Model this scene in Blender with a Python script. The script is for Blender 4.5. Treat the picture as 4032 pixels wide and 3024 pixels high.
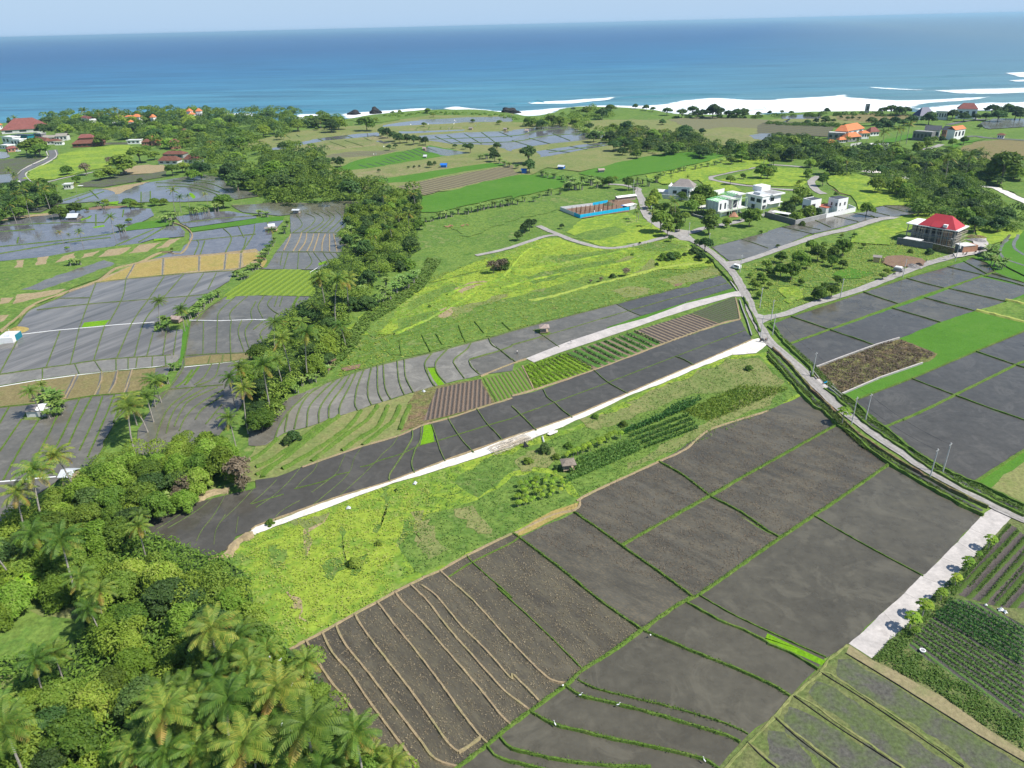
import bpy, math, random
import numpy as np
from mathutils import Vector, Matrix, Euler
random.seed(7); RNG = np.random.default_rng(7)
scene = bpy.context.scene
for o in list(bpy.data.objects): bpy.data.objects.remove(o)
COL = scene.collection
# ---------------------------------------------------------------- camera
CAMH = 100.0; FP = 1587.0; PITCH = math.radians(26.05); ROLL = math.radians(1.42)
cam_d = bpy.data.cameras.new('camera'); cam = bpy.data.objects.new('camera', cam_d); COL.objects.link(cam)
cam_d.sensor_width = 36; cam_d.lens = 36*FP/2212; cam_d.clip_start = 0.5; cam_d.clip_end = 90000
RM = Matrix.Rotation(math.pi/2-PITCH, 3, 'X') @ Matrix.Rotation(-ROLL, 3, 'Z')
cam.matrix_world = Matrix.Translation((0, 0, CAMH)) @ RM.to_4x4()
scene.camera = cam
# ---------------------------------------------------------------- sky and sun
SUN_EL = math.radians(52); SUN_AZ = math.radians(112)      # azimuth clockwise from +Y (view direction)
w = bpy.data.worlds.new('World'); scene.world = w; w.use_nodes = True
nt = w.node_tree; bg = nt.nodes['Background']; sky = nt.nodes.new('ShaderNodeTexSky'); sky.sky_type = 'NISHITA'
sky.sun_disc = False; sky.sun_elevation = SUN_EL; sky.sun_rotation = SUN_AZ
sky.air_density = 1.0; sky.dust_density = 0.15; sky.ozone_density = 4.0; sky.altitude = 100
tc = nt.nodes.new('ShaderNodeTexCoord'); sz = nt.nodes.new('ShaderNodeSeparateXYZ'); nt.links.new(tc.outputs['Generated'], sz.inputs[0])
cr = nt.nodes.new('ShaderNodeValToRGB'); nt.links.new(sz.outputs[2], cr.inputs[0]); cr.color_ramp.elements[0].position = 0.0; cr.color_ramp.elements[0].color = (1, 1, 1, 1); cr.color_ramp.elements[1].position = 0.5; cr.color_ramp.elements[1].color = (0, 0, 0, 1)
hz = nt.nodes.new('ShaderNodeValToRGB'); nt.links.new(sz.outputs[2], hz.inputs[0]); hz.color_ramp.elements[0].color = (3.0, 4.2, 5.7, 1); hz.color_ramp.elements[1].position = 0.35; hz.color_ramp.elements[1].color = (2.5, 3.2, 4.3, 1)
mx = nt.nodes.new('ShaderNodeMix'); mx.data_type = 'RGBA'; nt.links.new(cr.outputs[0], mx.inputs[0]); nt.links.new(sky.outputs[0], mx.inputs[6]); nt.links.new(hz.outputs[0], mx.inputs[7])   # moist tropical horizon
nt.links.new(mx.outputs[2], bg.inputs[0]); bg.inputs[1].default_value = 0.10
sd = bpy.data.lights.new('sun', 'SUN'); sun = bpy.data.objects.new('sun', sd); COL.objects.link(sun)
sd.energy = 4.3; sd.angle = math.radians(0.5); sd.color = (1, 0.955, 0.88)
sv = Vector((math.sin(SUN_AZ)*math.cos(SUN_EL), math.cos(SUN_AZ)*math.cos(SUN_EL), math.sin(SUN_EL)))
sun.rotation_euler = sv.to_track_quat('Z', 'Y').to_euler()
scene.view_settings.view_transform = 'Standard'; scene.view_settings.look = 'None'
scene.view_settings.exposure = 0.62; scene.view_settings.gamma = 1
scene.render.engine = 'CYCLES'
scene.cycles.volume_bounces = 0
# ---------------------------------------------------------------- map coordinates
# survey sheets: every sheet is a scaled plan window; points are (sheet, x, y)
SHEET = {'U': (0, 0, 1)}
for k, (sx, sy, q) in {'A0': (0, 300, 4), 'A1': (1008, 300, 4), 'A2': (2016, 300, 4), 'A3': (3024, 200, 4),
        'B0': (0, 1000, 4), 'B1': (1008, 1000, 4), 'B2': (2016, 900, 4), 'B3': (3024, 900, 4),
        'C0': (0, 1650, 4), 'C1': (1008, 1600, 4), 'C2': (2016, 1600, 4), 'C3': (3024, 1600, 4),
        'D0': (0, 2268, 4), 'D1': (1008, 2268, 4), 'D2': (2016, 2268, 4), 'D3': (3024, 2268, 4),
        'Z1': (2180, 680, 8.064), 'Z2': (2700, 690, 10.08), 'Z3': (3020, 720, 10.08), 'Z4': (3480, 820, 10.08),
        'Z5': (3220, 440, 6.72), 'Z6': (0, 420, 5.04)}.items():
    SHEET[k] = (sx*2212/4032, sy*2212/4032, q)

def P(s):
    out = []; tag = 'U'; nums = []
    for t in s.split():
        if t in SHEET: tag = t; continue
        nums.append(float(t))
        if len(nums) == 2:
            ox, oy, q = SHEET[tag]; out.append((ox+nums[0]/q, oy+nums[1]/q)); nums = []
    return out

def gp(u, v, z=0.0):
    d = RM @ Vector((u-1106, -(v-829.5), -FP)); t = (z-CAMH)/d.z
    return (d.x*t, d.y*t)
def proj(x, y, z=0.0):
    d = RM.transposed() @ Vector((x, y, z-CAMH)); return 1106-d.x/d.z*FP, 829.5+d.y/d.z*FP
def G(s, z=0.0): return [gp(u, v, z) for u, v in P(s)]
def pxm(u, v, z=0.0):                      # pixels of the survey per metre at that place
    x, y = gp(u, v, z); d = math.sqrt(x*x+y*y+(CAMH-z)**2)
    return FP/d
# ---------------------------------------------------------------- objects
def tag(o, label=None, cat=None, group=None, kind=None):
    if label: o['label'] = label
    if cat: o['category'] = cat
    if group: o['group'] = group
    if kind: o['kind'] = kind
    return o
def empty(name, loc, rz=0, **k):
    o = bpy.data.objects.new(name, None); COL.objects.link(o); o.location = loc; o.rotation_euler = (0, 0, rz)
    o.empty_display_size = 0.5
    return tag(o, **k)
def mesh_obj(name, V, F, mats, parent=None, mi=None, smooth=False, uv=None):
    me = bpy.data.meshes.new(name)
    if isinstance(V, np.ndarray): V = V.tolist()
    me.from_pydata(V, [], F if isinstance(F, list) else F.tolist())
    for m in (mats if isinstance(mats, (list, tuple)) else [mats]): me.materials.append(m)
    if mi is not None: me.polygons.foreach_set('material_index', mi)
    if smooth: me.polygons.foreach_set('use_smooth', [True]*len(me.polygons))
    me.update()
    o = bpy.data.objects.new(name, me); COL.objects.link(o)
    if parent: o.parent = parent
    return o

class MB:
    "collects boxes, bars and plates into one mesh"
    def __init__(s): s.V = []; s.F = []; s.M = []
    def add(s, V, F, m=0):
        b = len(s.V); s.V += [tuple(v) for v in V]; s.F += [tuple(b+i for i in f) for f in F]; s.M += [m]*len(F); return s
    def box(s, x0, x1, y0, y1, z0, z1, m=0, rz=0, c=(0, 0)):
        V = [(x0, y0, z0), (x1, y0, z0), (x1, y1, z0), (x0, y1, z0), (x0, y0, z1), (x1, y0, z1), (x1, y1, z1), (x0, y1, z1)]
        if rz or c != (0, 0):
            ca, sa = math.cos(rz), math.sin(rz); V = [(c[0]+x*ca-y*sa, c[1]+x*sa+y*ca, z) for x, y, z in V]
        return s.add(V, [(3, 2, 1, 0), (4, 5, 6, 7), (0, 1, 5, 4), (1, 2, 6, 5), (2, 3, 7, 6), (3, 0, 4, 7)], m)
    def bar(s, a, b, r=0.05, n=6, m=0, r2=None):
        a = Vector(a); b = Vector(b); d = (b-a).normalized(); q = d.to_track_quat('Z', 'Y'); r2 = r if r2 is None else r2
        V = []
        for p, rr in ((a, r), (b, r2)):
            for i in range(n):
                t = 2*math.pi*i/n; V.append(tuple(p + q @ Vector((math.cos(t)*rr, math.sin(t)*rr, 0))))
        F = [(i, (i+1) % n, n+(i+1) % n, n+i) for i in range(n)] + [tuple(range(n-1, -1, -1)), tuple(range(n, 2*n))]
        return s.add(V, F, m)
    def hip(s, x0, x1, y0, y1, z0, h, ov=0.6, ridge=0.4, t=0.15, m=0):
        x0 -= ov; x1 += ov; y0 -= ov; y1 += ov; W = x1-x0; D = y1-y0
        if W >= D: r0 = (x0+D*ridge, (y0+y1)/2); r1 = (x1-D*ridge, (y0+y1)/2)
        else: r0 = ((x0+x1)/2, y0+W*ridge); r1 = ((x0+x1)/2, y1-W*ridge)
        V = [(x0, y0, z0), (x1, y0, z0), (x1, y1, z0), (x0, y1, z0), (x0, y0, z0+t), (x1, y0, z0+t), (x1, y1, z0+t), (x0, y1, z0+t), (*r0, z0+h), (*r1, z0+h)]
        if W >= D: F = [(4, 5, 9, 8), (5, 6, 9), (6, 7, 8, 9), (7, 4, 8)]
        else: F = [(4, 5, 8), (5, 6, 9, 8), (6, 7, 9), (7, 4, 8, 9)]
        F += [(3, 2, 1, 0), (0, 1, 5, 4), (1, 2, 6, 5), (2, 3, 7, 6), (3, 0, 4, 7)]
        return s.add(V, F, m)
    def gable(s, x0, x1, y0, y1, z0, h, ov=0.4, t=0.12, m=0, drop=0):
        x0 -= ov; x1 += ov; y0 -= ov; y1 += ov; ym = (y0+y1)/2
        V = [(x0, y0, z0), (x1, y0, z0), (x1, ym, z0+h), (x0, ym, z0+h), (x1, y1, z0-drop), (x0, y1, z0-drop)]
        V += [(a, b, c+t) for a, b, c in V]
        F = [(3, 2, 1, 0), (5, 4, 2, 3), (6, 7, 8, 9), (9, 8, 10, 11), (0, 1, 7, 6), (4, 5, 11, 10), (1, 2, 8, 7), (2, 4, 10, 8), (5, 3, 9, 11), (3, 0, 6, 9)]
        return s.add(V, F, m)
    def build(s, name, mats, parent=None, smooth=False): return mesh_obj(name, s.V, s.F, mats, parent, s.M, smooth)
def box(name, mat_, parent, *a, **k): return MB().box(*a, **k).build(name, mat_, parent)
# ---------------------------------------------------------------- materials
def nodes(m):
    m.use_nodes = True; return m.node_tree, m.node_tree.nodes['Principled BSDF']
def ramp(nt, fac, stops, mode='LINEAR'):
    r = nt.nodes.new('ShaderNodeValToRGB'); r.color_ramp.interpolation = mode
    e = r.color_ramp.elements
    while len(e) < len(stops): e.new(0.5)
    for i, (p, c) in enumerate(stops):
        e[i].position = p; e[i].color = (*c, 1) if len(c) == 3 else c
    nt.links.new(fac, r.inputs[0]); return r.outputs[0]
def noise(nt, vec, scale, detail=4, rough=0.6, dist=0.0):
    n = nt.nodes.new('ShaderNodeTexNoise'); n.inputs['Scale'].default_value = scale; n.inputs['Detail'].default_value = detail
    n.inputs['Roughness'].default_value = rough; n.inputs['Distortion'].default_value = dist
    nt.links.new(vec, n.inputs['Vector']); return n.outputs[0]
def pos(nt, rz=0, sc=(1, 1, 1)):
    g = nt.nodes.new('ShaderNodeNewGeometry')
    if rz == 0 and sc == (1, 1, 1): return g.outputs['Position']
    r = nt.nodes.new('ShaderNodeVectorRotate'); r.rotation_type = 'Z_AXIS'; r.inputs['Angle'].default_value = -rz
    nt.links.new(g.outputs['Position'], r.inputs['Vector'])
    m = nt.nodes.new('ShaderNodeVectorMath'); m.operation = 'MULTIPLY'; m.inputs[1].default_value = sc
    nt.links.new(r.outputs[0], m.inputs[0]); return m.outputs[0]
def mixc(nt, f, a, b, mode='MIX'):
    n = nt.nodes.new('ShaderNodeMix'); n.data_type = 'RGBA'; n.blend_type = mode
    if isinstance(f, (int, float)): n.inputs[0].default_value = f
    else: nt.links.new(f, n.inputs[0])
    for i, c in ((6, a), (7, b)):
        if isinstance(c, tuple): n.inputs[i].default_value = (*c, 1)
        else: nt.links.new(c, n.inputs[i])
    return n.outputs[2]
def math_(nt, op, a, b=0.0):
    n = nt.nodes.new('ShaderNodeMath'); n.operation = op
    for i, c in ((0, a), (1, b)):
        if isinstance(c, (int, float)): n.inputs[i].default_value = c
        else: nt.links.new(c, n.inputs[i])
    return n.outputs[0]
def bump(nt, b, h, strength, dist=0.1):
    n = nt.nodes.new('ShaderNodeBump'); n.inputs['Strength'].default_value = strength; n.inputs['Distance'].default_value = dist
    nt.links.new(h, n.inputs['Height']); nt.links.new(n.outputs[0], b.inputs['Normal'])

def ground_mat(name, stops, s1=0.03, fine=1.2, finemix=0.35, finecols=None, rough=0.9, bmp=0.5, rz=0, stretch=(1, 1, 1), spec=0.2, bdist=0.25, mid=0.25):
    m = bpy.data.materials.new(name); nt, b = nodes(m); p = pos(nt, rz, stretch)
    n1 = noise(nt, p, s1, 6, 0.62, 0.6); nm = noise(nt, p, mid, 5, 0.6, 0.4); n2 = noise(nt, p, fine, 4, 0.65)
    k = math_(nt, 'ADD', math_(nt, 'MULTIPLY', n1, 0.55), math_(nt, 'MULTIPLY', nm, 0.45))
    k = math_(nt, 'ADD', math_(nt, 'MULTIPLY', math_(nt, 'SUBTRACT', k, 0.5), 2.2), 0.5)
    c = ramp(nt, k, [(i/(len(stops)-1), s) for i, s in enumerate(stops)])
    if finecols is None: finecols = ((0.5, 0.5, 0.5), (1.35, 1.35, 1.35))
    f = ramp(nt, n2, [(0.3, finecols[0]), (0.7, finecols[1])])
    c = mixc(nt, 1.0, c, mixc(nt, finemix, (1.0, 1.0, 1.0), f), 'MULTIPLY')
    nt.links.new(c, b.inputs['Base Color']); b.inputs['Roughness'].default_value = rough; b.inputs['Specular IOR Level'].default_value = spec
    if bmp: bump(nt, b, math_(nt, 'ADD', n2, math_(nt, 'MULTIPLY', nm, 2.0)), bmp, bdist)
    return m

def plain(name, col, rough=0.6, spec=0.3, var=0.12, sc=0.8, metal=0.0):
    m = bpy.data.materials.new(name); nt, b = nodes(m); p = pos(nt)
    n = noise(nt, p, sc, 5, 0.6)
    f = ramp(nt, n, [(0.3, (1-var,)*3), (0.7, (1+var*0.5,)*3)])
    c = mixc(nt, 1.0, tuple(col), f, 'MULTIPLY'); nt.links.new(c, b.inputs['Base Color'])
    b.inputs['Roughness'].default_value = rough; b.inputs['Specular IOR Level'].default_value = spec; b.inputs['Metallic'].default_value = metal
    return m

def paddy_mat(name, c1, c2, r0=0.12, r1=0.4, debris=0.0, rz=0.0, stretch=(1, 1, 1), fine=1.5, dcol=(0.16, 0.13, 0.08), streak=0.0, wave=0.02, big=0.035):
    "wet mud under a thin film of water"
    m = bpy.data.materials.new(name); nt, b = nodes(m); p = pos(nt, rz, stretch)
    n1 = noise(nt, p, big, 5, 0.6, 0.5); n2 = noise(nt, p, fine, 5, 0.7); n3 = noise(nt, p, 0.25, 4, 0.6, 0.3)
    c = ramp(nt, math_(nt, 'ADD', math_(nt, 'MULTIPLY', n1, 0.5), math_(nt, 'MULTIPLY', n3, 0.5)), [(0.36, c1), (0.62, c2)])
    c = mixc(nt, 1.0, c, ramp(nt, n2, [(0.25, (0.8, 0.8, 0.8)), (0.75, (1.15, 1.15, 1.15))]), 'MULTIPLY')
    sl = noise(nt, p, 0.09, 5, 0.7, 1.5); c = mixc(nt, ramp(nt, sl, [(0.52, (0, 0, 0)), (0.62, (0.55, 0.55, 0.55)), (0.70, (0, 0, 0))]), c, tuple(min(1, x*1.35) for x in c2))
    if debris:
        d = noise(nt, p, fine*1.6, 3, 0.8); dm = ramp(nt, math_(nt, 'ADD', math_(nt, 'MULTIPLY', d, 0.75), math_(nt, 'MULTIPLY', n3, 0.25)), [(0.56-debris*0.08, (0, 0, 0)), (0.66, (1, 1, 1))])
        c = mixc(nt, math_(nt, 'MULTIPLY', dm, 0.75), c, dcol)
    nt.links.new(c, b.inputs['Base Color']); b.inputs['IOR'].default_value = 1.33
    rr = nt.nodes.new('ShaderNodeMapRange'); rr.inputs[1].default_value = 0.35; rr.inputs[2].default_value = 0.65
    rr.inputs[3].default_value = r0; rr.inputs[4].default_value = r1
    nt.links.new(n3, rr.inputs[0]); nt.links.new(rr.outputs[0], b.inputs['Roughness'])
    bump(nt, b, n2, 0.15, wave)
    return m
GR = (0.5, 0.5, 0.5)
M = {}
# grass and ground (real world albedo)
M['grass'] = ground_mat('meadow_grass', [(0.045, 0.10, 0.018), (0.085, 0.165, 0.028), (0.15, 0.225, 0.045), (0.09, 0.17, 0.03), (0.21, 0.24, 0.08), (0.10, 0.17, 0.03)], 0.025, 0.9, 0.75, spec=0.1)
M['lime'] = ground_mat('lime_meadow', [(0.09, 0.18, 0.02), (0.17, 0.27, 0.028), (0.26, 0.34, 0.042), (0.13, 0.23, 0.028), (0.27, 0.32, 0.08), (0.20, 0.30, 0.03)], 0.035, 0.8, 0.6, spec=0.1, bmp=0.4, mid=0.3)
M['vivid'] = ground_mat('seedling_green', [(0.10, 0.25, 0.008), (0.15, 0.31, 0.01), (0.12, 0.24, 0.02)], 0.3, 2.0, 0.6, spec=0.1)
M['rice'] = ground_mat('young_rice_green', [(0.055, 0.15, 0.015), (0.075, 0.185, 0.02), (0.10, 0.20, 0.03)], 0.03, 2.0, 0.4, spec=0.1)
M['verge'] = ground_mat('verge_grass', [(0.06, 0.13, 0.02), (0.09, 0.17, 0.025), (0.15, 0.18, 0.06), (0.08, 0.14, 0.03)], 0.2, 1.6, 0.8, spec=0.1, bmp=0.8)
M['olive'] = ground_mat('dry_olive_grass', [(0.10, 0.15, 0.035), (0.16, 0.20, 0.06), (0.22, 0.22, 0.085), (0.12, 0.18, 0.04)], 0.03, 1.2, 0.6, spec=0.1)
M['tan'] = ground_mat('dry_straw_soil', [(0.24, 0.18, 0.10), (0.33, 0.26, 0.15), (0.20, 0.18, 0.08)], 0.06, 1.2, 0.6, spec=0.1)
M['fartan'] = ground_mat('faded_stubble', [(0.18, 0.18, 0.075), (0.25, 0.22, 0.11), (0.15, 0.19, 0.055), (0.22, 0.18, 0.10)], 0.03, 0.6, 0.6, spec=0.1)
M['gold'] = ground_mat('golden_straw', [(0.27, 0.21, 0.06), (0.34, 0.26, 0.09), (0.20, 0.21, 0.05)], 0.10, 1.5, 0.6, spec=0.1)
M['oldgold'] = ground_mat('olive_stubble', [(0.15, 0.13, 0.055), (0.21, 0.175, 0.08), (0.13, 0.15, 0.045)], 0.10, 1.5, 0.6, spec=0.1)
M['scrub'] = ground_mat('dead_brown_scrub', [(0.10, 0.07, 0.045), (0.20, 0.13, 0.08), (0.15, 0.17, 0.05), (0.25, 0.18, 0.11)], 0.06, 1.0, 0.9, spec=0.1, bmp=1.0, bdist=0.5)
M['soil'] = ground_mat('bare_brown_soil', [(0.17, 0.11, 0.075), (0.25, 0.165, 0.11)], 0.1, 1.5, 0.6, spec=0.1)
M['darksoil'] = ground_mat('dark_weedy_soil', [(0.078, 0.078, 0.062), (0.10, 0.096, 0.08), (0.095, 0.125, 0.045), (0.085, 0.085, 0.07)], 0.12, 1.6, 0.7, spec=0.15, bmp=0.5)
M['beige'] = ground_mat('pale_straw_verge', [(0.19, 0.19, 0.08), (0.26, 0.22, 0.12), (0.15, 0.19, 0.06)], 0.1, 1.2, 0.5, spec=0.1)
M['bundg'] = ground_mat('bund_grass', [(0.065, 0.12, 0.02), (0.095, 0.165, 0.026), (0.15, 0.18, 0.05)], 0.4, 2.5, 0.8, spec=0.1)
M['bundd'] = ground_mat('bund_dark_grass', [(0.07, 0.11, 0.03), (0.11, 0.16, 0.045), (0.17, 0.18, 0.07)], 0.4, 2.5, 0.8, spec=0.1)
M['bundt'] = ground_mat('bund_dry_earth', [(0.23, 0.17, 0.11), (0.31, 0.24, 0.14), (0.20, 0.21, 0.08)], 0.12, 2.5, 0.6, spec=0.1)
M['concrete'] = ground_mat('pale_concrete', [(0.34, 0.31, 0.28), (0.50, 0.46, 0.42), (0.40, 0.37, 0.34), (0.52, 0.48, 0.44)], 0.22, 1.2, 0.3, rough=0.85, bmp=0.1)
M['road'] = ground_mat('worn_road_concrete', [(0.25, 0.23, 0.20), (0.36, 0.34, 0.31), (0.29, 0.27, 0.245), (0.38, 0.355, 0.33)], 0.15, 1.5, 0.55, rough=0.85, bmp=0.2)
M['asphalt'] = ground_mat('grey_asphalt', [(0.12, 0.12, 0.12), (0.16, 0.16, 0.16)], 0.15, 2.2, 0.4, rough=0.85, bmp=0.1)
M['limestone'] = ground_mat('crushed_limestone', [(0.52, 0.48, 0.41), (0.72, 0.69, 0.62), (0.62, 0.58, 0.50), (0.76, 0.73, 0.66)], 0.25, 1.5, 0.5, rough=0.9, bmp=0.6)
M['sand'] = ground_mat('beach_sand', [(0.25, 0.23, 0.19), (0.33, 0.3, 0.25)], 0.05, 1, 0.3)
# wet fields
M['mudA'] = paddy_mat('wet_mud_field', (0.062, 0.056, 0.042), (0.092, 0.084, 0.063), 0.30, 0.6, 0.8, rz=math.radians(-38), stretch=(0.5, 1.4, 1))
M['mudB'] = paddy_mat('smooth_mud_field', (0.072, 0.066, 0.049), (0.097, 0.089, 0.065), 0.2, 0.45, 0.0, fine=0.6)
M['plow'] = paddy_mat('ploughed_wet_field', (0.059, 0.052, 0.039), (0.095, 0.084, 0.059), 0.3, 0.6, 1.0, rz=math.radians(-52), stretch=(0.35, 1.4, 1), fine=1.8, dcol=(0.140, 0.123, 0.071), wave=0.08)
M['mudC'] = paddy_mat('flooded_dark_field', (0.062, 0.057, 0.045), (0.084, 0.078, 0.064), 0.06, 0.24, 0.0, fine=0.6)
M['stub'] = paddy_mat('flooded_stubble_field', (0.059, 0.054, 0.041), (0.107, 0.097, 0.071), 0.06, 0.24, 0.75, fine=1.1, dcol=(0.099, 0.088, 0.051))
M['pale'] = paddy_mat('pale_silty_paddy', (0.158, 0.147, 0.119), (0.215, 0.201, 0.167), 0.06, 0.24, 0.0, fine=0.7)
M['mid'] = paddy_mat('grey_silty_paddy', (0.103, 0.096, 0.075), (0.144, 0.134, 0.108), 0.06, 0.24, 0.0, fine=0.7)
M['streak'] = paddy_mat('streaked_grey_paddy', (0.081, 0.075, 0.061), (0.192, 0.180, 0.160), 0.06, 0.24, 0.0, rz=math.radians(62), stretch=(0.06, 0.6, 1), fine=0.7, big=0.30)
M['blue'] = paddy_mat('sky_mirroring_paddy', (0.096, 0.095, 0.105), (0.139, 0.135, 0.139), 0.03, 0.16, 0.0, fine=0.5)
M['murky'] = paddy_mat('green_murky_paddy', (0.105, 0.103, 0.068), (0.139, 0.132, 0.090), 0.06, 0.25, 0.0, fine=0.5)
M['greenw'] = paddy_mat('planted_paddy', (0.096, 0.105, 0.070), (0.139, 0.137, 0.107), 0.12, 0.3, 0.0, fine=1.0)
M['canal'] = paddy_mat('canal_water', (0.067, 0.065, 0.052), (0.087, 0.082, 0.068), 0.06, 0.2, 0.0, fine=1.0)

def rows_mat(name, soil, crop, period, ang, frac=0.5, breakup=0.5, bmp=1.0, spec=0.1, crop2=None):
    "planted or ridged rows; ang is the world direction of the rows"
    m = bpy.data.materials.new(name); nt, b = nodes(m)
    p = pos(nt, ang); sx = nt.nodes.new('ShaderNodeSeparateXYZ'); nt.links.new(p, sx.inputs[0])
    n = noise(nt, p, 0.9, 4, 0.7); n0 = noise(nt, p, 0.12, 3, 0.6); n2 = noise(nt, p, 2.6, 4, 0.7)
    y = math_(nt, 'ADD', sx.outputs[1], math_(nt, 'MULTIPLY', math_(nt, 'SUBTRACT', n, 0.5), period*0.35))
    s = math_(nt, 'SINE', math_(nt, 'MULTIPLY', y, 2*math.pi/period))
    s = math_(nt, 'ADD', math_(nt, 'MULTIPLY', s, 0.5), 0.5)
    sn = math_(nt, 'ADD', s, math_(nt, 'MULTIPLY', math_(nt, 'SUBTRACT', n2, 0.5), breakup*2))
    sn = math_(nt, 'ADD', sn, math_(nt, 'MULTIPLY', math_(nt, 'SUBTRACT', n0, 0.5), breakup))
    f = ramp(nt, sn, [(1-frac-0.12, (0, 0, 0)), (1-frac+0.12, (1, 1, 1))])
    so = mixc(nt, 1.0, soil, ramp(nt, n2, [(0.3, (0.7,)*3), (0.7, (1.25,)*3)]), 'MULTIPLY')
    cr = mixc(nt, n2, crop, crop2 or tuple(c*0.6 for c in crop))
    nt.links.new(mixc(nt, f, so, cr), b.inputs['Base Color']); b.inputs['Roughness'].default_value = 0.85; b.inputs['Specular IOR Level'].default_value = spec
    bump(nt, b, math_(nt, 'ADD', s, n2), bmp, 0.25)
    return m
def ang(s): (a, b) = G(s); return math.atan2(b[1]-a[1], b[0]-a[0])
# ---------------------------------------------------------------- sheets, bunds, strips
ZI = [0]
def densify(pts, step, closed=True, jit=0.0):
    out = []; n = len(pts)
    for i in range(n if closed else n-1):
        a = pts[i]; b = pts[(i+1) % n]; L = math.hypot(b[0]-a[0], b[1]-a[1]); k = max(1, int(L/step))
        for j in range(k):
            t = j/k; q = (random.uniform(-jit, jit), random.uniform(-jit, jit)) if jit else (0, 0)
            out.append((a[0]+(b[0]-a[0])*t+q[0], a[1]+(b[1]-a[1])*t+q[1]))
    if not closed: out.append(pts[-1])
    return out
def area(p): return 0.5*sum(p[i][0]*p[(i+1) % len(p)][1]-p[(i+1) % len(p)][0]*p[i][1] for i in range(len(p)))
def sheet(name, s, mat_, jit=0.25, step=3.0, z=None, label=None, kind='structure', pts=None):
    g = pts or G(s); far = max(math.hypot(*p) for p in g)
    g = densify(g, max(step, far/120), True, jit if far < 500 else jit*2)
    if area(g) < 0: g = g[::-1]
    ZI[0] += 1; z = (0.02+0.002*ZI[0]) if z is None else z
    o = mesh_obj(name, [(x, y, z) for x, y in g], [tuple(range(len(g)))], M[mat_] if isinstance(mat_, str) else mat_)
    return tag(o, label, kind=kind)
def smooth_line(g, step):
    "Catmull-Rom through the surveyed points"
    if len(g) < 3: return densify(g, step, False)
    q = [np.array(p) for p in g]; q = [2*q[0]-q[1]] + q + [2*q[-1]-q[-2]]; out = []
    for i in range(1, len(q)-2):
        L = np.linalg.norm(q[i+1]-q[i]); k = max(1, int(L/step))
        for j in range(k):
            t = j/k
            out.append(tuple(0.5*((2*q[i])+(-q[i-1]+q[i+1])*t+(2*q[i-1]-5*q[i]+4*q[i+1]-q[i+2])*t*t+(-q[i-1]+3*q[i]-3*q[i+1]+q[i+2])*t**3)))
    out.append(tuple(q[-2])); return out
def strip_geo(mb, g, w, h, jit=0.12, z0=0.0, top=0.5, hj=0.3, wfar=0.0):
    n = len(g); b = len(mb.V); V = []
    for i in range(n):
        a = g[max(0, i-1)]; c = g[min(n-1, i+1)]; dx, dy = c[0]-a[0], c[1]-a[1]; L = math.hypot(dx, dy) or 1; nx, ny = -dy/L, dx/L
        ww = w*(1+random.uniform(-jit, jit)*1.6) + wfar*math.hypot(*g[i]); hh = h*(1+random.uniform(-hj, hj)); ox = random.uniform(-jit, jit)*w*0.5
        x, y = g[i]
        zt = 0.02+0.002*ZI[0]
        for s, z in ((-0.5*ww, z0), (-0.5*ww*top, zt+hh), (0.5*ww*top, zt+hh*0.96), (0.5*ww, z0)):
            V.append((x+nx*(s+ox), y+ny*(s+ox), z))
    F = []
    for i in range(n-1):
        for j in range(3):
            F.append((i*4+j, i*4+j+1, (i+1)*4+j+1, (i+1)*4+j)[::-1])
    F += [(0, 1, 2, 3), tuple(4*(n-1)+j for j in (3, 2, 1, 0))]
    mb.add(V, F)
def bunds(name, lines, mat_, w=0.6, h=0.35, step=1.5, wfar=0.0, jit=0.12, label=None, top=0.5):
    mb = MB()
    for s in lines:
        g = G(s) if isinstance(s, str) else s
        far = sum(math.hypot(*p) for p in g)/len(g)
        strip_geo(mb, smooth_line(g, max(step, far/130)), w, h, jit, 0.0, top, wfar=wfar)
    o = mb.build(name, M[mat_] if isinstance(mat_, str) else mat_)
    return tag(o, label, kind='structure')
def ribbon(name, s, w, mat_, label=None, step=3.0, z=None, jit=0.05):
    g = smooth_line(G(s), step); L = []; R = []
    for i in range(len(g)):
        a = g[max(0, i-1)]; c = g[min(len(g)-1, i+1)]; dx, dy = c[0]-a[0], c[1]-a[1]; l = math.hypot(dx, dy) or 1; nx, ny = -dy/l, dx/l
        ww = (w if not isinstance(w, tuple) else w[0]+(w[1]-w[0])*i/(len(g)-1))
        a1 = ww/2+random.uniform(-jit, jit)*ww; a2 = ww/2+random.uniform(-jit, jit)*ww
        L.append((g[i][0]+nx*a1, g[i][1]+ny*a1)); R.append((g[i][0]-nx*a2, g[i][1]-ny*a2))
    ZI[0] += 1; z = (0.02+0.002*ZI[0]) if z is None else z; n = len(g)
    V = [(x, y, z) for x, y in L+R]; F = [(n+i, n+i+1, i+1, i) for i in range(n-1)]
    return tag(mesh_obj(name, V, F, M[mat_] if isinstance(mat_, str) else mat_), label, kind='structure')
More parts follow.
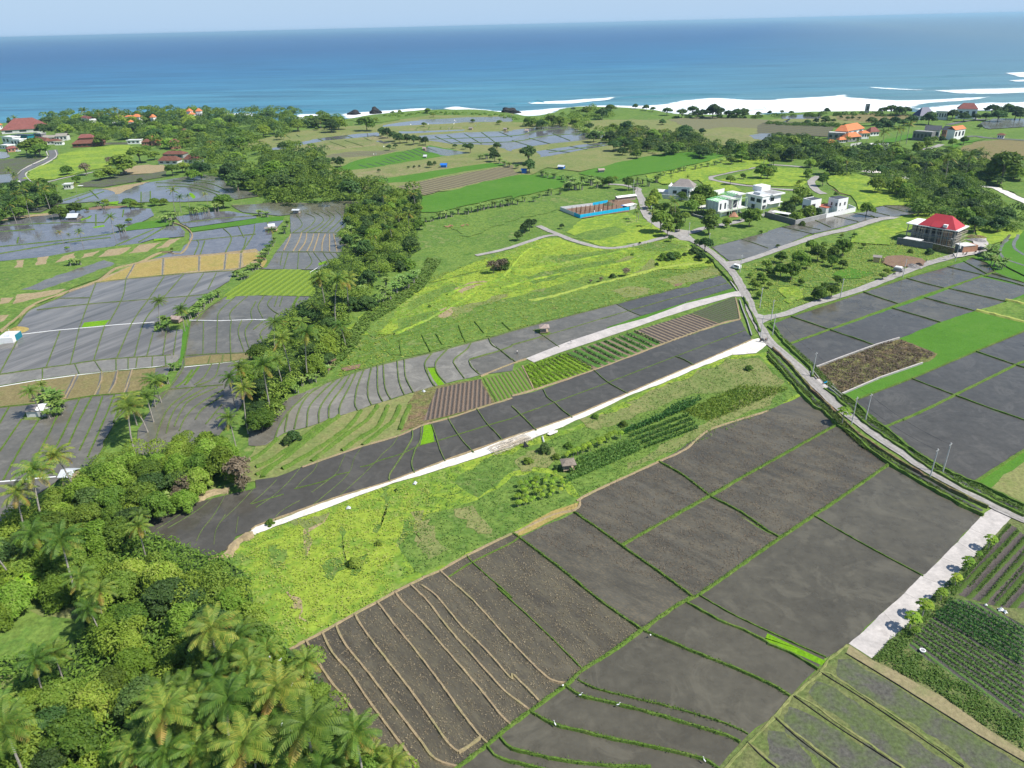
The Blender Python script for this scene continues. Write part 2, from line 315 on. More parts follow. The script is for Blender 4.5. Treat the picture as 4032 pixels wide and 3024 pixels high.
# ================================================================ TERRAIN AND FIELDS
SHORE = ("U -700 283 A0 0 405 350 395 900 375 1500 360 1900 350 2050 365 2212 362 A1 300 392 480 385 620 375 770 372 1000 335 1250 310 1450 292 "
 "1600 288 1900 290 2150 310 2212 325 A2 150 345 330 322 470 272 600 262 900 268 1000 270 1280 300 1400 325 1700 330 2212 330 "
 "A3 300 528 600 522 1000 520 1200 520 1300 535 1900 520 2212 505 U 2700 222 3400 200")
shore = smooth_line(G(SHORE), 12)
shore = [(x+random.uniform(-2, 2), y+random.uniform(-3, 3)) for x, y in shore]
land = [(-4000, -400)] + [(-4000, shore[0][1])] + shore + [(4000, shore[-1][1]), (4000, -400)]
if area(land) < 0: land = land[::-1]
n = len(land)
V = [(x, y, 0) for x, y in land] + [(x*1.004, y*1.006+3, -4) for x, y in land]
ground = mesh_obj('ground', V, [tuple(range(n))] + [(i, n+i, n+(i+1) % n, (i+1) % n) for i in range(n)], [M['grass'], M['sand']], None, [0]+[1]*n)
tag(ground, kind='structure')
# sea
m = bpy.data.materials.new('sea_water'); nt, b = nodes(m)
p = pos(nt); sx = nt.nodes.new('ShaderNodeSeparateXYZ'); nt.links.new(p, sx.inputs[0])
ps = pos(nt, math.radians(-4), (0.15, 1, 1)); n1 = noise(nt, ps, 0.006, 5, 0.6); n2 = noise(nt, ps, 0.022, 5, 0.7); n3 = noise(nt, p, 0.25, 4, 0.6)
mr = nt.nodes.new('ShaderNodeMapRange'); mr.inputs[1].default_value = 850; mr.inputs[2].default_value = 4600
nt.links.new(math_(nt, 'ADD', math_(nt, 'ADD', sx.outputs[1], math_(nt, 'MULTIPLY', sx.outputs[0], -0.28)), math_(nt, 'MULTIPLY', math_(nt, 'SUBTRACT', n1, 0.5), 900)), mr.inputs[0])
c = ramp(nt, mr.outputs[0], [(0, (0.10, 0.235, 0.25)), (0.1, (0.055, 0.205, 0.28)), (0.35, (0.016, 0.135, 0.26)), (1, (0.003, 0.075, 0.20))])
c = mixc(nt, 1.0, c, ramp(nt, n2, [(0.3, (0.5, 0.56, 0.6)), (0.7, (1.35, 1.3, 1.25))]), 'MULTIPLY')  # dark lines of the swell painted into the water colour as stretched noise
silt = nt.nodes.new('ShaderNodeMapRange'); silt.inputs[1].default_value = 100; silt.inputs[2].default_value = 1500; silt.inputs[3].default_value = 0; silt.inputs[4].default_value = 0.75
nt.links.new(math_(nt, 'SUBTRACT', sx.outputs[0], math_(nt, 'MULTIPLY', math_(nt, 'SUBTRACT', sx.outputs[1], 1200), 0.35)), silt.inputs[0])
c = mixc(nt, silt.outputs[0], c, (0.13, 0.20, 0.22))      # silty water off the river mouth
nt.links.new(c, b.inputs['Base Color']); b.inputs['IOR'].default_value = 1.33; b.inputs['Roughness'].default_value = 0.38
bump(nt, b, math_(nt, 'ADD', n3, math_(nt, 'MULTIPLY', n2, 1.5)), 0.7, 1.2)
M['sea'] = m
R_ = 56000; SEAZ = -2.0
ring = [(R_*math.sin(a), R_*math.cos(a)) for a in np.linspace(-1.45, 1.45, 90)]
sp = [(-40000, 500)] + ring + [(40000, 500)]
sea = mesh_obj('sea', [(x, y, SEAZ) for x, y in (sp if area(sp) > 0 else sp[::-1])], [tuple(range(len(sp)))], m); tag(sea, kind='structure')
# foam
def foam_mat(name, bias):
    m = bpy.data.materials.new(name); nt, b = nodes(m)
    p = pos(nt, math.radians(-4), (0.4, 1, 1)); a = noise(nt, p, 0.07, 7, 0.72, 0.8); q = noise(nt, p, 0.5, 4, 0.7)
    at = nt.nodes.new('ShaderNodeAttribute'); at.attribute_name = 'inside'
    k = math_(nt, 'ADD', math_(nt, 'MULTIPLY', a, 0.75), math_(nt, 'MULTIPLY', q, 0.25)); kk = math_(nt, 'ADD', math_(nt, 'MULTIPLY', math_(nt, 'SUBTRACT', k, 0.5), 2.6), math_(nt, 'ADD', math_(nt, 'MULTIPLY', at.outputs['Fac'], 1.25), bias))
    nt.links.new(ramp(nt, kk, [(0.25, (0.30, 0.45, 0.47)), (0.6, (0.72, 0.78, 0.80)), (0.9, (0.86, 0.88, 0.88))]), b.inputs['Base Color'])
    nt.links.new(ramp(nt, kk, [(0.22, (0, 0, 0)), (0.5, (1, 1, 1))]), b.inputs['Alpha'])
    b.inputs['Roughness'].default_value = 0.8; bump(nt, b, a, 0.6, 1.0); return m
M['foam'] = foam_mat('white_foam', -0.42); M['foam2'] = foam_mat('thin_foam', -0.55)
fz = [0]
def foam(s, mat_='foam', jit=2.5, h=0.0):
    g = np.array(smooth_line(G(s, SEAZ)+[G(s, SEAZ)[0]], 14)[:-1]); st = 5.0
    x0, y0 = g.min(0)-8; x1, y1 = g.max(0)+8; nx, ny = int((x1-x0)/st)+2, int((y1-y0)/st)+2
    X, Y = np.meshgrid(x0+np.arange(nx)*st, y0+np.arange(ny)*st, indexing='ij'); X = X.ravel(); Y = Y.ravel(); dm = np.full(len(X), 1e9); c = np.zeros(len(X), bool)
    for i in range(len(g)):
        a, b_ = g[i-1], g[i]; ab = b_-a; l2 = (ab**2).sum()+1e-9; t = np.clip(((X-a[0])*ab[0]+(Y-a[1])*ab[1])/l2, 0, 1)
        dm = np.minimum(dm, np.hypot(X-a[0]-t*ab[0], Y-a[1]-t*ab[1]))
        if a[1] != b_[1]: c ^= ((a[1] > Y) != (b_[1] > Y)) & (X < (b_[0]-a[0])*(Y-a[1])/(b_[1]-a[1])+a[0])
    sd = np.where(c, dm, -dm); att = np.clip((sd+5)/20, 0, 1); keep = sd > -6; fz[0] += 0.04; z = SEAZ+0.15+fz[0]
    idx = -np.ones(len(X), int); idx[keep] = np.arange(keep.sum()); I = np.arange(nx*ny).reshape(nx, ny)
    Q = np.stack([I[:-1, :-1], I[1:, :-1], I[1:, 1:], I[:-1, 1:]], -1).reshape(-1, 4); Q = Q[keep[Q].all(1)]
    o = mesh_obj('sea_foam', np.column_stack([X[keep], Y[keep], np.full(keep.sum(), z)]), idx[Q], M[mat_])
    at = o.data.attributes.new('inside', 'FLOAT', 'POINT'); at.data.foreach_set('value', att[keep].astype(np.float32)); return tag(o, kind='structure')
foam("A1 290 330 400 322 540 322 640 325 680 315 690 335 560 345 470 395 300 400", jit=1.5)
foam("A1 690 330 830 312 1000 302 1250 285 1450 274 1560 284 1560 300 1450 300 1200 320 1000 345 780 385 740 372", jit=1.5)
foam("A1 1600 272 1680 262 1760 258 1900 276 2050 290 2212 300 A2 80 300 100 340 A1 2212 325 2100 322 1900 300 1600 292", jit=1.5)
foam("A2 0 302 250 284 450 268 640 252 850 248 1050 254 1280 240 1450 208 1600 195 1760 185 2000 200 2212 205 A3 0 420 200 408 400 395 560 385 700 374 730 400 900 412 1100 424 1400 420 1650 405 1950 392 1965 404 1750 436 1400 460 1250 520 1000 535 600 540 0 545 A2 2212 345 1400 345 1000 290 600 275 480 285 350 335 150 352 0 340", jit=2)
foam("A2 85 236 130 222 300 214 450 208 600 198 750 188 900 176 930 182 880 205 700 225 500 242 300 246 150 246", jit=1.5)
foam("A3 800 312 900 306 1000 316 1250 330 1400 338 1700 330 2212 316 U 2260 187 2260 205 A3 2212 372 1900 380 1600 372 1400 350 1100 340 900 330", 'foam2', jit=2)
foam("A3 1450 345 1700 335 2212 322 U 2250 190 2250 203 A3 2212 368 1900 374 1650 360", jit=2)
foam("A3 2005 192 2100 187 2212 184 U 2250 156 2250 168 A3 2212 236 2140 230 2060 208", jit=1.5)
foam("A3 2040 258 2120 252 2212 246 U 2250 172 2250 178 A3 2212 270 2120 274", jit=1.5)
foam("A0 420 334 500 322 600 316 670 314 640 330 520 338", 'foam2', jit=1.5)
foam("A0 0 384 60 386 150 396 100 408 0 410", 'foam2', jit=1)
foam("A0 1885 305 1960 302 2010 318 2212 318 A1 60 330 60 350 A0 2212 362 2000 358 1900 335", jit=1.5)
foam("A3 1200 500 1500 470 1800 450 2212 440 U 2260 215 2260 230 A3 2212 520 1800 530 1300 545", 'foam2', jit=2)
foam("A2 1000 300 1300 275 1600 262 1900 255 2212 262 2212 300 1500 330 1250 318", 'foam2', jit=1.5)
def swell(s, h, w, mat_='sea'):
    mb = MB(); g = smooth_line(G(s, SEAZ), 8); n = len(g); V = []
    for i, (x, y) in enumerate(g):
        e = math.sin(math.pi*min(1, max(0.02, i/(n-1))))**0.6
        for dy, dz in ((-w*0.35, 0), (-w*0.14, h*0.55), (0, h), (w*0.2, h*0.6), (w*0.65, 0)): V.append((x, y+dy*(0.4+0.6*e), SEAZ-0.05+dz*e))
    F = [(i*5+j, (i+1)*5+j, (i+1)*5+j+1, i*5+j+1) for i in range(n-1) for j in range(4)]
    return tag(mesh_obj('wave', V, F, M[mat_], smooth=True), kind='structure')
swell("A2 850 202 1000 186 1250 178 1500 168 1750 163 2000 160", 3.0, 26)
swell("A2 -150 245 0 240 90 235", 2.0, 20); swell("A2 150 235 220 222 290 232", 3.2, 22)
swell("A3 1200 245 1500 228 1800 212 2030 196", 2.6, 34); swell("A3 700 398 900 388 1200 384", 1.6, 20)
swell("A3 1300 335 1420 325 1600 322", 1.8, 22); swell("A1 60 300 300 288 700 292", 1.4, 24)
swell("A3 1600 300 1900 296 2150 290", 1.6, 26); swell("A3 -200 330 300 318 700 322", 1.2, 30); swell("A2 300 120 900 110 1500 112", 1.2, 50)

# ---- near lime meadow and the fields under it
sheet('meadow', "C1 0 1105 340 980 650 870 900 770 1180 670 1500 580 2060 400 C2 0 350 300 240 540 180 880 0 B2 1300 1340 1600 1210 1900 1095 2110 1080 2212 1060 B3 90 1200 290 1440 B2 2212 1600 C2 1270 480 590 800 580 870 50 1100 0 1120 C1 1820 1290 1590 1420 1430 1480 1200 1590 D1 1050 225 850 330 570 490 430 560 300 650 200 600 100 400 -200 300 D0 1900 200 1850 0 C0 2200 1200 2000 1150 2190 1010", 'lime')
sheet('meadow', "C2 0 400 500 230 960 60 B2 1300 1400 1900 1140 2110 1090 B3 80 1220 270 1420 C2 2212 60 1270 470 1000 590 600 780 560 700 300 520 0 560 C1 1900 800 1700 640 2050 440", 'grass', jit=0.8)
sheet('meadow', "C1 1250 1000 1500 930 1900 820 C2 0 600 200 560 400 620 480 740 560 820 50 1060 C1 1820 1280 1450 1440 1250 1250", 'grass', jit=1.0)
sheet('meadow', "C1 1350 900 1430 900 1620 1250 1560 1330 1400 1200", 'olive', jit=1.0)
sheet('meadow', "C1 430 1080 560 960 640 930 600 990 480 1090 470 1280 440 1290", 'tan', jit=0.7)
sheet('meadow', "C2 1000 560 1300 420 1700 200 2212 -20 B3 150 1320 60 1250 C2 1800 60 1660 160 1300 330 1000 500", 'olive', jit=0.8)
sheet('meadow', "B2 1000 1500 1300 1380 1900 1120 2100 1110 B3 60 1240 0 1350 B2 1900 1400 1500 1450 1200 1560", 'olive', jit=1.2)
# big mud fields
sheet('mud_field', "C2 590 805 1270 480 1720 200 2212 40 B3 0 1570 290 1445 C3 300 -80 600 155 0 490 C2 2212 490 1720 775 950 1205 540 920 575 870", 'mudA')
sheet('mud_field', "C2 1720 780 2212 500 C3 0 490 600 160 1050 490 400 950 90 1130 0 1080 C2 2212 1090", 'mudA')
sheet('mud_field', "C2 950 1210 1720 785 2212 1100 C3 90 1130 C2 2212 1210 1590 1640 1540 1640", 'mudA')
sheet('mud_field', "C2 65 1140 300 1030 540 920 950 1210 1540 1640 D2 1540 170 1440 240 1120 470 C2 730 1659", 'mudA')
sheet('mud_field', "C3 1060 490 1330 655 1850 940 1640 1170 1350 1470 800 1180 400 950", 'mudB')
sheet('mud_field', "C3 400 950 1350 1470 1130 1659 D3 1000 310 700 590 510 705 0 470 D2 2212 480 1860 310 1620 170 1850 0 C3 0 1210", 'mudB')
sheet('mud_field', "D2 1520 225 1620 170 1860 310 2212 480 D3 510 705 440 810 190 1040 0 920 D2 2212 930 1150 480 1440 245", 'mudB')
sheet('mud_field', "D2 1150 480 2212 930 D3 190 1040 40 1220 D2 1990 1430 1870 1560 1740 1750 700 1750 D1 1700 1700 2000 1460 2190 1300 D2 0 1300 470 940 870 650", 'mudB')
sheet('ploughed_field', "C1 1200 1590 1330 1550 1440 1485 1590 1422 1820 1292 2212 1105 C2 20 1110 65 1140 730 1659 D2 1120 470 870 650 610 815 470 940 150 1175 0 1300 D1 2000 1460 1740 1700 500 1700 300 900 200 700 300 650 430 560 570 490 700 420 850 330 1050 225", 'plow')
sheet('straw_strip', "C2 45 1085 200 980 350 900 560 830 585 850 540 905 400 960 60 1125", 'gold', jit=0.3)
sheet('seedling_bed', "D2 2190 545 D3 0 500 D3 500 735 465 770 0 575 D2 2180 530", 'vivid', jit=0.1)
bunds('field_bund', ["D1 1660 1720 2000 1460 2190 1300 D2 150 1175 470 940 610 815 870 650 1120 470 1440 245 1600 170 1850 0 C2 2212 1210 C3 400 940 570 830 1060 490",
 "C2 950 1200 1710 770 2212 490 C3 0 490 600 155"], 'bundg', w=0.85, h=0.3, step=1.0)
bunds('field_bund', ["C2 10 1100 70 1140 400 1390 730 1659 D2 920 330 1120 470", "C2 540 920 760 1070 950 1210 1250 1420 1550 1640 D2 1560 180",
 "C2 1270 480 1480 600 1720 780 1980 920 2212 1080 C3 40 1100 90 1130", "D2 1510 230 1780 380 2000 470 2212 580 D3 0 590 200 670 430 810",
 "D2 1150 480 1500 630 1900 790 2212 930 D3 60 960 190 1040", "D2 470 960 600 1040 850 1100 1250 1200 1550 1290 1850 1380 1970 1440",
 "D2 170 1180 370 1290 600 1345 860 1410 1250 1490 1560 1560 1700 1610 1790 1670", "D2 0 1500 250 1560 450 1600 800 1640 1200 1655", "D2 0 1610 200 1659 400 1710",
 "D1 2110 1400 2160 1460 2212 1500 D2 0 1505", "D1 2000 1480 2060 1550 2212 1612"], 'bundg', w=0.6, h=0.38, step=1.0)
bunds('field_bund', ["C3 400 950 800 1180 1340 1470", "D2 1620 170 1860 310 2040 400 2212 480 D3 260 600 500 705", "D2 570 900 700 970 1000 1045 1460 1160 1850 1280 2040 1370",
 "C1 1820 1290 1890 1370 2212 1659 D1 2090 110 D2 0 220 300 500 610 810", "C1 1660 1480 1870 1350 2212 1180 C2 60 1130"], 'bundg', w=0.36, h=0.25, step=1.0)
bunds('dry_earth_bund', ["D1 430 560 530 740 650 920 780 1080 900 1270 1000 1430 1110 1570 1180 1700", "D1 570 490 660 670 800 830 980 1090 1170 1350 1300 1520 1400 1659",
 "D1 690 430 760 580 960 830 1190 1130 1400 1400 1550 1590 1740 1650", "D1 850 330 940 480 1170 780 1370 1040 1560 1310 1660 1450 1750 1530", "D1 1750 1530 1850 1465 1940 1400",
 "D1 1050 230 1200 430 1380 650 1630 980 1750 1150 1920 1370 2000 1450", "D1 1200 140 1260 220 1460 430 1640 640 1900 940 2100 1190 2200 1290",
 "D1 1330 75 1480 220 1640 430 1850 670 2090 940 2212 1050 D2 150 1160", "C1 1430 1550 D1 1570 190 1760 420 2000 660 2212 900 D2 0 850 240 1090",
 "C1 1590 1422 1660 1490 1850 1659 D1 2000 350 2212 590 D2 0 580 150 740 330 900 460 930"], 'bundt', w=0.62, h=0.3, step=1.0, jit=0.08)
bunds('field_bund', ["C2 560 820 700 740 1270 478 1500 370 1720 200 2212 40", "C1 1440 1480 1590 1420 1820 1290 2212 1100 C2 40 1090 350 940 540 900 585 850 580 800", "D1 200 690 430 560 570 490 850 330 1050 225 1200 140 1330 75 C1 1440 1485"], 'bundt', w=0.7, h=0.2, step=1.0)
# weedy strips in the near right corner
RB = "D3 700 590 900 710 1040 560 1200 430 1290 310 1500 100 C3 1690 1380 1940 1130 2110 960 2212 1010 U 2300 1160 U 2300 1700 U 1480 1700 D2 1740 1700 1990 1430 D3 40 1220 190 1040 430 810"
sheet('weedy_ground', RB, ground_mat('dull_weeds', [(0.07, 0.10, 0.03), (0.11, 0.15, 0.04), (0.15, 0.16, 0.06), (0.09, 0.13, 0.03)], 0.15, 1.5, 0.8, bmp=0.8), jit=0.1)
sheet('weedy_field', "D3 620 720 700 720 1000 890 1300 1080 1700 1340 2212 1650 U 2300 1700 U 2150 1700 D3 1600 1500 1100 1180 800 1010 600 870", 'darksoil', jit=0.35, step=1.2)
sheet('weedy_field', "D3 420 900 560 960 900 1180 1300 1440 1650 1690 U 1940 1700 D3 700 1300 440 1110 350 1010", 'darksoil', jit=0.35, step=1.2)
sheet('weedy_field', "D3 180 1130 330 1180 600 1340 900 1540 1050 1680 500 1690 350 1500 150 1350 130 1220", 'darksoil', jit=0.35, step=1.2)
sheet('weedy_field', "D3 0 1330 120 1340 300 1500 450 1690 100 1690 0 1600", 'darksoil', jit=0.35, step=1.2)
sheet('straw_verge', "D3 700 600 900 722 1100 830 1500 1040 1700 1170 1900 1330 2212 1520 2212 1600 1800 1365 1400 1115 1000 862 670 665", 'beige', jit=0.25)
bunds('straw_verge', ["D3 480 830 540 850 800 1020 1250 1320 1700 1640", "D3 230 1030 420 1130 580 1260 840 1430 1180 1670", "D3 60 1210 300 1410 620 1659", "D2 2040 1450 D3 0 1585 90 1659", "D3 480 820 200 1050 40 1240 D2 2040 1450 1900 1600 1800 1720", "D3 690 600 520 730 450 830"], 'olive', w=0.6, h=0.12, step=1.0, jit=0.3)
bunds('ditch', ["D3 670 670 1000 870 1400 1120 1800 1370 2212 1610", "D3 460 840 780 1040 1230 1340 1690 1659", "D3 220 1040 560 1280 820 1450 1150 1659", "D3 50 1220 290 1430 600 1659", "D2 2030 1440 D3 0 1610 70 1659"], plain('ditch_mud', (0.035, 0.03, 0.022)), w=0.22, h=0.16, step=1.2)
a1 = ang("D3 1300 500 2212 1200"); a2 = ang("C3 2150 1050 1640 1560")
sheet('vegetable_field', "D3 1600 200 1900 250 2212 430 U 2300 1380 U 2300 1640 D3 2212 1250 1900 1060 1500 800 1210 620 1300 480", rows_mat('vegetable_rows', (0.085, 0.078, 0.07), (0.10, 0.17, 0.035), 1.35, a1, 0.45, 0.55, crop2=(0.07, 0.15, 0.04)), jit=0.25, step=1.2)
sheet('vegetable_field', "C3 2070 1010 2150 1060 2212 1110 U 2300 1180 U 2300 1320 D3 2212 280 1990 270 1640 165 C3 1640 1560 1850 1300", rows_mat('grass_edged_rows', (0.10, 0.085, 0.075), (0.09, 0.15, 0.03), 2.1, a2, 0.42, 0.35), jit=0.2, step=1.2)
# concrete strip of slabs
sheet('concrete_strip', "C3 1850 940 1930 885 1990 900 2110 960 1980 1090 1940 1130 1800 1280 1690 1380 1640 1450 1560 1560 D3 1500 100 1290 310 1200 430 1130 500 1040 560 1000 620 900 715 700 590 820 480 1000 310 1180 150 1320 0 C3 1360 1450 1500 1310 1640 1170", 'concrete', jit=0.08, step=1.5)
# joints between slabs are low proud lips of mortar
bunds('slab_joint', ["C3 1640 1175 1800 1280", "C3 1500 1310 1690 1385", "C3 1340 1480 1560 1560", "D3 1180 150 1400 260", "D3 1000 320 1140 470", "C3 1750 1060 1940 1140"], plain('joint_mortar', (0.30, 0.27, 0.24)), w=0.12, h=0.02, step=1.0)

lim2 = M['grass']; yg = M['olive']
for s_, m_ in (("C1 300 1000 600 930 640 960 480 1070 460 1250 430 1300 410 1150 430 1050", 'olive'), ("C1 700 1050 760 1000 770 1250 820 1330 760 1350 740 1200", 'grass'), ("C1 1080 700 1150 690 1130 950 1060 1100 1040 1080 1100 900", 'grass'), ("C1 1430 1000 1480 980 1640 1250 1580 1290", 'olive'), ("C1 1350 1080 1390 1060 1560 1310 1500 1330", 'olive'), ("C1 1700 900 1860 860 2050 1060 1950 1110 1800 1000", 'olive'), ("C2 0 480 150 400 330 360 420 420 300 520 100 560", 'olive'), ("C2 600 120 900 40 1200 -60 1250 20 900 160 700 200", 'olive'), ("C1 260 1600 300 1590 400 1750 450 1850 410 1870 320 1720", 'tan'), ("C1 100 1200 180 1180 260 1300 240 1420 150 1380", 'grass'), ("C1 560 1350 700 1300 760 1400 700 1500 600 1470", 'grass'), ("C1 850 1300 950 1290 900 1450 830 1440", 'grass')): sheet('meadow_patch', s_, m_, jit=0.9, step=1.5)
# ---- between road and right edge
sheet('ground_grass', "B3 0 820 190 760 800 545 1200 425 1700 262 1860 240 2212 420 U 2320 600 U 2320 1170 C3 2212 870 1780 665 1500 545 1010 185 800 0 B3 740 1490 600 1440 380 1220 160 1000", 'rice', jit=0.2)
S1 = "stub"
sheet('flooded_field', "B3 60 820 190 762 540 870 190 993 150 985", S1)
sheet('flooded_field', "B3 200 758 500 660 820 552 1130 655 540 870", S1)
sheet('flooded_field', "B3 830 550 1190 432 1530 520 1135 650", S1)
sheet('flooded_field', "B3 1200 430 1540 330 1850 402 1535 518", S1)
sheet('flooded_field', "B3 1550 328 1690 290 1900 400 1850 402", S1)
sheet('flooded_field', "B3 1700 285 1760 250 1900 300 1965 378 1900 400", S1)
sheet('flooded_field', "B3 200 1000 540 880 930 1012 410 1205 340 1180", 'mudC')
sheet('flooded_field', "B3 550 875 1075 695 1490 808 1130 955 935 1012", 'mudC')
sheet('flooded_field', "B3 1085 690 1350 603 1790 713 1490 810", 'stub')
sheet('flooded_field', "B3 1360 600 1570 520 2060 632 1860 700 1790 713", 'stub')
sheet('flooded_field', "B3 1580 515 1840 420 2212 500 U 2300 640 U 2280 660 B3 2212 570 2060 630", 'stub')
sheet('flooded_field', "B3 1860 412 1960 380 2212 470 U 2300 600 U 2300 625 B3 2212 495", 'stub')
sheet('rice_field', "B3 1130 955 1490 812 1860 702 2050 640 2212 580 U 2310 628 U 2320 690 B3 2212 830 1980 930 1600 1090 1480 1100 1280 1010", 'rice', jit=0.15)
sheet('rice_field', "B3 1800 710 2050 640 2212 590 U 2290 640 U 2290 690 B3 2212 808", 'grass', jit=0.2)
sheet('brown_scrub_plot', "B3 410 1212 640 1120 930 1015 1130 957 1290 1015 1470 1085 1400 1150 1300 1175 960 1300 640 1438 560 1370 400 1300 390 1260", 'scrub', jit=0.3)
sheet('scrub_entrance', "B3 380 1300 480 1300 560 1340 600 1400 540 1370 430 1390", 'concrete', jit=0.15)
sheet('flooded_field', "B3 745 1492 1240 1302 1600 1442 1150 1659 C3 1005 175 900 80 B3 830 1590", 'mudC')
sheet('flooded_field', "B3 1245 1298 1790 1070 2130 1180 1620 1438", 'mudC')
sheet('flooded_field', "B3 1800 1065 2212 890 U 2320 690 U 2320 860 B3 2212 1195 2130 1178", 'mudC')
sheet('flooded_field', "C3 1010 182 1430 5 B3 1620 1445 C3 1830 0 2212 125 U 2320 940 U 2320 940 C3 2212 385 1780 660 1500 540 1250 380", 'mudC')
sheet('flooded_field', "B3 1630 1440 2140 1185 2212 1210 U 2320 830 U 2320 960 C3 2212 120 1830 0", 'mudC')
sheet('weedy_meadow', "C3 1920 710 2050 600 2212 480 U 2320 950 U 2320 1130 C3 2212 830 2050 760", 'olive', jit=0.4)
bunds('field_bund', ["B3 190 995 540 872 1130 658 1530 520 1960 378", "B3 40 815 190 762 500 660 820 550 1190 430 1540 330 1690 268 1800 245", "B3 1160 1659 1380 1560 1620 1440 1900 1300 2140 1180 2212 1150 U 2300 745", "C3 1010 182 1230 90 1430 0", "C3 1780 662 2212 385 U 2300 925"], 'bundg', w=1.0, h=0.3, step=1.5)
bunds('field_bund', ["B3 190 760 540 880 730 945 930 1015", "B3 820 550 960 600 1130 655", "B3 1070 690 1290 755 1490 815", "B3 1190 430 1350 475 1530 520", "B3 1350 600 1570 660 1790 715", "B3 1540 330 1850 402", "B3 1560 520 1800 575 2060 635",
 "B3 1690 285 1790 340 1900 400", "B3 1760 255 1890 300 1960 375", "B3 1850 410 2040 450 2212 500", "B3 1930 390 2212 470", "B3 1240 1300 1420 1370 1600 1440 1900 1550 2212 1659 C3 2212 125", "B3 1795 1065 2130 1180 2212 1205 U 2300 810", "B3 740 1490 1000 1390 1240 1300", "B3 1240 1300 1790 1065 2212 890"], 'bundg', w=0.6, h=0.3, step=1.5)
bunds('grass_ridge', ["B3 1800 710 1900 735 2212 810", "B3 2050 620 2150 640 2212 655"], ground_mat('yellow_grass', [(0.28, 0.33, 0.06), (0.36, 0.37, 0.10)], 0.3), w=2.2, h=0.5, step=1.2)

# ---- middle: pale curved terraces, crop strips, second dark field
sheet('terraced_paddy', "B1 0 1510 60 1500 150 1500 170 1360 440 1190 620 1115 940 1000 1210 930 1550 850 1850 770 2010 730 2110 840 1850 915 1930 1050 1640 1120 1540 1150 1340 1200 1000 1310 880 1360 720 1400 440 1500 250 1550 80 1650 C1 0 345 -60 340 -60 200", 'pale')
sheet('terraced_paddy', "B1 170 1360 280 1250 440 1190 280 1370 200 1500 170 1590 80 1650 C1 0 345 -60 340 -60 210 60 190 110 190", 'mid')
sheet('flooded_field', "B1 2010 730 2212 670 B2 250 820 900 655 1010 712 300 940 B1 2212 800 2110 838", 'mid')
sheet('flooded_field', "B1 2110 842 2212 802 B2 270 940 1010 715 1110 758 820 858 850 885 400 1030 120 1120 30 1160 B1 2212 1010 1930 1050 1850 920", 'mid')
sheet('flooded_field', "B2 900 655 1500 500 1800 405 1910 515 1500 640 1110 760", 'mudC')
PT = ["280 1370 200 1500 165 1600", "450 1210 300 1350 270 1430 250 1545", "620 1110 460 1220 380 1340 330 1520", "690 1090 560 1210 460 1330 440 1500", "755 1070 620 1230 550 1350 545 1465", "815 1050 740 1170 640 1310 630 1425",
 "870 1020 820 1130 730 1310 720 1395", "935 1000 880 1140 855 1290 880 1360", "1000 980 970 1120 970 1240 1000 1310", "1050 965 1050 1120 1060 1210 1095 1280", "1100 950 1110 1120 1130 1200 1165 1260", "1220 930 1230 1060 1250 1150 1285 1225",
 "1280 910 1290 1050 1320 1130 1360 1200", "1525 855 1460 950 1490 1060 1550 1150", "1660 820 1555 940 1570 1040 1640 1120", "1860 770 1820 830 1710 920 1730 980 1800 1080", "2010 730 2040 790 2110 835 2212 920", "2110 840 1850 915 1840 930 1870 990 1930 1045", "2110 840 2212 800", "1470 985 1500 1080 1540 1145", "1485 985 1545 985"]
bunds('terrace_bund', ["B1 "+s for s in PT]+["B2 0 1010 250 940", "B2 0 1130 30 1160", "B1 620 1115 940 1000 1210 930 1550 850 1850 770 2010 730 2212 670 B2 250 820"], 'bundd', w=0.5, h=0.32, step=1.2)
bunds('terrace_bund', ["B2 250 940 1020 710 1900 460", "B2 180 880 270 930 410 1030", "B2 900 655 1010 715 1110 755", "B2 250 820 900 655 1500 500 1800 405 1910 515 1500 640"], 'bundd', w=0.3, h=0.2, step=1.5)
sheet('seedling_bed', "B1 1480 990 1545 987 1575 1060 1630 1130 1575 1142 1535 1090", 'vivid', jit=0.08, step=1)
sheet('grass_island', "B2 180 878 250 865 340 905 300 925 240 915", 'verge', jit=0.2)
sheet('grass_verge', "B2 820 858 1110 762 1500 642 1915 515 1950 540 1860 560 1500 655 1160 775 880 870 850 882", 'rice', jit=0.15)
# strip west part with green steps
sheet('weedy_terrace', "B1 1380 1195 1000 1315 720 1405 440 1505 250 1560 80 1655 C1 0 352 C0 2100 420 2000 560 1900 600 1800 640 C1 -60 660 170 620 400 530 540 480 920 350 1230 258 1320 210 1340 100 B1 1300 1320", 'olive')
bunds('grass_terrace_step', ["C1 720 90 500 250 250 450 0 600", "C1 910 40 800 180 600 330 350 480 230 550", "C1 1050 0 950 130 750 270 480 480", "C1 1140 0 1050 180 880 290 740 390", "C1 1240 0 1180 130 1050 240 920 340", "C1 1330 0 1280 100 1240 210", "C1 550 170 350 320 120 480 0 530", "C1 180 290 60 400 -60 480", "C1 640 120 420 300 100 560 60 620"], 'bundg', w=1.7, h=0.6, step=1.2, top=0.3)
sheet('dry_plot', "B1 1380 1195 1540 1150 1760 1110 1950 1080 2060 1280 1900 1340 1590 1425 1250 1545 1300 1440 1340 1330 1310 1290", 'scrub')
ac = ang("B2 1540 740 1780 830"); ag = ang("B1 1950 1080 2070 1285")
sheet('furrowed_plot', "B1 1560 1170 1760 1125 1940 1085 2040 1290 1890 1340 1590 1415 1440 1450", rows_mat('brown_furrows', (0.10, 0.085, 0.072), (0.24, 0.175, 0.125), 1.3, ang("B1 1720 1130 1690 1400"), 0.5, 0.35), jit=0.2)
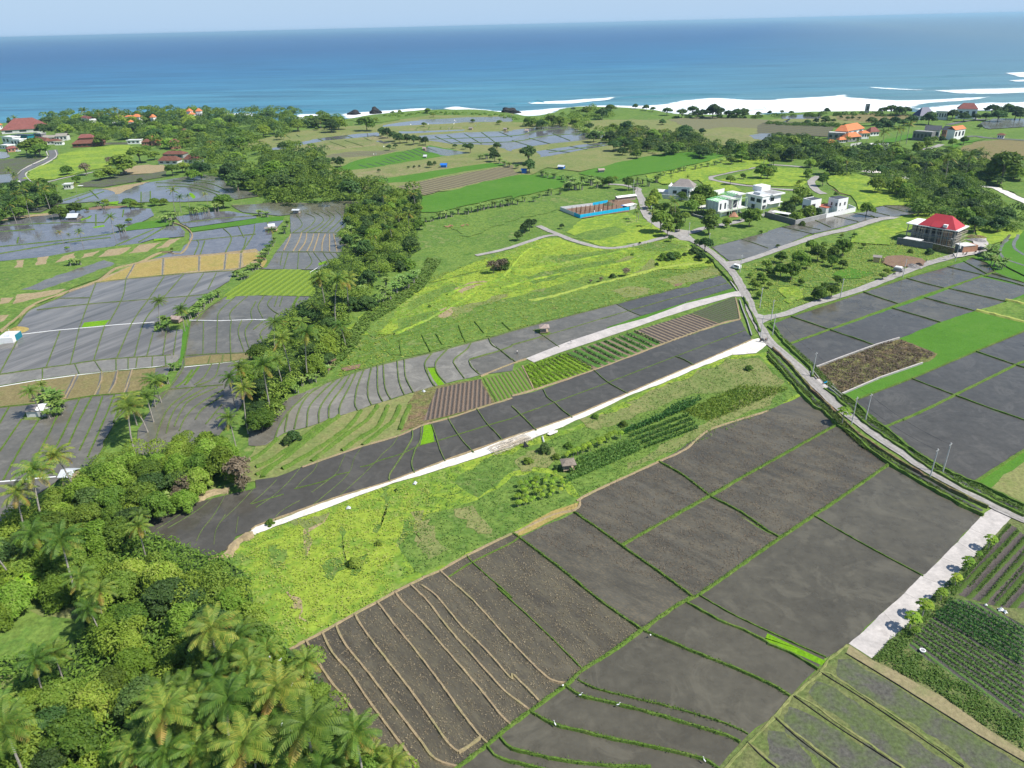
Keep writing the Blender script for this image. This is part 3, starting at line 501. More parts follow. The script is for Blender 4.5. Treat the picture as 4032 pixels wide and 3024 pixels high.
sheet('crop_plot', "B1 1960 1078 2030 1070 2212 1020 B2 90 1190 190 1400 0 1450 B1 2212 1250 2080 1290", rows_mat('light_green_rows', (0.17, 0.17, 0.07), (0.13, 0.25, 0.03), 1.3, ag, 0.6, 0.5))
sheet('crop_plot', "B2 90 1190 200 1150 470 1082 705 1215 560 1280 190 1400", rows_mat('yellow_green_rows', (0.09, 0.12, 0.03), (0.22, 0.33, 0.03), 1.9, ac, 0.55, 0.45, crop2=(0.12, 0.22, 0.02)))
sheet('crop_plot', "B2 470 1082 1065 888 1285 1008 720 1228 705 1215", rows_mat('dark_leaf_rows', (0.22, 0.165, 0.115), (0.055, 0.14, 0.03), 3.1, ac, 0.62, 0.4, crop2=(0.09, 0.19, 0.03)))
sheet('furrowed_plot', "B2 1070 888 1540 738 1785 832 1300 1008", rows_mat('tan_ridges', (0.085, 0.07, 0.062), (0.30, 0.235, 0.16), 2.0, ac, 0.33, 0.25))
sheet('crop_plot', "B2 1540 738 1900 598 1945 610 1965 785 1785 832", rows_mat('sparse_green_rows', (0.10, 0.085, 0.072), (0.09, 0.15, 0.04), 1.6, ac, 0.45, 0.5))
bunds('dry_earth_bund', ["B2 0 1450 190 1395 720 1222 1290 1005 1790 828 1965 788", "C1 400 530 540 480 920 350 1230 260 1450 165 1660 110 1900 30 B1 1900 1345 2212 1250", "B2 1555 745 1785 828", "B2 90 1190 190 1395", "B2 470 1080 710 1220", "B2 120 1130 0 1170 B1 1940 1060", "B2 1065 885 1295 1005", "B2 1930 600 1950 680 1970 790"], 'bundt', w=0.8, h=0.2, step=1.2)
sheet('flooded_field', "B2 1972 792 2070 960 1570 1185 1000 1430 500 1642 C1 2130 298 1640 470 1160 652 720 785 0 1042 C0 2160 970 2030 1020 1980 1120 1880 1170 1780 1190 1600 1100 1400 1050 1290 980 1250 900 1350 830 1530 800 1620 750 1850 690 2212 600 C1 0 640 170 620 400 530 540 480 920 350 1230 260 1450 170 1660 110 1900 30 B1 1910 1350 2212 1255 B2 0 1460 270 1390 700 1230 1300 1010 1800 835", 'mudC')
bunds('terrace_bund', ["C1 -40 850 240 765", "C1 330 720 600 650 690 600 810 575", "C1 900 530 980 515 1050 480 1260 415 1400 350 1580 300 2000 170 2212 110", "B2 0 1645 80 1610 370 1505 830 1335 1410 1110 2020 880"], 'bundg', w=0.24, h=0.15, step=1.2)
bunds('terrace_bund', ["C1 1520 160 1560 280 1590 380 1635 480", "C1 1660 110 1740 240 1800 320 1880 405", "C1 1910 30 2000 160 2060 220 2130 300", "B2 0 1540 80 1620 120 1659 C2 210 215", "B2 270 1395 310 1470 370 1510 430 1570 520 1640", "B2 710 1230 830 1335 1000 1430", "B2 1410 1110 1490 1140 1570 1185", "C2 0 10 80 80 210 215",
 "C1 1430 180 1420 300 1380 370 1345 500 1370 580", "C1 1350 215 1350 280 1290 390 1230 480 1155 600 1155 655"], 'bundd', w=0.45, h=0.3, step=1.2)
bunds('terrace_bund', ["C1 1230 260 1180 340 1090 420 1030 490 900 620 720 780", "C1 920 350 850 450 820 550 760 630 660 720 480 870", "C1 770 420 730 510 680 600 480 750", "C1 540 480 500 560 400 650 340 720", "C1 380 540 290 650 150 780 0 880", "C1 180 640 60 760 -50 850", "C1 380 820 250 890 170 960 175 990", "C0 1850 680 1700 800 1450 950", "C0 1960 640 1860 820 1750 960 1700 1060", "C0 2060 850 2040 990", "C0 1680 740 1500 870 1350 960", "C0 1950 830 1870 960 1850 1090", "C0 2200 600 2050 760 1900 900"], 'bundd', w=0.16, h=0.12, step=1.5)
sheet('seedling_bed', "C1 1450 165 1520 160 1545 310 1420 345 1440 250", 'vivid', jit=0.08, step=1)
sheet('limestone_track', "C0 2160 975 C1 0 1045 300 950 460 880 720 790 1160 655 1370 575 1640 475 1870 400 2130 300 2212 270 C2 200 210 520 95 B2 1000 1430 1570 1185 2080 965 2130 950 2212 1000 2110 1080 1900 1095 1600 1210 1300 1340 1000 1450 640 1630 C2 540 130 440 180 300 235 0 350 C1 2060 400 1500 580 1180 670 900 770 650 870 340 980 0 1105 C0 2205 1010", 'limestone', jit=0.14, step=1.5)
sheet('concrete_path', "B2 120 1125 500 975 880 850 1160 775 1500 650 1930 545 1985 540 2010 590 1910 590 1600 680 1300 775 1000 880 700 980 400 1080 190 1160", 'concrete', jit=0.05, step=2)
bunds('dry_earth_bund', ["C0 1620 760 1800 650 1980 620", "C0 2190 1000 2080 1040 2010 1110 1970 1180 1800 1230", "C0 1350 850 1520 800"], 'tan', w=2.2, h=0.5, step=1.0, jit=0.3)
bunds('field_bund', ["C0 2170 965 C1 0 1040 460 875 720 785 1160 650 1640 470 2130 296 C2 200 205 520 92 750 -5 B2 1000 1425 1570 1182 2080 960"], 'bundt', w=0.5, h=0.2, step=1.2)

# ---- north of the middle
lt = ground_mat('tall_yellow_grass', [(0.19, 0.28, 0.035), (0.27, 0.33, 0.06), (0.14, 0.24, 0.028)], 0.05, bmp=0.8)
sheet('meadow', "A2 470 1350 600 1240 1000 1180 1180 1260 1350 1360 1330 1385 960 1475 830 1480 700 1450", 'lime', jit=0.8)
sheet('meadow', "A2 -150 1659 B1 1500 250 1700 150 A2 0 1500 240 1410 400 1400 600 1470 850 1500 1400 1400 1550 1440 1750 1640 B2 1750 330 1300 360 800 430 300 560 B1 2000 500 1600 560 1300 680 900 700 800 640 1000 480 1250 320", 'lime', jit=1.2)
sheet('meadow', "B1 1250 560 1700 460 2212 380 B2 700 400 1300 440 1750 350 1800 400 1500 500 900 650 200 820 B1 2212 668 1850 765 1300 900 1100 850", 'grass', jit=1.2)
bunds('grass_ridge', ["B2 140 625 300 600 700 490 1000 420 1200 360 1450 320 1700 290"], lt, w=3.0, h=0.35, step=1.5, jit=0.35, top=0.3)
bunds('grass_ridge', ["B1 1650 360 1850 270 2100 225 B2 150 180 500 130", "B2 0 380 400 310 700 250 1000 190", "B1 1200 700 1500 560 1750 420 1900 330", "B2 -100 520 300 420 800 330 1200 250"], 'lime', w=1.8, h=0.5, step=1.5, jit=0.25, top=0.3)
bunds('grass_ridge', ["B1 800 950 1200 800 1500 680 1700 600 2000 480", "B1 900 830 1100 740 1400 680", "B1 1430 700 1510 850", "B1 1560 700 1610 790", "B1 1750 620 1810 770", "B1 1890 590 1970 690", "B1 2130 600 2200 665", "B1 1240 750 1255 880"], 'bundg', w=0.9, h=0.4, step=1.5, jit=0.25, top=0.3)
for s_, m_ in (("B2 100 420 500 330 900 260 950 290 600 370 200 480", 'grass'), ("B2 300 250 700 200 900 190 700 260 400 300", 'grass'), ("B2 1000 130 1350 120 1500 160 1300 200 1100 190", 'grass'), ("B2 1300 440 1700 340 1850 360 1700 430 1400 500", 'olive'), ("B1 1300 420 1500 330 1700 260 1750 290 1500 420 1350 500", 'grass'), ("B1 1650 500 1900 420 2150 350 2150 380 1900 470 1700 560", 'olive'), ("B1 900 620 1050 520 1200 480 1150 600 1000 720", 'grass'), ("B1 1560 480 1700 460 1690 520 1600 560", 'tan'), ("B1 1700 300 1950 230 2000 250 1760 340", 'tan'), ("A2 600 1180 900 1120 1000 1180 750 1240", 'lime'), ("A2 500 1400 700 1330 900 1300 1000 1340 760 1420", 'grass'), ("B3 280 500 420 420 560 430 430 520", 'grass'), ("B3 100 520 260 500 300 600 160 650", 'lime'), ("B3 560 380 700 340 900 380 800 440 620 440", 'rice')): sheet('meadow_patch', s_, m_, jit=1.3, step=2.5)
for s in ("B2 900 290 1000 240 1060 250 960 300", "B2 1100 370 1200 260 1240 280 1230 350 1050 390", "B2 860 545 1000 500 1190 520 1180 570 1000 600", "B2 150 545 300 520 280 550", "B2 1540 460 1600 440 1620 455 1560 470"): sheet('bare_patch', s, 'olive', jit=0.6)
for s in ("A2 630 1020 680 1015 690 1040 650 1045", "B1 230 230 290 215 300 240 240 260", "B1 610 930 700 900 690 960 620 1040", "B1 740 990 900 955 900 990 760 1020", "B2 1400 485 1470 475 1470 495 1410 505", "A3 540 1190 620 1230 950 1250 940 1275 700 1255 620 1240"): sheet('bare_patch', s, 'soil', jit=0.5)
sheet('meadow', "A2 -600 1280 0 1100 400 1010 900 950 1100 1000 1000 1050 400 1150 0 1250 -400 1400", 'grass', jit=1.0)
sheet('meadow', "A1 1500 1240 2212 1120 A2 300 1060 300 1140 400 1150 600 1240 450 1330 200 1290 0 1330 A1 1900 1440 1500 1500 1380 1400", 'olive', jit=1.5) if 0 else None
sheet('flooded_field', "A2 1720 1480 1980 1412 2212 1350 A3 0 1550 230 1505 500 1440 740 1405 850 1400 930 1460 800 1480 500 1560 350 1590 200 1659 A2 2212 1520 2100 1560 1880 1600", 'mid')
sheet('flooded_field', "A3 830 1400 880 1370 1000 1340 1150 1335 1340 1400 1200 1420 1050 1440 930 1440", 'mid')
bunds('field_bund', ["A2 1980 1412 2100 1450 2212 1490", "A3 120 1525 400 1590", "A3 230 1505 450 1550", "A3 400 1465 540 1530", "A3 560 1430 780 1480", "A3 740 1405 950 1450", "A3 1000 1345 1200 1400", "A3 870 1385 1050 1430"], 'bundd', w=0.4, h=0.25, step=2, wfar=0.0006)
sheet('lawn', "A2 1700 1400 1900 1300 2212 1220 A3 0 1460 200 1500 0 1560 A2 2212 1350 1720 1480", 'grass', jit=0.3)
# ---- roads
ribbon('road', "U 2330 1160 C3 2212 975 2000 880 1700 720 1400 560 1100 360 900 230 750 110 610 5 B3 500 1435 380 1320 250 1190 120 1075 0 970 B2 2150 870 2080 740 2040 620 1990 520 1920 400 1830 300 1700 190 1560 110 1400 60 1370 40", 3.6, 'road')
ribbon('road', "A2 1400 1370 1290 1300 1200 1240 1150 1170 1130 1090 1090 1000 1090 975 1000 950 940 940 830 935", (6.0, 4.0), 'road')
ribbon('road', "B2 1850 300 1920 310 2212 215 B3 80 185 240 130 450 60 A3 700 1540 850 1490 1000 1450 1160 1448", (3.5, 5.5), 'road')
ribbon('road', "B2 2110 750 2160 765 2212 772 B3 60 760 180 732 400 650 640 580 820 520 1100 410 1300 330 1500 270 1720 210 1850 185 1900 150", (3.4, 4.5), 'road')
ribbon('path', "A2 230 1295 300 1330 400 1370 520 1420 640 1455 740 1480 830 1490 960 1480 1150 1440 1340 1390 1420 1375", 3.6, 'road')
ribbon('path', "A2 420 1375 320 1380 240 1400 0 1480 A1 2060 1520 1900 1552", 3.2, 'road')
ribbon('road', "A2 1370 1370 1480 1360 1560 1350 1640 1320 1800 1290 1950 1260 2100 1210 2212 1195 A3 60 1380", 4.5, 'road')
ribbon('path', "A2 2212 960 2050 950 1900 930 1770 905 1715 890 1730 870 1900 830 2050 800 2140 775 2212 768 A3 100 990 300 1005", 4.0, 'road')
ribbon('path', "A3 0 1190 130 1200 250 1207", 4.0, 'road')
ribbon('path', "A3 480 1240 420 1210 380 1160 375 1130 400 1105 440 1085", 5.0, 'road')
ribbon('road', "A0 250 960 225 925 190 880 180 840 230 810 330 760 410 730 465 690 455 640", (5, 8), 'asphalt')
bunds('kerb', ["A0 285 925 235 880 225 840 300 800 430 735 490 690 475 640", "A0 150 850 210 800 330 740 410 700 400 650"], M['concrete'], w=0.5, h=0.25, step=6, wfar=0.0008)
ribbon('path', "A0 380 925 560 880 760 840 900 810", 3.0, 'road')
ribbon('limestone_track', "A3 1840 1175 1950 1182 2050 1225 2212 1300 U 2300 465", (5.0, 8.0), 'limestone')
ribbon('road', "A3 1560 640 1700 610 1800 600 1900 590", 6.0, 'asphalt'); ribbon('road', "A3 1700 745 1800 740 1900 755 2212 775 U 2300 312", 6.0, 'asphalt')
ribbon('path', "A3 1330 860 1450 830 1500 810", 5.0, 'road')
wt = ground_mat('wheel_worn_concrete', [(0.27, 0.25, 0.22), (0.33, 0.31, 0.28)], 0.2, 1.5, 0.5, rough=0.8, bmp=0.1)
RC = "U 2330 1160 C3 2212 975 2000 880 1700 720 1400 560 1100 360 900 230 750 110 610 5 B3 500 1435 380 1320 250 1190 120 1075 0 970 B2 2150 870 2080 740 2040 620 1990 520 1920 400 1830 300 1700 190 1560 110 1450 75"
for sg in (-0.9, 0.9):
    g = smooth_line(G(RC), 3.0); g2 = []
    for i in range(len(g)):
        a = g[max(0, i-1)]; c = g[min(len(g)-1, i+1)]; l = math.hypot(c[0]-a[0], c[1]-a[1]) or 1; g2.append((g[i][0]-(c[1]-a[1])/l*sg, g[i][1]+(c[0]-a[0])/l*sg))
    L_ = [(x, y) for x, y in g2]; V = []
    ZI[0] += 1; z = 0.02+0.002*ZI[0]
    for i in range(len(g2)):
        a = g2[max(0, i-1)]; c = g2[min(len(g2)-1, i+1)]; l = math.hypot(c[0]-a[0], c[1]-a[1]) or 1; nx, ny = -(c[1]-a[1])/l, (c[0]-a[0])/l; w_ = .28+random.uniform(-.1, .1)
        V += [(g2[i][0]+nx*w_, g2[i][1]+ny*w_, z), (g2[i][0]-nx*w_, g2[i][1]-ny*w_, z)]
    tag(mesh_obj('wheel_track', V, [(2*i+1, 2*i+3, 2*i+2, 2*i) for i in range(len(g2)-1)], wt), kind='structure')
# widened junction and ditches
sheet('junction', "B2 1360 50 1400 0 A2 1450 1330 1580 1340 1620 1320 1640 1335 1560 1365 B2 1520 50 1600 120 1450 100", 'road', jit=0.3)
sheet('junction', "B2 2060 720 2110 740 2180 755 2212 750 B3 60 745 60 780 0 800 B2 2160 830 2110 800", 'road', jit=0.2)
sheet('junction', "B2 1800 280 1850 290 1960 280 1960 310 1900 330 1870 350", 'road', jit=0.2)
ribbon('canal', "B3 0 1075 90 1150 190 1260 260 1340 330 1400 400 1490 480 1590 C3 520 60 620 150 760 250 900 370 1060 480 1330 620 1600 780 1850 910", 0.9, 'canal')
ribbon('canal', "B3 540 1390 640 1470 740 1560 C3 700 20 850 130 1000 240 1150 350 1300 450 1500 570 1750 700 1950 800 2212 920", 0.8, 'canal')
bunds('verge_bank', ["B3 40 1040 140 1130 250 1250 340 1360 420 1440 560 1570 C3 540 30 640 110 720 200 880 320 1060 430 1300 580 1500 690 1700 790 1900 880"], 'scrub', w=1.0, h=0.5, step=1.0, jit=0.3)
bunds('verge_bank', ["B3 0 1100 70 1180 170 1290 300 1440 420 1560 C3 470 40 600 170 740 260 900 400 1040 500 1330 670 1600 820 1860 950", "B3 0 850 60 900 160 1010 260 1110 370 1210 380 1290", "B3 480 1390 560 1440 640 1520 720 1590 C3 640 -20 760 90 900 200 1100 330 1300 480 1480 590 1700 710 1950 830 2212 960", "B3 640 1440 740 1500 860 1620 C3 900 130 1010 190 1240 380 1500 545 1780 665 2212 860 U 2300 1130", "B2 1560 160 1700 250 1800 370 1900 470", "B2 2000 600 2060 720 2120 840 2140 900"], 'bundg', w=1.1, h=0.45, step=1.0, jit=0.35)
bunds('drain_edge', ["B3 380 1230 440 1300", "B3 360 1245 420 1310", "B3 520 1380 625 1465", "B3 545 1370 640 1450"], M['concrete'], w=0.25, h=0.3, step=2)

# ---- western paddies
sheet('flooded_field', "B0 130 650 260 490 500 390 640 310 830 255 1120 220 1600 175 2020 150 1980 240 1760 370 1620 480 1340 600 1330 680 1585 655 1560 880 1480 975 880 1028 670 1050 370 1088 0 1150 -100 1170 -100 800 0 790 110 770", 'streak')
sheet('flooded_field', "B0 0 1050 400 990 620 960 900 920 1480 880 1590 870 1480 975 880 1028 670 1050 370 1088 0 1150 -100 1170 -100 1060", 'pale')
L1 = ["830 260 760 440 690 640", "1090 230 1060 380 940 610", "685 650 610 960", "905 630 810 930", "1420 200 1290 390 1150 590 1010 910", "1590 180 1400 400 1250 590 1160 900", "1760 175 1640 350 1570 460", "1870 170 1800 310", "520 675 400 990", "150 760 0 1040", "1325 690 1270 890", "1440 670 1410 880", "1530 660 1500 880", "320 490 760 440 1060 415 1640 370 1800 350", "520 390 780 385", "-80 1065 0 1050 400 990 620 960 900 920 1480 880", "370 1000 370 1090", "650 960 690 1050", "820 930 880 1020", "1005 920 1005 1010", "1110 910 1110 1000", "1190 900 1175 990", "1320 890 1315 980", "1430 890 1435 975", "-80 1170 0 1150 370 1090 880 1030 1340 990 1480 970", "130 650 260 490 500 390 640 310 830 255 1120 220 1600 175 2010 150"]
bunds('terrace_bund', ["B0 "+s for s in L1], 'bundd', w=0.4, h=0.25, step=1.5, wfar=0.0003)
sheet('green_strip', "B0 1590 640 1650 600 1640 700 1600 880 1545 970 1560 860", 'rice', jit=0.2)
sheet('seedling_bed', "B0 730 598 950 575 905 622 705 642", 'vivid', jit=0.1, step=1)
sheet('stubble_plot', "B0 -100 1170 0 1153 370 1092 880 1032 1340 990 1480 975 1440 1060 1180 1205 820 1235 560 1275 0 1335 -100 1350", 'oldgold')
for s in ("B0 690 1050 640 1060 560 1210 580 1260", "B0 870 1035 820 1235 850 1230 900 1035", "B0 1005 1020 930 1225 960 1215 1030 1015", "B0 1130 1008 1060 1215 1100 1205 1155 1005", "B0 1345 992 1480 978 1440 1060 1340 1080"): sheet('wet_gap', s, 'mid', jit=0.15)
bunds('dry_earth_bund', ["B0 665 1045 620 1150 560 1260", "B0 880 1028 880 1100 815 1235", "B0 1020 1015 1000 1120 940 1220", "B0 1145 1008 1110 1120 1075 1208", "B0 365 1090 340 1160"], 'bundt', w=0.6, h=0.25, step=1.5)
sheet('flooded_field', "B0 -100 1350 0 1335 560 1275 820 1235 1180 1205 1250 1190 1150 1300 1000 1450 C0 900 200 850 350 780 420 600 440 480 560 300 680 0 900 -100 950", 'mid')
bunds('terrace_bund', ["B0 80 1335 0 1470 -60 1560", "B0 190 1440 C0 0 290", "B0 340 1440 C0 200 230 30 540", "B0 540 1370 C0 490 0 420 150 250 460", "B0 690 1260 C0 610 0 520 190 370 460", "B0 795 1245 C0 700 0 590 240", "B0 890 1240 C0 820 0 690 280", "B0 990 1230 C0 910 0 760 340", "B0 1080 1220 1040 1330 C0 980 40", "B0 -80 1350 0 1335 560 1275 820 1235 1180 1205", "C0 910 250 800 400 700 470", "C0 480 460 200 560 60 640"], 'bundg', w=0.5, h=0.3, step=1.2)
sheet('grass_island', "B0 235 1330 420 1300 560 1330 520 1400 350 1440 190 1440", 'verge', jit=0.3)
sheet('terraced_paddy', "B0 1650 590 2212 578 B1 0 578 250 600 300 700 250 850 100 900 B0 2212 1100 2100 1300 1960 1500 C0 1900 150 1650 250 1480 250 1330 320 1150 330 1200 100 B0 1320 1330 1450 1190 1560 1000 1600 870", 'mid')
sheet('flooded_strip', "B0 1600 905 1815 880 2212 860 B1 100 850 100 880 B0 2212 915 1600 975", 'oldgold', jit=0.1)
sheet('murky_water', "B0 1330 1230 1450 1180 1640 1160 1470 1330 1340 1640 C0 1320 210 1250 160 1290 0", 'murky')
L4 = ["1760 590 1755 880", "1880 590 1870 870", "2000 580 1990 700 2000 940", "2090 580 2060 680 2110 850", "2180 580 2120 680 2170 870", "1590 890 1800 875 2212 860", "1590 980 1900 950 2212 910", "1820 890 1800 950", "1930 880 1920 950", "1900 950 1850 1080 1700 1150", "1830 960 1760 1080 1680 1140", "1460 1180 1680 1160 1930 1140",
 "1680 1160 1470 1330 1390 1480 1340 1640", "1800 1150 1560 1300 1480 1420 1440 1560", "1880 1160 1650 1270 1560 1380 1510 1500", "1930 1180 1700 1320 1600 1430 1550 1540", "1930 1230 1750 1350 1690 1440", "1920 1310 1780 1480", "1650 590 1600 880 1580 1000 1450 1190 1330 1330"]
bunds('terrace_bund', ["B0 "+s for s in L4]+["B1 60 590 -20 660", "B1 150 600 50 670 40 720 60 750", "B1 210 620 140 680 150 730"], 'bundd', w=0.4, h=0.25, step=1.2, wfar=0.0003)
bunds('grass_terrace_step', ["B0 1660 1010 1600 1100 1520 1160", "B0 1720 980 1600 1140"], 'bundg', w=1.3, h=0.2, step=1.2)
sheet('terraced_paddy', "B0 1940 380 2212 362 B1 0 365 530 375 540 450 430 540 210 560 0 575 B0 2212 576 1660 585 1720 520", 'mid')
bunds('terrace_bund', ["B0 2030 380 1900 500 1880 590", "B0 2140 370 2000 500 1990 575", "B0 2212 420 2170 500 2180 575", "B1 70 370 20 460 60 560", "B1 150 370 100 440 150 500 200 530", "B1 190 370 160 460", "B1 230 380 205 460", "B1 470 380 400 490", "B0 1940 380 1800 470 1700 590"], 'bundd', w=0.4, h=0.25, step=1.5, wfar=0.0003)
bunds('grass_terrace_step', ["B1 365 375 325 450 345 500"], 'bundg', w=1.8, h=0.3)
sheet('seedling_bed', "B0 1965 372 2035 370 1990 400 1945 400", 'lime', jit=0.1, step=1)
rw = ang("B1 480 150 200 350")
sheet('meadow', "B0 1640 590 1760 510 1930 380 1950 355 2212 160 B1 0 145 190 140 350 130 530 180 510 372 0 362 B0 2212 364 1950 376 1740 520", rows_mat('ridged_grass', (0.14, 0.22, 0.03), (0.23, 0.33, 0.04), 3.2, rw, 0.5, 0.7))
sheet('terraced_paddy', "A1 295 1200 400 1180 600 1165 770 1160 790 1290 700 1360 770 1450 840 1500 830 1545 760 1659 B1 740 60 620 130 480 140 70 135 B0 2212 130 A1 90 1659 170 1530 300 1370", 'mid')
A6 = ["300 1360 500 1358 700 1360", "170 1525 580 1525 830 1540", "350 1200 400 1290 320 1355", "430 1190 510 1230 480 1290 390 1355", "500 1180 580 1230 560 1280 440 1355", "560 1175 640 1220 600 1280 510 1355", "620 1170 680 1220 640 1280 560 1350", "690 1165 740 1230 620 1350", "770 1200 770 1260 680 1350", "230 1530 210 1640", "280 1530 240 1670", "370 1530 360 1670", "450 1530 485 1610 430 1670", "500 1530 570 1620", "580 1530 640 1620", "640 1530 700 1600", "690 1530 760 1600"]
bunds('terrace_bund', ["A1 "+s for s in A6], 'bundd', w=0.4, h=0.25, step=2, wfar=0.0004)
bunds('dry_earth_bund', ["A1 300 1370 280 1430 240 1510", "A1 395 1360 370 1430 320 1520", "A1 440 1360 425 1440 370 1520", "A1 500 1370 480 1440 440 1520", "A1 545 1365 520 1450 495 1520", "A1 600 1370 575 1440 570 1520", "A1 635 1370 635 1520", "A1 670 1370 685 1440 700 1520"], 'bundt', w=0.6, h=0.25, step=2, wfar=0.0008)
sheet('murky_water', "A1 0 1110 150 1090 500 1100 800 1080 930 1100 780 1165 600 1165 290 1200 200 1210 0 1190 A0 2100 1180 2000 1120", 'murky')
sheet('seedling_bed', "A1 540 1620 610 1600 600 1625 540 1645", 'vivid', jit=0.1, step=1)
sheet('flooded_field', "A0 1640 1360 2212 1280 A1 0 1275 240 1250 130 1370 140 1440 0 1540 A0 2212 1535 1700 1560 1430 1590 1280 1600 1500 1520 1640 1440", 'blue')
sheet('flooded_field', "A0 1520 1220 1750 1180 1980 1170 2212 1210 A1 0 1230 A0 1640 1312 1560 1275", 'blue')
sheet('green_strip', "A0 1640 1318 2212 1232 A1 40 1225 240 1215 240 1248 A0 2212 1278 1650 1350", 'rice', jit=0.5)
bunds('terrace_bund', ["A0 1640 1430 2212 1370", "A0 1930 1320 2000 1400 1950 1530", "A0 2060 1300 2110 1400", "A0 2200 1290 2190 1370 2090 1530", "A0 1700 1420 1720 1450 1680 1550", "A0 1770 1430 1730 1550", "A0 2130 1400 2110 1480 2080 1530", "A0 1560 1275 1900 1235 2212 1210", "A1 100 1265 110 1360"], 'bundd', w=0.5, h=0.3, step=2, wfar=0.0008)
sheet('bare_bank', "B0 620 320 1180 90 1410 40 1700 20 2212 -40 A1 100 1600 A1 60 1659 B0 2212 80 2020 150 1600 175 1120 220 830 258 640 310", 'tan')
for s in ("B0 850 250 1160 100 1090 218 860 250", "B0 1180 90 1400 55 1390 190 1110 215", "B0 1430 50 1710 30 1710 148 1420 186", "B0 1740 25 1940 10 1925 138 1733 153", "B0 1970 5 2070 3 2056 128 1950 138", "B0 2100 0 2212 -10 A1 100 1600 60 1659 B0 2212 60 2105 110"): sheet('stubble_plot', s, 'gold', jit=0.15)
bunds('wet_gap', ["B0 1165 90 1090 220", "B0 1412 45 1405 190", "B0 1722 25 1720 152", "B0 1952 5 1940 140", "B0 2085 0 2075 125", "B0 2080 130 1600 178 1100 225"], 'murky', w=1.2, h=0.05, step=2)
bunds('dry_earth_bund', ["B0 1160 90 1400 45 1700 20 1960 0 2212 -30", "B0 640 315 850 240 1000 130 1200 80 1400 -10 A0 1560 1540 1640 1440 1660 1370 1600 1310 1500 1270", "B0 0 680 150 560 300 440 640 315"], 'bundt', w=1.2, h=0.4, step=2)
# left green slopes
sheet('green_slope', "A0 -100 1659 B0 -100 720 0 690 130 600 260 460 500 370 640 290 850 220 1000 120 1230 70 1390 -20 A0 1560 1520 1640 1400 1600 1400 1300 1440 1100 1460 700 1510 420 1560 0 1605 -100 1620", 'grass')
sheet('weedy_mud', "B0 200 310 500 190 900 60 1000 90 700 200 350 320", 'mid', jit=0.8)
for s in ("A0 840 1570 940 1500 1150 1480 1040 1550", "A0 1110 1540 1220 1460 1390 1440 1270 1520", "A0 1350 1500 1460 1420 1560 1405 1450 1480", "A0 480 1620 560 1560 650 1530 640 1580", "A0 700 1580 740 1540 870 1510 810 1560", "A0 130 1659 150 1600 210 1595 200 1659", "A0 300 1640 340 1570 430 1560 400 1630", "B0 150 360 570 305 500 350 120 440", "B0 0 390 110 385 80 430 0 440", "B0 0 540 80 530 30 590 0 600"): sheet('straw_plot', s, 'tan', jit=0.6)
sheet('seedling_bed', "A0 1330 1410 1460 1402 1450 1415 1330 1430", 'vivid', jit=0.1, step=2)
sheet('flooded_field', "A0 -100 1270 0 1262 450 1200 640 1160 1080 1140 1310 1150 1330 1210 1180 1290 1010 1355 1480 1300 1560 1300 1600 1350 1600 1390 1330 1410 1200 1450 700 1510 420 1560 0 1605 -100 1615", 'blue')
sheet('bare_bank', "A0 -60 1240 230 1205 430 1185 450 1200 200 1230 -60 1262", 'tan', jit=0.5)
bunds('terrace_bund', ["A0 0 1480 540 1425 960 1370 1010 1355", "A0 0 1350 300 1330", "A0 150 1450 160 1400", "A0 0 1540 600 1440 960 1400", "A0 1200 1440 1430 1310", "A0 1000 1470 1330 1330", "A0 830 1200 830 1300", "A0 700 1260 790 1210", "A0 960 1200 900 1270", "A0 1070 1160 1060 1220", "A0 0 1300 450 1275 900 1270"], 'bundg', w=0.5, h=0.3, step=3, wfar=0.0012)
sheet('green_patch', "A0 700 1240 790 1215 780 1235 700 1250", 'vivid', jit=0.1); sheet('green_patch', "A0 800 1310 900 1290 910 1305 820 1318", 'vivid', jit=0.1)
sheet('green_strip', "A0 1000 1350 1180 1270 1440 1240 1480 1295 1300 1320", 'rice', jit=0.5)
sheet('flooded_field', "A0 200 1180 480 1090 830 980 900 975 1330 915 1500 890 1750 850 1900 880 2000 960 2212 1020 A1 30 1040 A0 2000 1075 1600 1090 1320 1090 1050 1100 930 1110 800 1090 500 1110 350 1180", 'greenw')
sheet('flooded_field', "A0 1020 1010 1140 950 1330 920 1350 990 1230 1010 1220 1090 1030 1090", 'blue')
sheet('flooded_field', "A0 1310 1000 1500 975 1650 970 1720 1010 1740 1050 1600 1090 1300 1090", 'blue')
sheet('flooded_field', "A0 520 1090 700 1020 900 985 1010 1010 900 1060 600 1100", 'blue')
sheet('bare_wedge', "A0 880 978 1080 945 1300 912 1150 960 1040 1022 995 1022 960 990", 'tan', jit=0.6)
sheet('seedling_bed', "A0 1635 1010 1670 1020 1690 1055 1670 1065 1645 1040", 'vivid', jit=0.2); sheet('green_patch', "A0 930 1105 960 1090 1025 1085 1020 1115", 'vivid', jit=0.2)
bunds('terrace_bund', ["A0 1350 925 1500 930 1700 950 1900 1010", "A0 1360 960 1600 960 1800 1000 1950 1060", "A0 1500 905 1800 930 1980 1000", "A0 1600 890 1850 920", "A0 1220 1005 1220 1090", "A0 1300 1000 1300 1085", "A0 560 1080 800 1000", "A0 650 1090 900 1000", "A0 780 990 850 1060"], 'bundg', w=0.4, h=0.3, step=4, wfar=0.0012)
sheet('bare_bank', "A0 740 1150 850 1130 1090 1125 1080 1142 760 1160", 'soil', jit=0.5)
sheet('brown_field', "A0 680 935 860 890 1000 862 1250 850 1440 820 1440 870 1200 910 900 962 720 960", 'darksoil')
sheet('straw_field', "A0 1000 860 1080 820 1150 780 1260 770 1400 770 1440 820 1300 840", 'tan', jit=1)
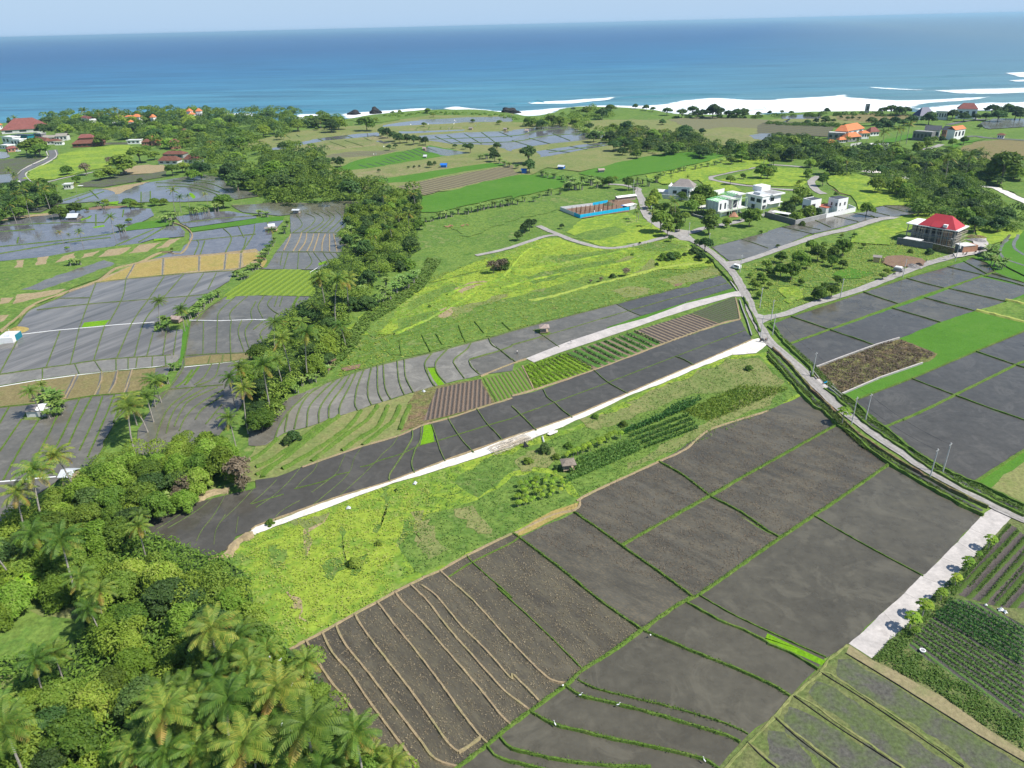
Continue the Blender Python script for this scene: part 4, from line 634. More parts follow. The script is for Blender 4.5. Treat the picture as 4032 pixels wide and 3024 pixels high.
sheet('straw_field', "A0 -60 735 200 705 370 700 330 740 200 800 165 860 120 930 -60 935", 'darksoil'); sheet('flooded_field', "A0 -60 860 100 850 110 920 -60 930", 'mid')
sheet('green_slope', "A0 250 880 270 820 480 720 560 660 800 620 1000 600 1130 600 1140 700 950 780 700 840 430 900 300 905", 'lime', jit=2)
sheet('flooded_field', "A0 -60 650 60 660 90 700 40 715 -60 720", 'pale')

# ---- far fields
def far(name, s, mat_): return sheet(name, s, 'fartan' if mat_ in ('tan', 'gold') else mat_, jit=0.8, step=8)
far('meadow', "A1 -200 620 0 560 300 480 700 440 1060 420 1500 320 2212 330 A2 0 400 500 400 800 380 1300 380 2212 380 A3 600 560 1200 560 1250 600 600 640 0 640 A2 2212 600 1700 600 850 660 300 800 60 900 A1 1600 1000 1000 1000 600 900 560 700 300 640 0 640", 'olive')
far('meadow', "A1 770 375 1000 335 1450 292 1900 292 2212 330 A2 0 400 A1 2212 345 1500 340 1080 400 900 400", 'grass')
far('canal_paddy', "A1 95 650 130 630 300 590 600 532 900 500 1060 490 1060 520 880 535 600 560 450 590 330 612 200 640", 'blue')
far('flooded_field', "A1 1090 428 1300 395 1500 380 1640 385 2212 345 2212 365 1700 410 1300 430 1100 440", 'blue')
far('flooded_field', "A1 1230 480 1400 478 1800 465 1780 475 1500 490 1250 500", 'blue')
far('flooded_field', "A1 1400 380 1800 360 2212 350 2212 395 1900 400 1500 405", 'greenw')
far('straw_field', "A1 340 605 540 572 730 552 940 535 1110 515 1230 560 1050 600 700 640 500 650", 'tan')
far('flooded_field', "A1 1020 565 1080 560 1160 580 1100 588", 'blue')
far('straw_field', "A1 1200 460 1500 450 1780 440 1800 460 1400 475", 'gold')
far('brown_field', "A1 600 690 780 660 1240 640 1060 690 640 712", rows_mat('far_brown_rows', (0.15, 0.13, 0.09), (0.20, 0.22, 0.10), 9, ang("A1 640 712 1060 690"), 0.5, 0.2))
far('rice_field', "A1 560 845 750 780 900 720 1320 640 1500 600 1850 670 1600 700 1300 745 950 805", 'rice')
far('flooded_field', "A1 1440 650 1500 610 1850 668 1650 695", 'greenw')
bunds('drain', ["A1 890 770 970 795", "A1 960 760 1040 783", "A1 1030 748 1110 772", "A1 1090 738 1165 757", "A1 1120 715 1200 748", "A1 1160 705 1250 738", "A1 1210 690 1290 728", "A1 1240 685 1330 718", "A1 1270 660 1370 705", "A1 1310 645 1430 695", "A1 1360 635 1460 680", "A1 1400 625 1500 668", "A1 1460 615 1560 655"], plain('drain_mud', (0.05, 0.055, 0.05)), w=1.6, h=0.1, step=6)
far('straw_field', "A1 820 860 900 835 1200 790 1700 730 1960 718 1995 740 1700 780 1400 830 1100 880 900 885", 'gold')
far('straw_field', "A1 1250 870 1700 800 1990 745 1700 790 1500 800 1200 830", 'tan')
far('rice_field', "A1 1020 900 1300 860 1700 800 2050 750 2200 765 1800 830 1400 910 1100 930", 'rice')
far('furrowed_field', "A1 1220 960 1500 900 1900 830 2212 772 A2 0 795 60 850 A1 2212 862 1900 930 1440 1030 1300 1000", rows_mat('far_tan_ridges', (0.12, 0.105, 0.07), (0.27, 0.24, 0.13), 4.2, ang("A1 1230 970 1450 1020"), 0.5, 0.4))
far('rice_field', "A1 1430 1050 1900 935 2212 868 A2 60 855 400 870 470 900 440 960 0 1060 A1 2212 1040 1560 1180 1400 1180", 'rice')
far('flooded_field', "A1 1400 520 1800 490 2212 478 A2 0 470 300 430 500 435 620 490 830 520 600 560 200 600 0 640 A1 2212 655 2050 600 1700 590 1500 560", 'mid')
for s in ("A1 1500 530 1800 505 2000 500 1900 560 1700 580", "A1 2000 500 2212 485 A2 100 470 60 530 A1 2212 570 1950 580", "A2 120 470 300 440 480 440 400 490 150 540", "A2 0 610 200 560 560 525 600 540 300 590 0 635", "A2 300 520 560 490 620 495 600 520 330 560"): far('flooded_field', s, 'blue')
far('flooded_field', "A2 210 655 400 625 650 590 840 572 840 602 600 640 400 680 260 705", 'blue')
bunds('terrace_bund', ["A1 1550 525 1700 590", "A1 1650 515 1800 590", "A1 1800 500 1950 590", "A1 1950 490 2100 600", "A1 2100 485 2212 530", "A1 1500 550 2212 520 A2 200 480 480 450", "A1 1700 580 2212 570 A2 300 520 600 500", "A2 0 560 200 620", "A2 150 540 330 590", "A2 350 500 500 560", "A2 300 640 500 665", "A2 500 610 650 640", "A2 650 590 780 612", "A2 320 665 600 625 830 590"], 'bundg', w=0.5, h=0.3, step=6, wfar=0.0012)
bunds('terrace_bund', ["A1 640 535 690 552", "A1 780 517 830 535", "A1 540 545 580 562", "A1 640 570 780 620", "A1 770 560 930 610", "A1 930 535 1000 565", "A1 250 510 300 540", "A1 350 510 380 530", "A1 1400 445 1380 470", "A1 1500 440 1490 465", "A1 1600 440 1590 462", "A1 1700 438 1690 460"], 'bundd', w=0.6, h=0.3, step=6, wfar=0.0015)
far('rice_field', "A2 560 850 700 800 900 750 1150 700 1350 665 1600 662 1830 680 1800 710 1600 760 1400 810 1150 850 1000 880 900 900 750 880", 'rice')
far('meadow', "A2 200 720 500 670 850 630 1340 665 900 750 600 830 300 790", 'olive')
far('meadow', "A2 1150 860 1600 770 1830 700 2212 700 2212 770 1700 870 1700 900 1900 940 2000 1000 1700 1000 1600 900 1300 940", 'lime')
far('meadow', "A2 1780 905 1950 850 2212 790 A3 300 1020 330 1180 A2 2212 955 2000 940", 'lime')
far('meadow', "A3 470 1100 700 1050 880 1100 1030 1200 1250 1290 1250 1340 1000 1335 830 1375 780 1380 740 1260 600 1230", 'lime')
far('meadow', "A3 1150 1440 1300 1410 1500 1400 1800 1470 2212 1560 U 2300 520 U 2300 580 B3 2212 60 1860 160 1780 0 1300 0 1100 50 1050 150 A3 700 1659 760 1560", 'lime')
far('straw_field', "A2 1350 375 1700 350 2212 380 A3 0 600 A2 2212 460 1850 440 1600 470 1450 420", rows_mat('far_terrace_rows', (0.15, 0.16, 0.08), (0.24, 0.22, 0.12), 7, ang("A2 1400 400 2212 420"), 0.5, 0.3))
far('straw_field', "A2 1640 500 1850 480 2100 520 2050 555 1850 590 1700 540", 'tan')
far('flooded_field', "A2 2050 515 2212 488 A3 200 590 100 640 A2 2212 560 2100 545", 'mid')
far('brown_field', "A3 -100 650 0 612 300 620 600 640 510 745 0 720 -100 720", rows_mat('far_olive_rows', (0.11, 0.105, 0.075), (0.16, 0.16, 0.08), 11, ang("A3 0 680 500 740"), 0.5, 0.3))
far('flooded_field', "A3 120 570 300 555 460 565 450 590 250 592 130 590", 'blue')
far('brown_field', "A3 600 560 900 545 1240 555 1200 590 900 620 600 600", 'oldgold')
far('brown_field', "A3 1640 850 1800 790 2000 770 2212 785 U 2300 310 U 2300 360 A3 2212 945 1950 960 1900 980 1700 900", 'oldgold')
far('rice_field', "A3 950 785 1250 720 1240 765 980 812", 'rice'); far('rice_field', "A3 1550 830 1700 780 1900 765 1700 800 1600 850", 'rice')
far('meadow', "A3 1900 1120 2212 1070 U 2300 370 U 2300 430 A3 2212 1280 2000 1180 1870 1160", 'grass'); far('brown_field', "A3 1950 590 2212 590 U 2300 260 U 2300 280 A3 2212 660 1900 680 1800 640", 'greenw')
far('green_paddy', "B3 1880 200 2050 130 2212 30 U 2300 500 U 2300 600 B3 2212 420 2050 340", 'rice')
bunds('terrace_bund', ["B3 2090 60 2010 170 2030 260 2212 330", "B3 2160 60 2120 160 2212 240"], 'murky', w=2.5, h=0.05, step=3)
# ================================================================ VEGETATION
def leaf_mat(name, cols, transl=0.3, hue=0.25, clump=0.35, rough=0.55):
    m = bpy.data.materials.new(name); m.use_nodes = True; nt = m.node_tree; b = nt.nodes['Principled BSDF']; out = nt.nodes['Material Output']
    g = nt.nodes.new('ShaderNodeNewGeometry'); oi = nt.nodes.new('ShaderNodeObjectInfo')
    n = noise(nt, g.outputs['Position'], clump, 3, 0.6)
    k = math_(nt, 'ADD', math_(nt, 'MULTIPLY', g.outputs['Random Per Island'], 0.35), math_(nt, 'MULTIPLY', n, 0.5))
    k = math_(nt, 'ADD', k, math_(nt, 'MULTIPLY', oi.outputs['Random'], 0.3))
    c = ramp(nt, k, [(0.15+0.75*i/(len(cols)-1), x) for i, x in enumerate(cols)])
    v = math_(nt, 'ADD', math_(nt, 'MULTIPLY', oi.outputs['Random'], hue*2), 1-hue)
    hs = nt.nodes.new('ShaderNodeHueSaturation'); nt.links.new(c, hs.inputs['Color']); nt.links.new(v, hs.inputs['Value'])
    nt.links.new(math_(nt, 'ADD', math_(nt, 'MULTIPLY', math_(nt, 'FRACT', math_(nt, 'MULTIPLY', oi.outputs['Random'], 7.3)), 0.03), 0.483), hs.inputs['Hue'])
    nt.links.new(hs.outputs[0], b.inputs['Base Color']); b.inputs['Roughness'].default_value = rough; b.inputs['Specular IOR Level'].default_value = 0.25
    t = nt.nodes.new('ShaderNodeBsdfTranslucent'); nt.links.new(hs.outputs[0], t.inputs['Color'])
    mx = nt.nodes.new('ShaderNodeMixShader'); mx.inputs[0].default_value = transl
    nt.links.new(b.outputs[0], mx.inputs[1]); nt.links.new(t.outputs[0], mx.inputs[2]); nt.links.new(mx.outputs[0], out.inputs['Surface'])
    return m
M['leaf'] = leaf_mat('broad_leaves', [(0.06, 0.13, 0.018), (0.115, 0.21, 0.028), (0.175, 0.28, 0.036), (0.24, 0.33, 0.055)], transl=0.42)
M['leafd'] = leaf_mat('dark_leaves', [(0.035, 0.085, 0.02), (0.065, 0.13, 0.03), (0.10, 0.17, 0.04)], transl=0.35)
M['leafl'] = leaf_mat('feathery_leaves', [(0.11, 0.20, 0.02), (0.18, 0.30, 0.03), (0.25, 0.38, 0.045), (0.31, 0.38, 0.08)], transl=0.42)
M['palm'] = leaf_mat('palm_fronds', [(0.05, 0.115, 0.015), (0.085, 0.17, 0.02), (0.135, 0.22, 0.03), (0.26, 0.29, 0.045)], hue=0.15)
M['palmy'] = leaf_mat('yellowed_fronds', [(0.16, 0.20, 0.03), (0.26, 0.26, 0.04), (0.34, 0.22, 0.05)], hue=0.1)
M['ban'] = leaf_mat('banana_leaves', [(0.05, 0.13, 0.02), (0.10, 0.21, 0.03), (0.19, 0.30, 0.06), (0.27, 0.34, 0.12)])
M['pap'] = leaf_mat('papaya_leaves', [(0.10, 0.22, 0.015), (0.18, 0.32, 0.02), (0.30, 0.38, 0.03)])
M['maize'] = leaf_mat('maize_leaves', [(0.04, 0.12, 0.025), (0.07, 0.18, 0.035), (0.12, 0.24, 0.05)])
M['weed'] = leaf_mat('weed_leaves', [(0.09, 0.19, 0.02), (0.17, 0.28, 0.03), (0.26, 0.35, 0.045), (0.33, 0.36, 0.11)], clump=0.07, transl=0.4)
M['weedg'] = leaf_mat('grass_leaves', [(0.07, 0.14, 0.02), (0.11, 0.19, 0.03), (0.17, 0.24, 0.05)], clump=0.12, transl=0.4)
M['dry'] = leaf_mat('dry_leaves', [(0.12, 0.10, 0.06), (0.20, 0.16, 0.10), (0.26, 0.22, 0.14)])
M['bark'] = plain('tree_bark', (0.22, 0.18, 0.14), 0.9, 0.1, 0.4, 2.0)
M['palmbark'] = plain('palm_bark', (0.33, 0.30, 0.26), 0.9, 0.1, 0.4, 3.0)

def quads(C, N, s, asp=1.7, rng=RNG, tilt=0.7):
    "leaf-shaped quads at C facing roughly N"
    n = len(C); N = N + rng.normal(0, tilt, (n, 3)); N /= np.linalg.norm(N, axis=1)[:, None]+1e-9
    T = np.cross(N, rng.normal(0, 1, (n, 3))); T /= np.linalg.norm(T, axis=1)[:, None]+1e-9; B = np.cross(N, T)
    s = (s*rng.uniform(0.6, 1.4, n))[:, None]
    V = np.stack([C-T*s*asp*0.5, C+B*s*0.5+T*s*0.1, C+T*s*asp*0.5-N*s*0.15, C-B*s*0.5+T*s*0.1], 1).reshape(-1, 3)
    return V, np.arange(4*n).reshape(-1, 4)
def np_mesh(name, parts, mats):
    Vs = []; Fs = []; mi = []; b = 0
    for V, F, m_ in parts:
        V = np.asarray(V, dtype=float); Vs.append(V); Fs += [tuple(int(i)+b for i in f) for f in F]; mi += [m_]*len(F); b += len(V)
    me = bpy.data.meshes.new(name); me.from_pydata(np.concatenate(Vs).tolist(), [], Fs)
    for x in mats: me.materials.append(M[x])
    me.polygons.foreach_set('material_index', mi); me.update(); return me
def tube(pts, rad, n=6):
    V = []; F = []
    for k, (p, r) in enumerate(zip(pts, rad)):
        a = Vector(pts[max(0, k-1)]); c = Vector(pts[min(len(pts)-1, k+1)]); q = (c-a).normalized().to_track_quat('Z', 'Y')
        for i in range(n):
            t = 2*math.pi*i/n; V.append(tuple(Vector(p)+q @ Vector((math.cos(t)*r, math.sin(t)*r, 0))))
    for k in range(len(pts)-1):
        for i in range(n): F.append((k*n+i, k*n+(i+1) % n, (k+1)*n+(i+1) % n, (k+1)*n+i))
    return V, F
def cat(parts):
    V = []; F = []
    for v, f in parts: b = len(V); V += list(v); F += [tuple(b+i for i in x) for x in f]
    return V, F
def make_broad(seed, nl=2600, leaf=0.10, flat=0.75, mat_='leaf', lobes=9, trunk=0.42, droop=0.0, spread=1.0, asp=1.7):
    "unit tree: height 1, crown width about 1"
    r = np.random.default_rng(seed); Ls = []
    for i in range(lobes):
        a = i*2.4+r.uniform(-.4, .4); rr = math.sqrt((i+0.3)/lobes)*0.33*spread
        R = r.uniform(0.15, 0.24)*(1.15 if i == 0 else 1)
        z = 0.78-0.9*rr*rr/0.33*flat+r.uniform(-0.07, 0.05)
        if i > lobes*0.6 and r.random() < 0.45: z -= 0.16
        Ls.append((rr*math.cos(a), rr*math.sin(a), max(z, 0.36), R))
    w_ = np.array([l[3]**2 for l in Ls]); w_ /= w_.sum(); idx = r.choice(lobes, nl, p=w_)
    L = np.array(Ls)[idx]; d = r.normal(0, 1, (nl, 3)); d /= np.linalg.norm(d, axis=1)[:, None]
    d[:, 2] = np.where(d[:, 2] < -0.35, -d[:, 2], d[:, 2])
    rad = L[:, 3]*(1.0-np.abs(r.normal(0, 0.16, nl)))*(1+0.18*np.sin(d[:, 0]*7+L[:, 0]*40)*np.cos(d[:, 1]*6+L[:, 1]*30))
    C = L[:, :3]+d*rad[:, None]*np.array([1.05, 1.05, flat])
    if droop: C[:, 2] -= droop*np.maximum(0, np.hypot(C[:, 0], C[:, 1])-0.2)**1.5*3
    stray = r.random(nl) < 0.06; C[stray] += d[stray]*0.05
    crown = quads(C, d+np.array([0, 0, 0.5]), leaf, asp, r, 0.55)
    ts = [tube([(0, 0, 0), (0.01, 0, trunk*0.5), (0.0, 0.01, trunk), (0.02, 0, 0.66)], [0.035, 0.026, 0.022, 0.008])]
    for l in Ls[:6]: ts.append(tube([(0.003, 0.004, trunk*0.8), (l[0]*0.55, l[1]*0.55, (trunk+l[2])/2), (l[0], l[1], l[2])], [0.017, 0.012, 0.004], 5))
    tv = cat(ts)
    return crown, tv, mat_
def make_palm(seed, nf=24, H=1.0, seg=11, yellow=0.3, lean=0.12):
    "unit palm: crown radius about 1, trunk 2.6"
    r = np.random.default_rng(seed); TH = 2.6*H; top = np.array([lean*TH, lean*0.5*TH*r.uniform(-1, 1), TH])
    q = [np.array([0, 0, 0]), top*np.array([0.15, 0.2, 0.35]), top*np.array([0.5, 0.55, 0.7]), top]
    trunk = tube([tuple(x) for x in q], [0.055, 0.042, 0.035, 0.03], 7)
    Vg = [[], []]; Fg = [[], []]
    for k in range(nf):
        t = k/nf; az = k*2.39996+r.uniform(-.25, .25); el = 1.25-1.75*t**0.9+r.uniform(-0.12, 0.12); Lf = (0.92+0.16*r.random())*(0.85 if el > 0.9 else 1.0)
        p = top.copy(); pts = []; e = el; wx = 0.22
        for s in range(seg+1):
            pts.append(p.copy()); d = np.array([math.cos(e)*math.cos(az)+wx*(s/seg)*0.5, math.cos(e)*math.sin(az)-wx*(s/seg)*0.3, math.sin(e)]); d /= np.linalg.norm(d)
            p = p+d*Lf/seg; e -= (1.35 if el > 0.3 else 0.95)/seg*(0.5+s/seg)
        which = 1 if (t > 1-yellow and r.random() < 0.75) else 0; V = Vg[which]; F = Fg[which]
        for s in range(1, seg+1):
            a = pts[s-1]; b_ = pts[s]; d = b_-a; d /= np.linalg.norm(d); side = np.cross(d, [0, 0, 1]); side /= np.linalg.norm(side)+1e-6; up = np.cross(side, d)
            wl = 0.13*math.sin(math.pi*min(1, (s+0.6)/(seg+1.2)))**0.7+0.03
            for sg in (-1, 1):
                o_ = side*sg*wl+d*wl*0.55-up*wl*(0.35+0.4*r.random()); i0 = len(V)
                V += [tuple(a), tuple(a+(b_-a)*0.85), tuple(a+(b_-a)*0.75+o_*1.05), tuple(a+(b_-a)*0.4+o_*1.0)]; F.append((i0, i0+1, i0+2, i0+3))
    return (Vg, Fg), trunk, r
def make_banana(seed, nst=4):
    "unit clump: height 1"
    r = np.random.default_rng(seed); V = []; F = []; ts = []
    for c in range(nst):
        bx, by = (r.uniform(-.3, .3), r.uniform(-.3, .3)) if c else (0, 0); h = r.uniform(0.4, 0.6); ts.append(tube([(bx, by, 0), (bx+.02, by, h)], [0.045, 0.03], 5))
        for k in range(8):
            az = k*2.4+r.uniform(-.3, .3); el = r.uniform(0.7, 1.35); L = r.uniform(0.4, 0.6); p = np.array([bx+.02, by, h]); pts = []
            for s in range(6):
                pts.append(p.copy()); d = np.array([math.cos(el)*math.cos(az), math.cos(el)*math.sin(az), math.sin(el)]); p = p+d*L/5; el -= 0.34
            for s in range(5):
                a, b_ = pts[s], pts[s+1]; d = (b_-a)/np.linalg.norm(b_-a); side = np.cross(d, [0, 0, 1.0]); side /= np.linalg.norm(side)+1e-6; up = np.cross(side, d)
                w0 = 0.085*math.sin(math.pi*(s+0.3)/5.6); w1 = 0.085*math.sin(math.pi*(s+1.3)/5.8)
                for sg in (-1, 1):
                    i0 = len(V); V += [tuple(a), tuple(b_), tuple(b_+side*sg*w1-up*w1*.4), tuple(a+side*sg*w0-up*w0*.4)]; F.append((i0, i0+1, i0+2, i0+3))
    return (V, F), cat(ts)
def make_papaya(seed):
    r = np.random.default_rng(seed); ts = [tube([(0, 0, 0), (0.02, 0, 0.72)], [0.03, 0.022], 6)]; V = []; F = []
    for k in range(16):
        az = k*2.4; el = 1.1-1.2*k/16; L = 0.30; p = np.array([0.02, 0, 0.74]); q = p+np.array([math.cos(el)*math.cos(az), math.cos(el)*math.sin(az), math.sin(el)])*L
        ts.append(tube([tuple(p), tuple(q)], [0.006, 0.004], 3)); nn = np.array([math.cos(az)*0.4, math.sin(az)*0.4, 1]); nn /= np.linalg.norm(nn)
        t = np.cross(nn, [0, 1, 0.1]); t /= np.linalg.norm(t); b_ = np.cross(nn, t)
        for j in range(7):
            a = j*2*math.pi/7; d = t*math.cos(a)+b_*math.sin(a); s_ = np.cross(nn, d); i0 = len(V)
            V += [tuple(q), tuple(q+d*.07+s_*.04), tuple(q+d*.15-nn*.03), tuple(q+d*.07-s_*.04)]; F.append((i0, i0+1, i0+2, i0+3))
    return (V, F), cat(ts)
PROTO = {}
def reg(kind, crownparts, trunk, mats, tmat):
    "crownparts: list of (V,F,slot)"
    i = len(PROTO.setdefault(kind, []))
    cm = np_mesh(kind+'_crown', crownparts, mats); tm = np_mesh(kind+'_trunk', [(trunk[0], trunk[1], 0)], [tmat])
    jm = np_mesh(kind+'_whole', crownparts+[(trunk[0], trunk[1], len(mats))], list(mats)+[tmat]); PROTO[kind].append((cm, tm, jm))
for s in range(5): c_, t_, m_ = make_broad(100+s, 7000, 0.040, lobes=11+s); reg('broad_hi', [(*c_, 0)], t_, [m_], 'bark')
for s in range(3): c_, t_, m_ = make_broad(150+s, 7500, 0.034, 0.9, 'leafl', 14, 0.35, 0.25, 1.15, 2.4); reg('feather_hi', [(*c_, 0)], t_, [m_], 'bark')
for s in range(3): c_, t_, m_ = make_broad(180+s, 6500, 0.042, 0.8, 'leafd', 10, 0.4); reg('dark_hi', [(*c_, 0)], t_, [m_], 'bark')
for s in range(4): c_, t_, m_ = make_broad(200+s, 1500, 0.085, lobes=8+s); reg('broad', [(*c_, 0)], t_, [m_], 'bark')
for s in range(3): c_, t_, m_ = make_broad(230+s, 1500, 0.08, 0.8, 'leafd', 9, 0.36); reg('dark', [(*c_, 0)], t_, [m_], 'bark')
for s in range(2): c_, t_, m_ = make_broad(250+s, 1600, 0.075, 0.9, 'leafl', 12, 0.35, 0.2, 1.1, 2.2); reg('feather', [(*c_, 0)], t_, [m_], 'bark')
for s in range(3): c_, t_, m_ = make_broad(270+s, 1400, 0.075, 0.9, 'leaf' if s else 'leafd', 8, 0.15, 0.15, 1.2); c_ = (c_[0]*np.array([1.1, 1.1, 0.9])-np.array([0, 0, 0.16]), c_[1]); reg('shrub', [(*c_, 0)], t_, [m_], 'bark')
c_, t_, m_ = make_broad(290, 700, 0.06, 0.9, 'dry', 8, 0.3); reg('dead', [(*c_, 0)], t_, [m_], 'bark')
for s in range(4):
    (Vg, Fg), t_, r_ = make_palm(300+s, 24, 1.0+0.1*s, 16, 0.14+0.04*s, 0.06+0.04*s); reg('palm_hi', [(Vg[0], Fg[0], 0), (Vg[1] or [(0, 0, 0)], Fg[1], 1)], t_, ['palm', 'palmy'], 'palmbark')
for s in range(3):
    (Vg, Fg), t_, r_ = make_palm(330+s, 14, 0.9+0.15*s, 7, 0.25 if s < 2 else 0.9, 0.1); reg('palm', [(Vg[0], Fg[0], 0), (Vg[1] or [(0, 0, 0)], Fg[1], 1)], t_, ['palm', 'palmy'], 'palmbark')
for s in range(3): c_, t_ = make_banana(350+s, 3+s); reg('banana', [(*c_, 0)], t_, ['ban'], 'palmbark')
for s in range(2): c_, t_ = make_papaya(370+s); reg('papaya', [(*c_, 0)], t_, ['pap'], 'palmbark')

NAMES = {'broad_hi': ('broadleaf_tree', 'tree'), 'broad': ('broadleaf_tree', 'tree'), 'dark_hi': ('dark_leaved_tree', 'tree'), 'dark': ('dark_leaved_tree', 'tree'),
 'feather_hi': ('feathery_tree', 'tree'), 'feather': ('feathery_tree', 'tree'), 'shrub': ('shrub', 'shrub'), 'dead': ('dry_bush', 'bush'), 'palm_hi': ('coconut_palm', 'palm'), 'palm': ('coconut_palm', 'palm'),
 'banana': ('banana_plant', 'banana plant'), 'papaya': ('papaya_tree', 'papaya tree')}
ALLP = []      # (root, kind, u, v, region phrase, size)
def place(kind, x, y, w, u, v, region, hscale=1.0, rz=None):
    "w = crown width in metres"
    pr = random.choice(PROTO[kind]); nm, cat_ = NAMES[kind]; rz = random.uniform(0, 6.28) if rz is None else rz
    if kind.startswith('palm'): s = w/2; sc = (s, s, s*hscale)
    elif kind == 'banana': s = w; sc = (s, s, s*hscale)
    elif kind == 'papaya': s = w*1.35; sc = (s, s, s)
    else: s = w; sc = (s, s, s*hscale)
    part = math.hypot(x, y) < 330 and kind != 'shrub'
    if part:
        o = bpy.data.objects.new(nm, None); COL.objects.link(o); o.empty_display_size = 0.3
        for q, me in (('crown', pr[0]), ('trunk', pr[1])):
            c = bpy.data.objects.new(q, me); COL.objects.link(c); c.parent = o
    else:
        o = bpy.data.objects.new(nm, pr[2]); COL.objects.link(o)
    o.location = (x, y, 0.0); o.scale = sc; o.rotation_euler = (0, 0, rz); o['category'] = cat_
    ALLP.append([o, kind, u, v, region, w]); return o
ZC = {'broad_hi': .68, 'broad': .66, 'dark_hi': .66, 'dark': .62, 'feather_hi': .66, 'feather': .64, 'shrub': .4, 'dead': .5, 'palm_hi': 1.25, 'palm': 1.2, 'banana': .6, 'papaya': 1.0}
def T(kind, region, s, hscale=1.0, wmul=1.0):
    "crown centre and crown width read from the survey: sheet x y width ..."
    tg = 'U'; nums = []
    for t in s.split():
        if t in SHEET: tg = t; continue
        nums.append(float(t))
        if len(nums) == 3:
            ox, oy, q = SHEET[tg]; u, v, w = ox+nums[0]/q, oy+nums[1]/q, nums[2]/q; nums = []
            k = kind; x, y = gp(u, v)
            for _ in range(3):
                W = w/pxm(u, v)*wmul; zc = W*ZC[k]*hscale; x, y = gp(u, v, zc)
            d = math.hypot(x, y)
            if k in ('broad', 'dark', 'feather', 'palm') and d < 300: k += '_hi'
            place(k, x, y, W, u, v, region, hscale)
def inside(p, x, y):
    c = False; j = len(p)-1
    for i in range(len(p)):
        if (p[i][1] > y) != (p[j][1] > y) and x < (p[j][0]-p[i][0])*(y-p[i][1])/(p[j][1]-p[i][1])+p[i][0]: c = not c
        j = i
    return c
def forest(region, s, kinds, w, sp, zc=5.0, holes=(), maxn=90, seed=1, hs=1.0):
    "fill the ground under a crown outline"
    r = random.Random(seed); U = P(s); W = [gp(u, v, zc) for u, v in U]; H = [[gp(u, v, zc) for u, v in P(h)] for h in holes]
    xs = [p[0] for p in W]; ys = [p[1] for p in W]; pts = []; tries = 0
    while tries < 6000 and len(pts) < maxn:
        tries += 1; x = r.uniform(min(xs), max(xs)); y = r.uniform(min(ys), max(ys))
        if not inside(W, x, y) or any(inside(h, x, y) for h in H): continue
        ww = r.uniform(*w); q = sp*ww
        if any((x-a)**2+(y-b)**2 < (q+c)**2/4 for a, b, c in pts): continue
        pts.append((x, y, q)); k = r.choices([k for k, _ in kinds], [c for _, c in kinds])[0]
        if k.startswith('palm'): ww = min(max(ww, 6.5), 9)
        if k == 'banana': ww = r.uniform(3.6, 5)
        if k == 'shrub': ww *= 0.6
        if k in ('broad', 'dark', 'feather', 'palm') and math.hypot(x, y) < 300: k += '_hi'
        d = RM.transposed() @ Vector((x, y, zc-CAMH)); u = 1106-d.x/d.z*FP; v = 829.5+d.y/d.z*FP
        place(k, x, y, ww, u, v, region, hs*r.uniform(0.85, 1.15))
    return len(pts)
F1 = "U -60 1150 40 1110 100 1080 190 1030 C0 700 350 800 420 950 300 1150 220 1350 280 1500 180 1700 130 1880 120 1980 200 1990 260 1850 430 1620 600 1400 700 1170 790 1060 900 1080 1030 1250 1150 1450 1210 1700 1280 1900 1330 2080 1420 D0 2080 340 2212 350 D1 120 560 280 650 560 700 560 900 680 1150 760 1300 1030 1400 1300 1500 1400 1750 U 860 1720 -80 1720"
CLR = "D0 -200 250 120 200 300 60 540 20 700 150 740 350 700 560 500 620 200 720 -200 800"
CLRF = "D0 -400 200 -200 330 120 260 300 150 540 120 740 230 800 430 800 700 640 860 300 980 -400 1100"
forest('near forest', F1, [('feather_hi', 7), ('broad_hi', 4), ('dark_hi', 2), ('palm_hi', 0.5), ('banana', 1)], (5.0, 8.5), 0.55, 6.5, [CLRF, "D1 0 600 600 700 900 1300 400 1700 -300 1700 -400 900"], 110, 3, 1.0)
forest('palm grove', "D0 1500 380 2212 300 D1 0 540 260 620 550 780 700 1200 900 1300 1200 1480 1300 1700 -600 1750 D0 1300 1659 1100 1300 1500 1000", [('broad_hi', 3), ('dark_hi', 1), ('feather_hi', 1)], (4.5, 6.0), 0.8, 5, (), 26, 5, 0.75)
T('palm_hi', 'palm grove', "D0 1720 500 330 2110 440 300 1850 720 430 1380 1210 430 1900 1280 470 2060 1470 480 1450 1480 400 1100 1520 330 2150 1080 400 1640 940 330 D1 80 640 250 370 780 300 190 980 440 430 1290 520 60 810 360 900 1540 420 1160 1600 300 60 1520 300 640 1640 300 300 1560 280 D0 1780 960 330 1560 1090 300 2000 860 330 1700 1340 330 D1 20 1180 380 620 1640 300 330 1620 360 D0 1950 620 330 2100 760 330 1500 1100 300 1300 1350 300 1750 1480 380 2150 1560 360 1950 1620 330 1600 1600 340 1250 1600 300 2180 920 330 1800 1150 300 D1 300 1120 330 120 1420 360 560 1480 300 1050 1520 220 760 1400 240", 0.85, 1.0)
T('palm_hi', 'near forest', "C0 250 590 290 110 700 250 570 360 260 1210 830 170 1190 960 210 240 1010 270 540 1190 310 750 1370 250 820 1560 240 30 1150 260 D0 60 1420 380 40 1120 300 270 800 270 460 690 250 830 360 230")
T('banana', 'near forest', "C0 140 1180 220 40 1240 200 180 1400 160", 1.0)
T('papaya', 'clearing edge', "C0 200 1420 160 110 1380 140 60 1500 150")
T('dead', 'near forest', "D0 1510 230 130 C0 1600 570 190 1540 650 130 C0 2060 450 260 2100 560 150")
